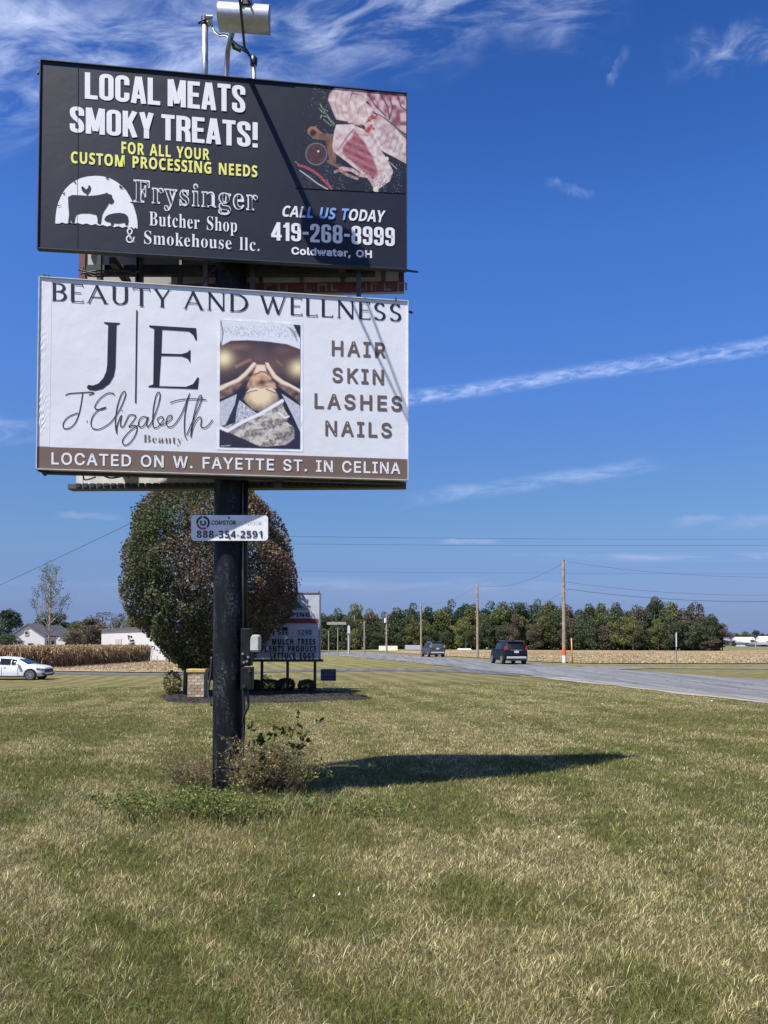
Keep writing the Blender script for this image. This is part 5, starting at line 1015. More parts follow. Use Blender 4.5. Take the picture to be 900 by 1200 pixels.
shape('picture_border', [[(254.6, 372.2), (355.2, 377.8), (355, 529.4), (253.8, 527)]], LB, mat('bright_border', (.82, .84, .88), .45), lp, lambda x, y: (x, y), lift=.002)
def wrinkles():
    """slack vinyl pulling in folds along the left edge of the white sign"""
    nu, nv = 26, 240; u, v = np.meshgrid(np.linspace(0, 1, nu), np.linspace(0, 1, nv)); u, v = u.ravel(), v.ravel()
    c = [np.array(LB.hit(*p, .0012)) for p in ((46.8, 326.2), (61.0, 327.2), (58.0, 523.2), (43.7, 522.7))]
    V = c[0][None] * ((1 - u) * (1 - v))[:, None] + c[1][None] * (u * (1 - v))[:, None] + c[2][None] * (u * v)[:, None] + c[3][None] * ((1 - u) * v)[:, None]
    edge = np.clip(u * 9, 0, 1) * (1 - u) ** 1.4 * np.clip(v * 30, 0, 1) * np.clip((1 - v) * 30, 0, 1); act = vnoise(v, v * 0, .11, 91)
    h_ = edge * (.5 + .5 * np.sin(2 * np.pi * (v * 21 + u * np.where(v < .45, -1.1, 1.3) + 1.5 * vnoise(v, u, .14, 92)))) * .011 * act ** 1.5
    V = V + np.array(LB.n)[None] * h_[:, None] - np.array(base_of(lp))[None]; i, j = np.meshgrid(np.arange(nv - 1), np.arange(nu - 1), indexing='ij'); q_ = (i * nu + j).ravel()
    me = npmesh('vinyl_folds', V, np.c_[q_, q_ + 1, q_ + nu + 1, q_ + nu], wvinyl); me.polygons.foreach_set('use_smooth', [True] * len(me.polygons)); link('vinyl_folds', me, lp)
wrinkles()
def massage(u, v):
    """toned photograph of a head massage: towel, hands, upturned forehead"""
    X = 118 + 628 * u; Y = 100 + 38 * u + v * (990 - 14 * u); n1 = vnoise(X, Y, 26, 51); n2 = vnoise(X, Y, 8, 52); n3 = vnoise(X, Y, 90, 53)
    navy_, skin, lit = lin([36, 38, 62]), lin([120, 92, 84]), lin([238, 214, 178])
    K = navy_[None] * .9 + (lin([112, 88, 86]) - navy_)[None] * np.clip(1.15 - np.abs(Y - 430) / 190, 0, 1)[:, None] * (.35 + .65 * n3[:, None])
    def over(m, c):
        nonlocal K; c = np.asarray(c); K = K * (1 - m[:, None]) + (c if c.ndim == 2 else c[None]) * m[:, None]
    def grad(a, b, f): f = np.clip(f, 0, 1)[:, None]; return np.asarray(a)[None] * (1 - f) + np.asarray(b)[None] * f
    blob = lambda x, y, sx, sy: np.exp(-((X - x) / sx) ** 2 - ((Y - y) / sy) ** 2)
    over(blob(150, 400, 62, 62), lin([245, 228, 180])); over(blob(730, 480, 62, 58), lin([240, 222, 178])); over(blob(250, 310, 90, 28) * .6, lin([150, 118, 108])); over(blob(610, 340, 80, 30) * .45, lin([120, 92, 92]))
    over(smask(X, Y, [(245, 465), (310, 430), (350, 415)], 22, 16) * .6, lin([176, 134, 118])); over(smask(X, Y, [(560, 420), (600, 455)], 16, 14) * .4, lin([170, 130, 118]))
    # towel across the top
    tw = pmask(X, Y, [(118, 100), (746, 137), (744, 330), (640, 290), (480, 268), (330, 258), (200, 262), (130, 300), (118, 250)], 7); over(tw, grad(lin([228, 232, 242]), lin([92, 98, 122]), (n2 - .35) * .7 * np.clip((Y - 110) / 60, 0, 1) * np.clip((255 + (X - 400) * .05 - Y) / 40, 0, 1) + .08))
    over(smask(X, Y, [(125, 110), (140, 200), (128, 300)], 10) * .7, lin([40, 42, 66])); over(pmask(X, Y, [(690, 137), (746, 140), (746, 250), (720, 200)]), lin([36, 38, 60]))
    for k in range(5): over(smask(X, Y, [(640 + 14 * k, 150 + 14 * k), (720, 200 + 18 * k)], 6) * .6, lin([70, 74, 100]))
    # shoulders / white cloth at both sides
    over(pmask(X, Y, [(112, 745), (250, 680), (235, 760), (200, 840), (165, 920), (112, 935)]), grad(lin([206, 210, 222]), lin([172, 176, 192]), n2)); over(pmask(X, Y, [(600, 680), (750, 780), (750, 990), (700, 880), (640, 760)]), grad(lin([206, 210, 222]), lin([172, 176, 192]), n2))
    # face
    over(pmask(X, Y, [(395, 450), (470, 450), (500, 520), (550, 600), (560, 640), (320, 640), (340, 580), (375, 520)], 8), grad(lin([222, 186, 158]), lin([96, 66, 64]), n1 * .9 + .02 * (Y - 560) / 10))
    over(pmask(X, Y, [(405, 455), (462, 455), (482, 512), (388, 516)], 8), lin([236, 214, 196])); over(smask(X, Y, [(395, 528), (430, 505), (470, 508), (492, 530)], 10) * .9, lin([120, 62, 58])); over(smask(X, Y, [(402, 540), (445, 522), (488, 540)], 9) * .8, lin([232, 190, 165]))
    over(blob(440, 585, 36, 32), lin([64, 44, 50])); over(blob(410, 560, 26, 20), lin([226, 178, 140])); over(blob(472, 562, 22, 18) * .8, lin([214, 160, 124]))
    over(pmask(X, Y, [(300, 720), (330, 660), (385, 622), (440, 640), (500, 625), (560, 670), (580, 720), (540, 775), (440, 832), (370, 800)], 12), grad(lin([236, 214, 178]), lin([92, 70, 70]), (np.hypot((X - 435) / 150, (Y - 690) / 120) - .42) * 1.5 + .18 * (n1 - .5)))
    over(pmask(X, Y, [(318, 672), (350, 640), (400, 632), (412, 650), (360, 660)]), lin([232, 216, 196])); over(pmask(X, Y, [(480, 640), (520, 630), (550, 655), (556, 672), (510, 658)]), lin([228, 210, 190])); over(smask(X, Y, [(318, 676), (355, 660), (410, 652)], 6), lin([40, 30, 40])); over(smask(X, Y, [(478, 642), (515, 658), (556, 676)], 6), lin([40, 30, 40]))
    # arms and hands
    for pl, hl in (([(375, 432), (398, 436), (392, 478), (368, 530), (345, 560), (300, 590), (265, 640), (200, 690), (112, 720), (112, 610), (180, 590), (250, 558), (310, 505), (350, 462)], [(384, 440), (352, 480), (318, 520), (262, 568), (180, 602), (112, 640)]),
                   ([(470, 432), (494, 436), (520, 480), (560, 530), (600, 565), (660, 600), (750, 650), (750, 770), (680, 700), (610, 650), (560, 610), (520, 570), (480, 500)], [(484, 440), (505, 480), (545, 545), (610, 592), (670, 612), (750, 655)])):
        m = pmask(X, Y, pl, 5); over(m, grad(lin([176, 140, 124]), lin([44, 40, 60]), .3 + n1 * .7)); over(smask(X, Y, hl, 30, 18) * m, lin([240, 218, 196]))
        over(smask(X, Y, [(x + (8 if x < 430 else -8), y + 34) for x, y in hl[:4]], 6) * .7, lin([50, 38, 50]))
    # lower wrap
    over(pmask(X, Y, [(112, 930), (165, 920), (260, 720), (400, 835), (450, 832), (610, 728), (650, 860), (746, 990), (746, 1112), (112, 1092)], 6), lin([44, 44, 66]))
    over(pmask(X, Y, [(270, 728), (405, 832), (330, 870), (240, 900), (250, 800)]), grad(lin([222, 226, 236]), lin([120, 124, 148]), n2)); m = pmask(X, Y, [(125, 945), (300, 880), (430, 832), (520, 790), (605, 730), (620, 800), (655, 855), (640, 900), (700, 950), (700, 1030), (640, 1080), (440, 1096), (300, 1030), (200, 985)], 6)
    over(m, grad(lin([214, 206, 198]), lin([76, 66, 76]), .42 + .32 * np.sin((X * .45 + Y * .9) / 19 + 4 * n1) + (n2 - .5) * .55)); over(smask(X, Y, [(125, 940), (180, 965), (300, 895), (430, 838), (605, 735)], 26, 8), lin([232, 234, 242])); over(smask(X, Y, [(580, 830), (630, 870), (655, 858)], 14), lin([230, 232, 240]))
    over(blob(650, 1010, 70, 60) * .5, lin([60, 58, 80])); over(pmask(X, Y, [(112, 990), (200, 985), (330, 1050), (440, 1105), (112, 1095)], 10), lin([46, 44, 64])); over(smask(X, Y, [(130, 1085), (200, 1080)], 8) * .7, lin([190, 190, 200]))
    return K
picture('spa_photograph', massage, 150, 220, [(258.0, 375.3), (352.0, 380.9), (351.6, 526.1), (257.1, 523.8)], LB, lp, lift=.0045)

# rear faces of the V: backs towards us
def rear(z0, z1, lab, red):
    a = P(88, 753, 8.43); b = P(474, 753, 8.33); a.z = b.z = z0; n = Vector((b.y - a.y, a.x - b.x, 0)).normalized(); n = n if n.y < 0 else -n
    h = Vector((0, 0, z1 - z0)); C = [a + h, b + h, b, a]; p = panel('rear_sign_panel', C, n, backp, .05, label=lab)
    d = (b - a).normalized(); mb = MB(); M_ = Matrix((d, n, Vector((0, 0, 1)))).transposed()
    mb.box(a + h / 2 + d * .035 + n * .01, (.07, .02, z1 - z0 - .01), M=M_); mb.box((a + b) / 2 + Vector((0, 0, .055)) + n * .01, ((b - a).length - .16, .02, .11), M=M_); mb.box(b + h / 2 - d * .03 + n * .01, (.05, .02, z1 - z0 - .01), M=M_)
    obj('folded_vinyl', mb, red, p); mb = MB(); L = (b - a).length
    for k in range(8): mb.box(a + d * (L * (k + .5) / 8) + h / 2 + n * .012, (.045, .02, z1 - z0 - .24), M=M_)
    for zz in (.28, .72): mb.box(a + d * L / 2 + h * zz + n * .045, (L - .2, .04, .05), M=M_)
    obj('back_stringers', mb, greyst, p)
    return a, b, d, n, p
ra, rb, rd, rn, rp = rear(5.47, 7.28, 'grey back of the upper rear sign with its red vinyl folded over', redv)
mb = MB(); rs_ = random.Random(2)                        # the folded-over edge shows feet of large pale letters
for k in range(13):
    if k in (4, 8): continue
    x = 1.78 + k * .145; M_ = Matrix((rd, rn, Vector((0, 0, 1)))).transposed(); p0 = ra + rd * x + rn * .024
    mb.box(p0 + Vector((0, 0, .05)), (.022, .006, .085), M=M_); mb.box(p0 + rd * .04 + Vector((0, 0, .018 if k % 2 else .085)), (.06, .005, .02), M=M_)
    if k % 3 == 0: mb.box(p0 + rd * .085 + Vector((0, 0, .05)), (.02, .006, .085), M=M_)
obj('folded_lettering', mb, mat('grey_print', (.16, .15, .14), .6), rp)
la, lb, ld, ln_, lpn = rear(3.36, 5.10, 'pale back of the lower rear sign', mat('white_fold', (.6, .6, .6)))
def rails():
    # ledges with hanger notches under the lower signs, and framing arms to the post
    for a, d, L, n, z, pr in ((la, ld, (lb - la).length, ln_, 3.33, .16),):
        mb = MB(); M_ = Matrix((d, n, Vector((0, 0, 1)))).transposed()
        mb.box(a + d * (L / 2 - .03) + Vector((0, 0, -.035)) - n * .02, (L + .1, .12, .012), M=M_); mb.box(a + d * (L / 2 - .03) + Vector((0, 0, -.01)) + n * .045, (L + .1, .012, .05), M=M_)
        ln = obj('ledge', mb, mat('pale_steel', (.10, .105, .11), .5, .3), bb); mb = MB()
        for k in range(46): mb.box(a + d * (.04 + L * k / 46.5) + Vector((0, 0, -.002)) + n * .058, (.05, .016, .042), M=M_)
        obj('ledge_notches', mb, darkst, ln)
    mb = MB(); bl, br = LC[3], LC[2]; mb.box(bl.lerp(br, .5) - LB.n * .09 - Vector((0, 0, .01)), ((br - bl).length * .96, .05, .04), M=Matrix(((br - bl).normalized(), LB.n, (br - bl).normalized().cross(LB.n))).transposed())
    obj('ledge', mb, darkst, bb)
    px, py = poleC.x, poleC.y
    for z in (3.55, 4.95, 5.65, 6.95):
        mb = MB(); 
        for s in (-1, 1):
            e = Vector((px + s * 1.55, py, z)); mb.box((px + s * .85, py, z), (1.4, .07, .1))
            mb.box((px + s * 1.2, py + .0, z), (.07, .46 if s < 0 else .22, .07))
        obj('cross_arm', mb, darkst, bb)
    for u, m_, w_ in ((160, darkst, .06), (157.5, steel, .03), (238, greyst, .05), (294, darkst, .05), (112, darkst, .04), (420, darkst, .05)):
        p = P(u, 753, 8.12 if u < 300 else 8.15); mb = MB(); mb.box((p.x, p.y, 5.3), (w_, .05, 3.7)); obj('upright', mb, m_, bb)
    # loose cables in the gap
    for pts in ([(92, 316), (115, 321), (135, 317), (160, 320)], [(95, 321), (120, 317), (150, 323), (163, 318)], [(96, 312), (110, 324), (140, 320)], [(262, 296), (256, 310), (244, 322), (236, 334)], [(112, 552), (128, 560), (145, 558), (152, 560)], [(98, 551), (99, 562), (112, 559)]):
        mb = MB(); q_ = [P(a, b, 8.0) for a, b in pts]; mb.tube([Vector(p) for p in catmull3(q_)], .009, 6); obj('cable', mb, mat('black_cable', (.015, .015, .017), .5), bb, smooth='all')
def catmull3(pts, n=5):
    out = []; m = len(pts)
    for i in range(m - 1):
        p0, p1, p2, p3 = pts[max(i - 1, 0)], pts[i], pts[i + 1], pts[min(i + 2, m - 1)]
        for k in range(n):
            t = k / n; out.append(.5 * ((2 * p1) + (p2 - p0) * t + (2 * p0 - 5 * p1 + 4 * p2 - p3) * t * t + (3 * p1 - p0 - 3 * p2 + p3) * t ** 3))
    return out + [pts[-1]]
rails()
mb = MB()
for (u, v), d in (((476, 317), 8.14), ((478, 365), 8.16)):
    a = P(u, v, d); mb.tube([a, a + Vector((.13 if v < 340 else .05, .02, -.005))], .012, 6)
for (u, v) in ((47, 72), (45, 85), (45.5, 290), (52, 324), (57, 324.5), (464, 351), (46, 551)): a = P(u, v, 7.58); mb.box(a, (.02, .03, .03))
a = P(51, 553.5, 7.6); mb.prism([(-.05, .03), (.05, .03), (0, -.03)], a, (1, 0, 0), (0, 0, 1), (0, .05, 0)); obj('bolts', mb, darkst, bb)
mb = MB(); a = P(326, 569.5, 8.1); mb.box(a, (.08, .08, .05)); obj('bracket', mb, darkst, bb)
# conduits and boxes up the post
cblk = mat('black_conduit', (.02, .021, .025), .4, var=.3)
def px_tube(name, pts, r, m, parent=None, n=8, d=None):
    q_ = [P(p[0], p[1], p[2] if len(p) > 2 else d) for p in pts]; mb = MB(); mb.tube(catmull3(q_) if len(q_) > 2 else q_, r, n); return obj(name, mb, m, parent or bb, smooth='all')
px_tube('conduit', [(288.5, 560, 8.17), (288, 738, 8.17)], .021, cblk); px_tube('conduit', [(284.5, 566, 8.12), (285, 738, 8.12)], .010, greyst)
px_tube('conduit', [(285, 806, 8.1), (286, 836, 8.1), (285, 870, 8.1)], .016, cblk); px_tube('conduit', [(289, 806, 8.1), (291, 826, 8.08), (286, 838, 8.08), (284.5, 850, 8.1)], .014, cblk)
px_tube('conduit', [(248, 770, 8.2), (247, 790, 8.18), (244, 812, 8.15), (248, 827, 8.1)], .012, cblk)
def boxpart(name, u0, v0, u1, v1, d, dep, m, bev=.01, label=None):
    a, b = P(u0, v0, d), P(u1, v1, d); mb = MB(); mb.box(((a.x + b.x) / 2, d + dep / 2, (a.z + b.z) / 2), (abs(b.x - a.x), dep, abs(a.z - b.z))); return obj(name, mb, m, bb, bevel=bev, label=label)
cab = mat('dark_cabinet', (.012, .013, .015), .6, var=.35, vs=12, spec=.2)
b1 = boxpart('electrical_box', 282, 736, 293.6, 780.5, 8.03, .16, cab, label='upper dark electrical box'); b2 = boxpart('electrical_box', 281.8, 782, 294.6, 809, 8.0, .17, cab, label='lower dark electrical box')
mb = MB()
for u, v in ((284.6, 766), (291, 770), (286, 776), (289.5, 775)): a = P(u, v, 8.02); mb.tube([a, a + Vector((0, -.02, 0))], .012, 8)
obj('knockout', mb, steel, b1)
mb = MB(); a = P(286, 804, 7.99); mb.tube([a, a + Vector((0, -.02, 0))], .018, 10); a = P(292.5, 786, 7.99); mb.box(a, (.02, .02, .03)); obj('latch', mb, darkst, b2)
def meter():
    a, b = P(294.5, 753, 8.1), P(305.5, 753, 8.1); c = P(294.8, 753, 8.1); z0, z1 = P(300, 762.5, 8.1).z, P(300, 744, 8.1).z; w_ = b.x - a.x
    mb = MB(); mb.prism([(0, z0), (w_ * .92, z0), (w_, z0 + .02), (w_, z1 - .02), (w_ * .92, z1), (w_ * .3, z1), (w_ * .08, z1 - .02), (0, z1 - .06)], (a.x, 8.03, 0), (1, 0, 0), (0, 0, 1), (0, .11, 0)); m_ = obj('photocell_housing', mb, mat('white_plastic', (.50, .50, .48), .5), bb, bevel=.006)
    mb = MB(); mb.box((a.x + w_ * .5, 8.085, z0 - .006), (w_ * .9, .1, .014)); mb.box((b.x - .008, 8.02, (z0 + z1) / 2), (.016, .02, z1 - z0 - .04)); obj('gasket', mb, greyst, m_)
meter()
# company plate
def plate():
    PB = Board(P(224, 603.7, 8.0), P(314, 603.7, 8.0), P(224, 633.6, 8.0)); a, b = PB.hit(224, 603.7), PB.hit(314, 633.6); w_, h_ = b.x - a.x, a.z - b.z; r = .035
    pts = []
    for cx, cz, s in ((w_ - r, -r, 0), (r, -r, 90), (r, -h_ + r, 180), (w_ - r, -h_ + r, 270)): pts += [(cx + r * math.cos(R(s + t)), cz + r * math.sin(R(s + t))) for t in (0, 22, 45, 68, 90)]
    mb = MB(); mb.prism(pts, a, (1, 0, 0), (0, 0, 1), (0, .006, 0)); p = obj('phone_plate', mb, mat('white_plate', (.78, .79, .82), .35), bb, label='white plate with phone number and round logo')
    mb = MB()
    for z in (a.z - .06, b.z + .06): mb.box((poleC.x, 8.032, z), (.1, .05, .04))
    obj('plate_bracket', mb, darkst, p)
    cv = lambda x, y: (210 + x / 7.5, 590 + y / 7.5); black = mat('black_ink', (.02, .02, .025), .5); red = mat('red_ink', (.42, .03, .07), .5); maroon = mat('maroon_ink', (.09, .02, .035), .5); grey = mat('grey_ink', (.35, .36, .39), .5)
    ring = lambda r0, r1, a0, a1: [(210 + r1 * math.cos(R(t)), 170 + r1 * math.sin(R(t))) for t in np.linspace(a0, a1, 16)] + [(210 + r0 * math.cos(R(t)), 170 + r0 * math.sin(R(t))) for t in np.linspace(a1, a0, 16)]
    shape('round_logo', [ring(42, 60, 60, 165)], PB, red, p, cv); shape('round_logo', [ring(42, 60, 172, 262)], PB, maroon, p, cv); shape('round_logo', [ring(42, 60, -85, 48), ring(13, 28, -60, 240)], PB, black, p, cv)
    put('company_lettering', *text_font('COMSTOR', 'I', .02, .02), PB, black, p, (247.8, 614.9), (276.5, 614.9), 610.2, 610.2); put('company_lettering', *text_font('OUTDOOR', 'I', .02, -.012), PB, grey, p, (277.3, 614.9), (306.6, 614.9), 610.2, 610.2)
    put('number_lettering', *text_font('888-354-2591', 'N', .03, .0), PB, black, p, (230.6, 630.2), (307.4, 630.2), 622, 622)
    mb = MB()
    for u, v in ((268.3, 607), (268.8, 630)): c = PB.hit(u, v); mb.tube([c, c - Vector((0, .008, 0))], .010, 8)
    obj('bolt', mb, darkst, p)
plate()
# pipes and floodlight above the upper sign
px_tube('pipe', [(240.3, 120, 8.1), (240.3, 26, 8.1)], .033, steel, n=14)
mb = MB(); c = P(240.3, 25, 8.1); mb.tube([c + Vector((0, 0, -.04)), c + Vector((0, 0, .035))], .042, 12); mb.tube([c + Vector((-.07, 0, -.02)), c + Vector((.02, -.05, -.02))], .012, 6); obj('pipe_cap', mb, darkst, bb, smooth=True)
mb = MB(); c = P(246, 25.5, 8.08); mb.box(c, (.05, .06, .05)); mb.tube([c + Vector((-.03, -.04, .02)), c + Vector((.04, -.04, .02))], .016, 8); obj('pipe_clamp', mb, mat('pale_zinc', (.6, .6, .58), .4, .5), bb)
px_tube('pipe', [(297.8, 120, 8.1), (297.8, 74, 8.1)], .02, steel, n=12)
mb = MB(); c = P(297.3, 71, 8.1); mb.tube([c + Vector((0, 0, -.05)), c + Vector((0, 0, -.02)), c + Vector((0, 0, .02)), c + Vector((-.01, 0, .05))], [.036, .04, .04, .02], 12); obj('weatherhead', mb, cblk, bb, smooth=True)
px_tube('wire', [(249, 30, 8.08), (251, 37, 8.05), (257, 42, 8.0), (266, 43, 7.95), (270, 50, 7.9)], .007, steel, n=6); px_tube('wire', [(250, 33, 8.08), (256, 40, 8.0), (262, 39, 7.98), (268, 41, 7.95)], .006, cblk, n=6)
px_tube('wire', [(270, 50, 7.88), (276, 54, 7.9), (283, 58, 7.95), (290, 62, 8.0), (294, 68, 8.08)], .011, cblk, n=6); px_tube('wire', [(272, 52, 7.88), (282, 55, 7.95), (288, 57, 8.0), (294, 66, 8.08)], .008, cblk, n=6)
mb = MB(); c = P(277.5, 55.5, 7.9); mb.box(c, (.09, .05, .04), M=Matrix.Rotation(R(25), 3, 'Y')); obj('splice', mb, cblk, bb)
px_tube('lamp_arm', [(264.5, 120, 8.12), (265.5, 88, 8.1), (267, 60, 8.0), (271, 42, 7.75), (275, 26, 7.35)], .028, steel, n=12)
mb = MB(); mb.tube([P(267.5, 58, 8.0), P(270, 46, 7.82), Vector((-1.36, 7.4, 7.43)), Vector((-1.27, 6.55, 7.42))], .013, 8); obj('lamp_arm', mb, darkst, bb, smooth='all')
px_tube('lamp_strap', [(289, -6, 7.2), (284, -14, 6.95), (277.5, -23, 6.7)], .012, darkst, n=6)
def flood():
    d = 7.28; a, b = P(257, 20, d), P(317, 24, d); L = (b - a); ax = L.normalized(); up_ = Vector((.02, 0, 1)); r = .125
    pr = [(r * math.cos(R(t)) * .95, r * math.sin(R(t)) * .98) for t in np.linspace(100, 285, 16)]     # curved back towards us
    mb = MB(); y = Vector((0, 1, 0)); n = len(pr); th = .006
    for s, o in ((0, a), (1, b)): mb.v += [tuple(o + y * p[0] + up_ * p[1]) for p in pr]
    mb.f += [(i, i + 1, n + i + 1, n + i) for i in range(n - 1)]
    k = len(mb.v); mb.v += [tuple(Vector(v) + y * th) for v in mb.v[:k]]; mb.f += [(k + i, k + n + i, k + n + i + 1, k + i + 1) for i in range(n - 1)]
    h = obj('floodlight_hood', mb, mat('satin_aluminium', (.52, .53, .55), .42, .55, var=.08, vs=30), bb, smooth=True)
    mb = MB()
    for o in (a, b): mb.prism([(p[0], p[1]) for p in pr], o, y, up_, ax * (.006 if o is a else -.006))
    obj('end_cap', mb, steel, h); mb = MB(); mb.box((a + b) / 2 + y * .03, (L.length - .03, .01, .2)); obj('lens', mb, mat('lens_glass', (.5, .5, .5), .2), h)
    mb = MB(); c = P(289, 4, d - .08); mb.box(c, (.09, .1, .09)); mb.tube([c, c + Vector((0, 0, .12))], .03, 10); obj('knuckle', mb, cblk, h); mb = MB(); mb.box(c + Vector((-.045, -.03, .0)), (.02, .06, .07)); obj('knuckle_bolt', mb, steel, h)
flood()
# ------------------------------------------------------------------ mulch bed with sign, shrubs, pillar
mulch = mat('dark_mulch', (.028, .024, .022), .95, var=.5, vs=25, bump=1, bs=70)
bed = [(188, 818), (196, 823), (230, 824.5), (300, 823.5), (370, 822), (437, 820), (428, 816.5), (400, 813), (370, 811), (300, 810), (230, 811), (198, 812.5)]
bp = [GP(*p) for p in bed]; cen = sum(bp, Vector()) / len(bp)
mb = MB(); vs_ = []
for s, h in ((1.0, .012), (.96, .055), (.8, .08), (.4, .095), (.0, .10)):
    for p in bp: q_ = cen.lerp(p, s); vs_.append((q_.x, q_.y, Gz(q_.x, q_.y) + h))
n = len(bp); mb.add(vs_, [(r * n + k, r * n + (k + 1) % n, (r + 1) * n + (k + 1) % n, (r + 1) * n + k) for r in range(4) for k in range(n)]); obj('mulch_bed', mb, mulch, kind='structure', smooth='all')
rs = np.random.default_rng(12); C = []
while len(C) < 6500:
    k = rs.integers(0, n); a, b = bp[k], bp[(k + 1) % n]; s, t = math.sqrt(rs.random()), rs.random(); q_ = cen.lerp(a.lerp(b, t), s * 1.015); C.append((q_.x, q_.y, Gz(q_.x, q_.y) + .02 + .085 * min(1, (1 - s) * 4 + .25)))
C = np.array(C); a = rdirs(rs, len(C)) * rs.uniform(.02, .06, (len(C), 1)); a[:, 2] *= .4; b = rdirs(rs, len(C)) * .014
pal = np.array([(.03, .026, .024), (.05, .042, .036), (.02, .018, .018), (.10, .085, .07)])
V, F, T = quads(C, a, b, pal[rs.integers(0, 4, len(C))]); link('mulch_chips', npmesh('mulch_chips', V, F, leaf_m, T), kind='stuff', label='dark wood mulch chips covering the planting bed')

def pillar():
    c = GP(229.5, 820.8); w_ = 19 * c.y / FPX; zt = P(229, 788.2, c.y).z; cy_ = c.y + w_ / 2; t = thing('brick_pillar', 'short tan brick pillar with a flat yellow cap beside the tree trunk', 'pillar', (c.x, cy_, c.z))
    mb = MB(); mb.box((c.x, cy_, (c.z + zt) / 2), (w_ - .02, w_ - .02, zt - c.z)); obj('mortar_core', mb, mat('mortar', (.30, .27, .23), .9), t)
    cols = [mat('tan_brick', (.42, .33, .22), .85, var=.2), mat('buff_brick', (.50, .41, .30), .85, var=.2), mat('brown_brick', (.33, .24, .16), .85, var=.2)]
    nc = 9; H = (zt - c.z) / nc; rr = random.Random(1); cache = {}
    for k in range(nc):
        for side in range(4):
            rz = side * math.pi / 2; nb = 3 if (k + side) % 2 else 2; L = w_ / 2.5 - .012
            xs = [-w_ / 2 + .2 * w_, 0.0 + .1 * w_, w_ / 2 - .1 * w_] if False else None
            parts_ = [(-.5, -.1), (-.1, .3), (.3, .5)] if k % 2 else [(-.5, -.3), (-.3, .1), (.1, .5)]
            for s0, s1 in parts_:
                L = round((s1 - s0) * w_ - .012, 4); ky = (L, rr.randint(0, 2))
                if ky not in cache:
                    m0 = MB(); m0.box((0, 0, 0), (L, .05, H - .012)); me = bpy.data.meshes.new('brick'); me.from_pydata(m0.v, [], m0.f); me.materials.append(cols[ky[1]]); cache[ky] = me
                o = link('brick', cache[ky], t); q_ = Matrix.Rotation(rz, 3, 'Z') @ Vector(((s0 + s1) / 2 * w_, -w_ / 2 + .018 - rr.uniform(0, .004), 0)); o.location = (q_.x, q_.y, H * (k + .5)); o.rotation_euler = (0, 0, rz)
    mb = MB(); mb.box((c.x, cy_, zt + .05), (w_ + .08, w_ + .08, .10)); obj('cap', mb, mat('yellow_cap', (.50, .36, .10), .7, var=.15), t, bevel=.015)
pillar()
def sign():
    D = 26.6; xl, xr = P(270, 753, D).x, P(375.3, 753, D).x; zt, zb = P(0, 694.5, D).z, P(0, 773, D).z; w_ = xr - xl
    g = Gz((xl + xr) / 2, D); t = thing('garden_centre_sign', 'pale marquee sign with green tree, red band and black changeable letters', 'sign', ((xl + xr) / 2, D + .12, g))
    pale = mat('aged_sign_white', (.50, .53, .60), .5, var=.1, vs=3); mb = MB(); mb.box(((xl + xr) / 2, D + .12, (zt + zb) / 2), (w_ - .06, .22, zt - zb - .06)); f = obj('cabinet', mb, pale, t)
    mb = MB()
    for x in (xl + .02, xr - .02): mb.box((x, D + .12, (zt + zb) / 2), (.045, .26, zt - zb))
    mb.box(((xl + xr) / 2, D + .12, zt - .012), (w_ - .09, .26, .03)); obj('frame', mb, mat('grey_frame', (.25, .26, .28), .5, .4), t)
    mb = MB(); mb.box(((xl + xr) / 2 + .03, D + .12, zb - .03), (w_ + .12, .3, .09)); obj('bottom_rail', mb, darkst, t)
    mb = MB()
    for v in (731, 745.8, 756.2, 764.8): mb.box(((xl + xr) / 2, D + .005, P(0, v, D).z), (w_ - .1, .012, .022))
    obj('letter_tracks', mb, mat('track_grey', (.33, .35, .40), .5), f)
    for u in (277, 307.2, 337.2, 369.2):
        p = P(u, 753, D + .15); mb = MB(); mb.box((p.x, p.y, (g + zb) / 2 - .1), (.09, .09, zb - g + .1)); obj('post', mb, darkst, t)
    SB = Board(Vector((xl, D, zt)), Vector((xr, D, zt)), Vector((xl, D, zb))); black = mat('black_ink', (.02, .02, .025), .5); ix = lambda x, y: (x, y)
    pine = [(345, 698), (349, 703), (347, 703), (353, 708), (350, 708), (357, 712.6), (346.5, 712.6), (346.5, 714), (343.5, 714), (343.5, 712.6), (330, 712.6), (340, 708), (336, 708), (343, 703), (341, 703)]
    shape('tree_emblem', [pine], SB, mat('green_ink', (.035, .16, .10), .5), t, ix); shape('emblem_ground_line', [[(326, 713.4), (361, 713.4), (361, 714.2), (326, 714.2)]], SB, mat('green_ink', (.035, .16, .10), .5), t, ix, lift=.005)
    put('name_lettering', *text_font('LANDSCAPING', 'N', .05, .01), SB, black, t, (301, 722.8), (363, 722.8), 718, 718)
    shape('red_band', [[(284, 724.8), (373, 724.8), (373, 730.2), (284, 730.2)]], SB, mat('dull_red_band', (.20, .03, .04), .5), t, ix)
    put('phone_lettering', *text_font('586 - 1290', 'N', .06, .0), SB, black, t, (326, 744), (365.2, 744), 738, 738)
    shape('black_patch', [[(330.5, 735), (337, 735), (337, 738.6), (330.5, 738.6)]], SB, black, t, ix, lift=.008)
    for tx, u0, u1, v0, v1 in (('MULCH TREES', 319, 369.8, 755.2, 748.6), ('PLANTS PRODUCE', 306, 370.8, 763.6, 757.2), ('LETTUCE EGGS', 316.8, 368.6, 772, 765.4)): put('changeable_letters', *text_font(tx, 'N', .10, .02), SB, black, t, (u0, v0), (u1, v0), v1, v1, lift=.02)
    mb = MB(); p = P(373.7, 694.5, D); mb.tube([(p.x, p.y, p.z - .02), (p.x, p.y, p.z + .06)], .03, 8); obj('finial', mb, steel, t)
sign()
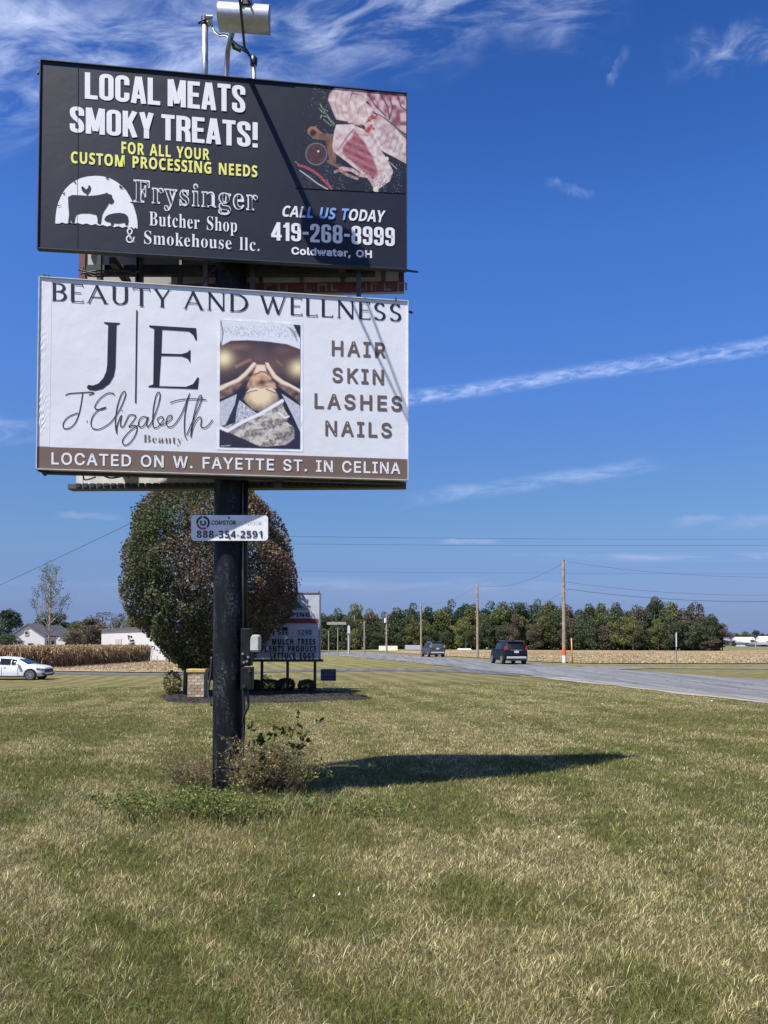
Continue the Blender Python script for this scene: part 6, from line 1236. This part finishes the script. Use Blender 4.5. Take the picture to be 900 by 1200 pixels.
def shrub(name, label, u, v0, v1, wpx, kind, n=5200, leaf=.035, group=None, squash=1.0, seed=1):
    b = GP(u, v1); d = b.y; w_ = wpx * d / FPX / 2; h = P(u, v0, d).z - b.z; t = thing(name, label, 'shrub', b, group); rs = np.random.default_rng(seed)
    dd = rdirs(rs, n); rr = (1 - .30 * rs.random(n) ** 2)[:, None]; nz = vnoise(dd[:, 0] * 5 + 9, dd[:, 2] * 5 + dd[:, 1] * 4 + 9, .8, seed)[:, None]
    C = dd * rr * (.86 + .2 * nz) * np.array([w_, w_ * .85, h / 2]); C = np.sign(C) * np.abs(C) ** squash * np.array([w_, w_ * .85, h / 2]) ** (1 - squash) if squash != 1 else C; C[:, 2] += h / 2 + .03
    pal = np.array(PAL[kind]); T = pal[rs.integers(0, 3, n)] * rs.uniform(.6, 1.6, (n, 1)); link('foliage', leafmesh('foliage', C, leaf, T, rs), t)
    mb = MB()
    for k in range(5): a = k * 1.3; mb.tube([(b.x, b.y, b.z - .05), (b.x + math.cos(a) * w_ * .4, b.y + math.sin(a) * w_ * .4, b.z + h * .7)], [.02, .008], 5)
    obj('stem', mb, bark, t); return t
shrub('boxwood_shrub', 'clipped dark boxwood under the sign, between its two left posts', 313, 796.5, 813, 30, 'green', squash=.85, seed=2)
shrub('boxwood_shrub', 'clipped dark boxwood under the sign, left of its right post', 335, 795.5, 812.5, 22, 'green', squash=.85, seed=3)
shrub('boxwood_shrub', 'small round boxwood at the foot of the sign\'s rightmost post', 359.5, 797, 812.5, 22, 'olive', squash=.85, seed=4)
shrub('boxwood_shrub', 'dark clipped shrub beside the electrical boxes of the black post', 296, 797, 813, 22, 'dark', squash=.85, seed=5)
shrub('loose_shrub', 'loose pale-leaved shrub left of the tree trunk and brick pillar', 202, 786, 816, 22, 'olive', n=900, leaf=.05, seed=6)
shrub('loose_shrub', 'thin leafy sprig rising between the sign posts', 313, 790, 800, 12, 'dark', n=160, leaf=.05, seed=7)
def yard_sign():
    a, b = P(376.2, 753, 25.2), P(393.6, 753, 25.2); zt, zb = P(0, 784.4, 25.2).z, P(0, 797.6, 25.2).z; t = thing('yard_sign', 'small dark blue yard sign on the lawn right of the marquee sign', 'sign', ((a.x + b.x) / 2, 25.2, 0))
    mb = MB(); mb.box(((a.x + b.x) / 2, 25.2, (zt + zb) / 2), (b.x - a.x, .012, zt - zb)); f = obj('face', mb, mat('dark_blue_print', (.018, .022, .06), .5), t)
    mb = MB(); mb.box(((a.x + b.x) / 2, 25.2, zt + .006), (b.x - a.x + .02, .016, .012)); mb.box(((a.x + b.x) / 2, 25.2, zb - .006), (b.x - a.x + .02, .016, .012))
    for x in (a.x - .006, b.x + .006): mb.box((x, 25.2, (zt + zb) / 2), (.012, .016, zt - zb))
    obj('rim', mb, mat('pale_rim', (.5, .5, .5)), t); mb = MB(); rr = random.Random(4)
    for v, u0, u1 in ((787.5, 379, 387), (790.5, 378.5, 391), (794.5, 378.5, 391.5)):
        u = u0
        while u < u1: w_ = rr.uniform(.6, 1.3); p = P(u, v + rr.uniform(-.2, .2), 25.19); mb.box(p, (.02 * w_, .004, .03 if v < 794 else .012)); u += 1.1 * w_ + .5
    for u in (388.6, 391): p = P(u, 786.8, 25.19); mb.box(p, (.03, .004, .06))
    obj('print_marks', mb, mat('faded_print', (.20, .16, .20)), f); mb = MB()
    for x in (a.x + .08, b.x - .08): mb.tube([(x, 25.215, -.1), (x, 25.215, zb + .1)], .006, 6)
    obj('wire_leg', mb, steel, t)
yard_sign()

# ------------------------------------------------------------------ poles and lines
wood = mat('weathered_pole_wood', (.29, .24, .18), .9, var=.3, vs=5, bump=.4, bs=18); insul = mat('insulator_grey', (.3, .3, .32), .4)
def upole(u, vt, d, label, extra=None, r=.15, m=None, name='utility_pole', cat='utility pole', group='poles along the highway', arms=True):
    p = P(u, vt, d); g = Gz(p.x, p.y); t = thing(name, label, cat, (p.x, p.y, g), group); mb = MB(); mb.tube([(p.x, p.y, g - .3), (p.x, p.y, (g + p.z) / 2), (p.x, p.y, p.z)], [r, r * .85, r * .68], 12); obj('shaft', mb, m or wood, t, smooth=True)
    if arms:
        mb = MB()
        for dz, s in ((-.25, 1), (-2.6, 1), (-3.1, -1)): mb.tube([(p.x, p.y, p.z + dz), (p.x + .22 * s, p.y - .1, p.z + dz + .06)], .022, 6); mb.tube([(p.x + .24 * s, p.y - .1, p.z + dz + .0), (p.x + .24 * s, p.y - .1, p.z + dz + .17)], .05, 8)
        obj('insulator', mb, insul, t)
    if extra: extra(t, p, g)
    return t, p
def bands(t, p, g):
    for nm, v0, v1, c in (('orange_band', 758.2, 768, (.62, .13, .05)), ('white_band', 768.1, 776.4, (.72, .72, .72))):
        z0, z1 = P(0, v1, 62).z, P(0, v0, 62).z; mb = MB(); mb.tube([(p.x, p.y, z0), (p.x, p.y, z1)], .162, 14); obj(nm, mb, mat(nm + '_paint', c, .6), t, smooth=True)
t1, p1 = upole(660.3, 656, 62, 'tallest wooden utility pole, with orange and white bands at its foot', bands, r=.16)
t2, p2 = upole(559.4, 684.5, 84, 'wooden utility pole standing just left of the nearer dark car')
t3, p3 = upole(493.5, 706.5, 113, 'thin wooden utility pole left of the farther dark car')
def transf(t, p, g):
    c = P(451.8, 727, 118); mb = MB(); mb.tube([c + Vector((0, 0, -.35)), c + Vector((0, 0, .35))], .22, 12); obj('transformer', mb, white, t, smooth=True)
t4, p4 = upole(453, 719, 118, 'wooden utility pole carrying a small white transformer', transf, r=.17)
t5, p5 = upole(427, 727.5, 122, 'bare wooden pole before the rust coloured tree, right of the sign arm', r=.15)
upole(396, 735, 124, 'thin pole between the marquee sign and the lit roadside post', r=.11, arms=False); upole(385.3, 739, 128, 'shortest thin pole, nearest the right edge of the marquee sign', r=.10, arms=False)
upole(885.5, 748, 190, 'far pale pole before the distant white farm sheds', r=.2, arms=False, m=palebark)
def mast():
    D = 119; p = P(408.8, 733, D); g = Gz(p.x, p.y); t = thing('sign_mast', 'pale roadside post with a long flat sign board beside it', 'road sign', (p.x, p.y, g)); mb = MB(); mb.tube([(p.x, p.y, g - .2), (p.x, p.y, p.z)], .16, 10); obj('post', mb, mat('pale_concrete', (.42, .41, .38), .8), t, smooth=True)
    mb = MB(); mb.box((p.x, p.y - .2, P(0, 738, D).z), (.38, .3, 1.1)); obj('lamp_box', mb, white, t)
    a, b = P(383, 730.5, D), P(405.6, 730.5, D); mb = MB(); mb.box(((a.x + b.x) / 2, D, a.z), (b.x - a.x, .12, .42)); obj('sign_board', mb, mat('tan_board', (.33, .29, .22), .8), t)
    mb = MB(); mb.tube([(b.x, D, a.z), (p.x, p.y, a.z - .25)], .05, 6); obj('arm', mb, darkst, t)
mast()
upole(265, 556, 47, 'utility pole hidden behind the black billboard post', r=.16, group=None, name='utility_pole')
wirem = mat('line_wire', (.045, .05, .06), .5, var=.05)
mb = MB(); a = P(671, 778, 60); b = P(669.5, 748, 60); mb.tube([a, b], .045, 8); t = thing('guy_guard', 'slim yellow-orange guy wire guard beside the banded utility pole', 'pole marker', (a.x, a.y, 0)); obj('sleeve', mb, mat('yellow_guard', (.62, .30, .07), .5), t, smooth='all')
mb = MB(); mb.tube([b, p1 + Vector((.05, 0, -1.2))], .006, 5); obj('guy_wire', mb, wirem, t)
D = 51.5; p = P(792.5, 741, D); t = thing('thin_road_sign', 'thin white sign seen edge-on by the branch road', 'road sign', (p.x, p.y, 0)); mb = MB(); mb.box((p.x, p.y + .04, p.z / 2 - .1), (.06, .05, p.z)); obj('post', mb, steel, t)
mb = MB(); mb.box((p.x, p.y, p.z - .5), (.07, .5, .95), R(-20.7)); obj('sign_blade', mb, white, t, bevel=.02)
wirem = mat('line_wire', (.045, .05, .06), .5, var=.05)
def wire(a, b, label, sag=.6, r=.014, n=14):
    base = a; t = thing('overhead_wire', label, 'wire', base); q_ = [a.lerp(b, k / n) - Vector((0, 0, sag * 4 * (k / n) * (1 - k / n))) for k in range(n + 1)]; mb = MB(); mb.tube(q_, r, 5); obj('strand', mb, wirem, t); return t
wire(p2 + Vector((0, 0, -.15)), p1 + Vector((.2, 0, -.15)), 'top wire between the two tallest utility poles', .8, .010); wire(p2 + Vector((0, 0, -2.6)), p1 + Vector((0, 0, -2.6)), 'lower wire between the two tallest utility poles', .9, .010)
wire(p3 + Vector((0, 0, -.1)), p2 + Vector((0, 0, -.15)), 'wire from the pole by the farther car to the next pole', .8, .009)
for (v0, v1, lb, r) in ((658, 664, 'highest wire running right from the banded pole', .010), (682, 682, 'middle wire running right from the banded pole', .011), (690, 689, 'lowest thick wire running right from the banded pole', .017)):
    a = P(663, v0, 62); b = P(1120, v1, 55); wire(a, b, lb, 1.0, r)
for v0, v1, lb in ((627.5, 628, 'upper of the two long wires crossing the sky at mid height'), (636.5, 634, 'lower of the two long wires crossing the sky at mid height')):
    wire(P(265, v0, 47), P(1250, v1, 62), lb, .25, .009, 20)
wire(P(265, 559, 47), P(-260, 800, 96), 'thick cable sloping down across the sky at the left edge', .4, .018)
wire(P(265, 669, 47), P(1250, 672, 64), 'faint wire low in the sky behind the utility poles', .1, .005, 20)

# ------------------------------------------------------------------ vehicles (front towards +x, wheels on z = 0)
tyre = mat('tyre_rubber', (.018, .018, .02), .8); rimm = mat('alloy_rim', (.45, .46, .48), .35, .8); glass = mat('tinted_glass', (.008, .010, .014), .04, spec=.35); redl = mat('red_lens', (.35, .02, .02), .2); clearl = mat('clear_lens', (.55, .58, .62), .12); blackp = mat('black_trim', (.02, .02, .022), .5)
def car(name, label, cat, st, paint, wheels, wr, W_=.9, tail=None, kind='sedan'):
    """st: stations (x, z_bottom, z_belt, z_roof, half width at belt, half width at roof)"""
    t = thing(name, label, cat); V = []; n = 0; rows = []
    for x, zb, zl, zr, wb, wr_ in st:
        cab = zr > zl + .02; h = zl - zb
        side = [(wb * .86, zb), (wb * .97, zb + h * .12), (wb, zb + h * .45), (wb * .985, zb + h * .72), (wb * .95, zl)]
        side += [((wb * .95 + wr_) / 2 + .02, (zl + zr) / 2), (wr_, zr - .07), (wr_ * .82, zr - .015), (wr_ * .4, zr + .01), (0, zr + .018)] if cab else [(wb * .86, zl + .03), (wb * .7, zl + .05), (wb * .5, zl + .06), (wb * .25, zl + .068), (0, zl + .07)]
        rows.append([(x, y, z) for y, z in side] + [(x, -y, z) for y, z in side[-2::-1]])
    k = len(rows[0]); mb = MB()
    for r in rows: mb.v += r
    for i in range(len(rows) - 1):
        for j in range(k - 1): mb.f.append((i * k + j, i * k + j + 1, (i + 1) * k + j + 1, (i + 1) * k + j))
        mb.f.append((i * k + k - 1, i * k, (i + 1) * k, (i + 1) * k + k - 1))
    mb.f.append(tuple(range(k))); mb.f.append(tuple(range((len(rows) - 1) * k, len(rows) * k))); body = obj('body', mb, paint, t, smooth=True)
    # side glass, windscreen, rear glass, proud of the shell by a few millimetres
    cabs = [i for i, s in enumerate(st) if s[3] > s[2] + .02]; c0, c1 = cabs[0], cabs[-1]
    def pt(i, y, z, up): s = st[i]; return Vector((s[0], y, z))
    mb = MB()
    for sgn in (-1, 1):
        for i in range(c0, c1):
            a, b = st[i], st[i + 1]; f = lambda s, u_: Vector((s[0], sgn * ((s[4] * .95 * (1 - u_) + s[5] * u_) + .05), s[2] * (1 - u_) + (s[3] - .07) * u_))
            q0, q1 = f(a, .1), f(b, .1); q2, q3 = f(b, .93), f(a, .93); e = .06; dx = (q1 - q0).normalized() * e if (q1 - q0).length > .3 else Vector()
            mb.add([q0 + dx, q1 - dx, q2 - dx * .6, q3 + dx * .6], [(0, 1, 2, 3)])
    obj('side_glass', mb, glass, t)
    for nm, i0, i1 in (('rear_window', c0 - 1, c0), ('windscreen', c1 + 1, c1)):
        a, b = st[i0], st[i1]; A = Vector((a[0], 0, a[2] + .07)); B_ = Vector((b[0], 0, b[3] - .02)); out = Vector(((-1 if i0 < i1 else 1) * .02, 0, .02)); mb = MB(); p0, p1_ = A.lerp(B_, .06) + out, A.lerp(B_, .92) + out
        mb.add([p0 + Vector((0, a[4] * .82, 0)), p0 - Vector((0, a[4] * .82, 0)), p1_ - Vector((0, b[5] * .86, 0)), p1_ + Vector((0, b[5] * .86, 0))], [(0, 1, 2, 3)]); obj(nm, mb, glass, t)
    for wx in wheels:
        for s in (-1, 1):
            mb = MB(); mb.tube([(wx, s * (W_ - .24), wr), (wx, s * (W_ - .2), wr), (wx, s * (W_ - .03), wr), (wx, s * (W_ + .005), wr)], [wr * .9, wr, wr, wr * .93], 24); w_ = obj('wheel', mb, tyre, t, smooth=True)
            mb = MB(); y = s * (W_ + .012)
            for k_ in range(10): a = k_ * math.pi / 5; mb.box((wx + math.cos(a) * wr * .38, y, wr + math.sin(a) * wr * .38), (wr * .6, .02, wr * .12), M=Matrix.Rotation(-a, 3, 'Y'))
            mb.tube([(wx, y - s * .02, wr), (wx, y + s * .012, wr)], wr * .15, 12); m = 24
            for k_ in range(m): a = k_ * 2 * math.pi / m; mb.box((wx + math.cos(a) * wr * .68, y, wr + math.sin(a) * wr * .68), (.03, .022, wr * .19), M=Matrix.Rotation(-a, 3, 'Y'))
            obj('rim', mb, rimm, w_); mb = MB()
            for k_ in range(17): a = math.pi * (k_ / 16) * 1.06 - .1; mb.box((wx + math.cos(a) * wr * 1.1, s * (W_ - .012), wr + math.sin(a) * wr * 1.1), (.05, .03, wr * .25), M=Matrix.Rotation(-a, 3, 'Y'))
            obj('wheel_arch', mb, blackp, t)
    if tail: tail(t)
    return t
wp = mat('white_car_paint', (.80, .81, .82), .22, var=.01, coat=.8)
sed = [(-2.42, .45, .62, .62, .62, .5), (-2.3, .28, .98, .98, .84, .6), (-1.75, .22, 1.02, 1.03, .9, .6), (-1.15, .2, .98, 1.36, .92, .60), (-.4, .2, .95, 1.45, .92, .64), (.35, .2, .93, 1.41, .92, .63), (.62, .2, .93, 1.33, .92, .62), (1.3, .22, .92, .92, .91, .6), (1.8, .24, .87, .87, .90, .6), (2.12, .25, .80, .80, .85, .5), (2.26, .30, .70, .70, .72, .4)]
def sed_d(t):
    mb = MB()
    for s in (-1, 1): mb.add([(2.25, s * .70, .70), (2.12, s * .86, .73), (1.85, s * .905, .755), (1.85, s * .905, .68), (2.12, s * .865, .64), (2.26, s * .72, .62)], [(0, 1, 2, 3, 4, 5)])
    obj('headlight', mb, mat('dark_headlight', (.04, .045, .05), .1), t); mb = MB(); mb.box((2.25, 0, .58), (.06, 1.3, .2)); mb.box((2.22, 0, .32), (.12, 1.3, .10)); obj('grille', mb, blackp, t)
    mb = MB()
    for s in (-1, 1): mb.box((2.2, s * .72, .38), (.2, .16, .12)); 
    obj('air_intake', mb, blackp, t)
    for s in (-1, 1):
        mb = MB(); mb.box((.78, s * .99, 1.0), (.16, .2, .12)); obj('mirror', mb, wp, t, bevel=.03); mb = MB(); mb.box((.0, s * .905, .24), (2.6, .05, .08)); obj('sill', mb, blackp, t)
        for x in (-1.05, -.05): mb = MB(); mb.box((x, s * .93, .84), (.17, .03, .03)); obj('handle', mb, wp, t)
        for x in (-1.2, -.22, .75): mb = MB(); mb.box((x, s * .922, .58), (.012, .01, .56)); obj('door_seam', mb, blackp, t)
    mb = MB(); mb.box((-2.33, 0, .8), (.06, 1.5, .1)); obj('tail_light', mb, redl, t)
D = 47; pf = P(61, 790, D)
c1 = car('parked_car', 'white sedan cut off by the left picture edge, in front of the corn', 'car', sed, wp, (-1.42, 1.5), .335, .93, sed_d); c1.location = (pf.x - 2.88, D + .9, Gz(pf.x - 2.4, D + .9) - .03); c1.rotation_euler = (0, 0, R(2)); c1.scale = (1, 1, 1)
suvst = [(-2.2, .5, .75, .75, .74, .6), (-2.15, .36, 1.02, 1.02, .86, .6), (-2.02, .32, 1.08, 1.12, .9, .66), (-1.78, .3, 1.08, 1.64, .92, .66), (-1.3, .28, 1.07, 1.70, .93, .69), (-.2, .28, 1.05, 1.71, .93, .70), (.45, .28, 1.03, 1.64, .93, .68), (1.15, .3, 1.05, 1.05, .92, .6), (1.8, .32, .99, .99, .88, .6), (2.2, .36, .86, .86, .78, .5), (2.32, .45, .66, .66, .6, .4)]
def suv_d(bumper, lightc, plate):
    def f(t):
        for s in (-1, 1): mb = MB(); mb.box((-2.12, s * .78, 1.12), (.16, .18, .14)); mb.box((-2.0, s * .82, 1.26), (.12, .08, .2)); obj('tail_light', mb, lightc, t, bevel=.02)
        mb = MB(); mb.box((-2.2, 0, .5), (.10, 1.5, .16)); obj('rear_bumper', mb, bumper, t, bevel=.03); mb = MB(); mb.box((-2.17, 0, .33), (.12, 1.4, .12)); obj('lower_valance', mb, blackp, t)
        mb = MB(); mb.box((-2.2, 0, .93), (.03, .34, .16)); obj('number_plate', mb, plate, t); mb = MB(); mb.box((-2.17, 0, 1.06), (.05, .9, .05)); obj('tailgate_trim', mb, rimm, t)
        mb = MB(); mb.box((-1.78, 0, 1.70), (.24, 1.2, .04)); obj('roof_spoiler', mb, blackp, t)
        for s in (-1, 1):
            mb = MB(); mb.box((.72, s * 1.02, 1.12), (.16, .2, .15)); obj('mirror', mb, blackp, t, bevel=.03); mb = MB(); mb.tube([(-1.5, s * .62, 1.71), (-1.4, s * .62, 1.745), (.2, s * .62, 1.745), (.35, s * .62, 1.71)], .02, 6); obj('roof_rail', mb, rimm, t)
    return f
dpaint = mat('dark_blue_paint', (.004, .006, .012), .5, var=.01, spec=.3); gpaint = mat('blue_grey_paint', (.05, .058, .075), .5, var=.01, spec=.3)
h = R(90) + math.atan(.2) 
c2 = car('suv', 'dark blue-black SUV driving away on the highway, the nearer of two', 'car', suvst, dpaint, (-1.35, 1.38), .36, .92, suv_d(mat('silver_bumper', (.45, .46, .48), .4), redl, white)); c2.location = (P(595.5, 778, 59.5).x, 59.5, .028); c2.rotation_euler = (0, 0, h - R(4)); c2.scale = (1.0, 1.0, 1.0)
c3_ = car('suv', 'grey-blue SUV with pale tailgate farther up the highway', 'car', suvst, gpaint, (-1.35, 1.38), .36, .92, suv_d(mat('silver_bumper', (.45, .46, .48), .4), mat('pink_lens', (.5, .2, .2), .3), clearl)); c3_.location = (P(507, 770, 88).x, 88, .028); c3_.rotation_euler = (0, 0, h)

# white rail by the end of the corn
p = P(181, 753, 88); g = Gz(p.x, p.y); t = thing('white_rail', 'small white rail at the right end of the standing corn', 'fence', (p.x, p.y, g)); mb = MB()
for dx in (-.35, .35): mb.box((p.x + dx, p.y, g + .4), (.09, .09, .8))
obj('rail_post', mb, white, t); mb = MB()
for z in (.45, .75): mb.box((p.x, p.y - .06, g + z), (.9, .03, .1))
obj('rail_board', mb, white, t)

# ------------------------------------------------------------------ weeds round the post
def sprig(name, label, cat, x, y, n, hgt, spread, leafn, leafs, stemc, pal, seed, lean=(0, 0), group=None, curl=.25, twigs=3):
    b = Vector((x, y, Gz(x, y))); t = thing(name, label, cat, b, group); rr = random.Random(seed); mb = MB(); C = []
    for k in range(n):
        a = rr.uniform(0, 6.283); h_ = hgt * rr.uniform(.5, 1.05); s = spread * rr.uniform(.3, 1); r0 = rr.uniform(0, spread * .45)
        p0 = b + Vector((math.cos(a) * r0, math.sin(a) * r0, -.02)); p3 = b + Vector((math.cos(a) * (r0 + s) + lean[0], math.sin(a) * (r0 + s) + lean[1], h_)); p1_ = p0.lerp(p3, .35) + Vector((rr.gauss(0, .03), rr.gauss(0, .03), h_ * .16)); p2_ = p0.lerp(p3, .7) + Vector((rr.gauss(0, .03), rr.gauss(0, .03), h_ * curl * .5))
        q_ = catmull3([p0, p1_, p2_, p3], 4); mb.tube(q_, [.0032 * (1 - .75 * i / len(q_)) + .0004 for i in range(len(q_))], 4, cap=False)
        for _ in range(twigs):
            i = rr.randint(4, len(q_) - 1); d = Vector((rr.gauss(0, 1), rr.gauss(0, 1), abs(rr.gauss(.5, .6)))).normalized() * rr.uniform(.04, .14); mb.tube([q_[i], q_[i] + d * .5 + Vector((0, 0, .01)), q_[i] + d], [.0016, .0012, .0007], 3, cap=False)
            for _ in range(leafn): C.append(q_[i] + d * rr.uniform(.4, 1.1) - b)
        for _ in range(leafn): i = rr.randint(3, len(q_) - 1); C.append(q_[i] - b + Vector((rr.gauss(0, .012), rr.gauss(0, .012), 0)))
    obj('stem', mb, mat(name + '_stem', stemc, .8, var=.3), t, smooth='all'); rs = np.random.default_rng(seed); C = np.array([tuple(c) for c in C])
    if len(C): link('leaf', leafmesh('leaf', C, leafs, np.array(pal)[rs.integers(0, len(pal), len(C))] * rs.uniform(.7, 1.3, (len(C), 1)), rs), t)
    return t
px0, py0 = poleC.x, poleC.y
GB = [(.20, .24, .065), (.27, .30, .095), (.11, .145, .04)]; DB = [(.26, .19, .105), (.38, .29, .17), (.12, .085, .05)]; DK = [(.03, .045, .015), (.045, .06, .02)]
sprig('dry_brush', 'tangled dry brown brush crowding the right foot of the black post', 'bush', px0 + .28, py0 - .28, 120, .66, .32, 3, .022, (.16, .115, .065), DB + GB[:2], 11, (.12, -.05), twigs=6)
sprig('dry_brush', 'low dry brown brush behind and left of the black post', 'bush', px0 - .32, py0 - .12, 90, .50, .24, 3, .02, (.18, .13, .08), DB + GB[:1], 12, (-.05, 0), twigs=5)
sprig('dry_brush', 'dead brown twigs leaning out farther right of the post', 'bush', px0 + .60, py0 - .16, 70, .62, .28, 3, .02, (.16, .115, .065), DB + GB, 13, (.12, 0), twigs=5)
sprig('tall_weed', 'tall branching weed with dark leaves arching right of the post', 'weed', px0 + .42, py0 - .1, 9, .92, .30, 5, .05, (.09, .07, .04), DK, 14, (.22, 0), curl=.35, twigs=6)
sprig('tall_weed', 'thinner leafy weed reaching farthest right of the post', 'weed', px0 + .62, py0 - .1, 5, .62, .30, 5, .045, (.11, .085, .045), DK + GB, 15, (.25, 0), curl=.45, twigs=5)
sprig('dark_leaf_weed', 'weed with a clump of large dark leaves close to the post', 'weed', px0 + .36, py0 - .26, 5, .62, .10, 9, .085, (.06, .05, .03), DK, 16, (.05, 0), twigs=3)
for k, (dx, dy, n, h_, lab) in enumerate(((-.42, -.5, 34, .24, 'left of the post, partly before the dry brush'), (-.08, -.55, 44, .30, 'directly before the foot of the post'), (.3, -.62, 34, .22, 'before the right brush'), (.78, -.42, 26, .17, 'reaching right towards the shadow'), (1.35, -.5, 20, .10, 'farthest right, just below the sign shadow'), (-.8, -.38, 16, .20, 'farthest left in the lawn'), (.12, -.78, 26, .34, 'tallest, standing out in front of the post'), (-.55, -.75, 20, .28, 'nearest to the foreground, left of the post'))):
    sprig('green_weed', 'low patch of bright green leafy weeds ' + lab, 'weed', px0 + dx * 1.15 + .05, py0 + dy * 1.1 - .12 - .06 * (k % 3), n, h_ * .85, .36, 4, .026, (.08, .10, .03), GB, 20 + k, (0, 0), curl=.4, twigs=4)
# longer grass left standing round the post, and litter flecks
rs = np.random.default_rng(77); n = 11000; a = rs.uniform(0, 6.283, n); r = np.abs(rs.normal(0, .5, n)); x = px0 + .25 + np.cos(a) * r * 1.5; y = py0 - .5 + np.sin(a) * r * .9
T = np.where((rs.random(n) < .5)[:, None], STRAW[rs.integers(0, 4, n)], GREEN[rs.integers(0, 4, n)]) * rs.uniform(.7, 1.1, (n, 1)); rng = rs
link('unmown_grass', blades('unmown_grass', x, y, rs.uniform(.05, .22, n) * np.clip(1.3 - r * .7, .3, 1), .004 * rs.uniform(.6, 1.2, n), T, grass_m, lean=.6), kind='stuff', label='longer unmown grass round the foot of the black post')
for k, (u, v, lb) in enumerate(((398, 1061, 'pair of white scraps in the foreground grass, left of centre'), (655, 991, 'white scrap in the grass just below the middle of the frame'), (706, 828, 'white scrap near the road, leftmost of three'), (812, 817, 'white scrap by the gravel verge, middle one'), (834, 824, 'white scrap by the gravel verge, rightmost one'))):
    c = GP(u, v); sz = .013 * (c.y / 6) ** .7; mb = MB(); rr = random.Random(k)
    pts = [(math.cos(i) * sz * rr.uniform(.5, 1) * 1.2, math.sin(i) * sz * rr.uniform(.3, .8), .055 + rr.uniform(0, .02)) for i in (0, 1.1, 2.2, 3.1, 4.2, 5.3)]; mb.v = [(c.x + a_, c.y + b_2, c.z + z) for a_, b_2, z in pts] + [(c.x, c.y, c.z + .085)]; mb.f = [(i, (i + 1) % 6, 6) for i in range(6)]
    if k == 0: mb.add([(v_[0] - .16, v_[1] - .03, v_[2]) for v_ in mb.v], list(mb.f))
    tag(obj('paper_scrap', mb, mat('scrap_white', (.75, .75, .73), .7)), lb, 'litter')
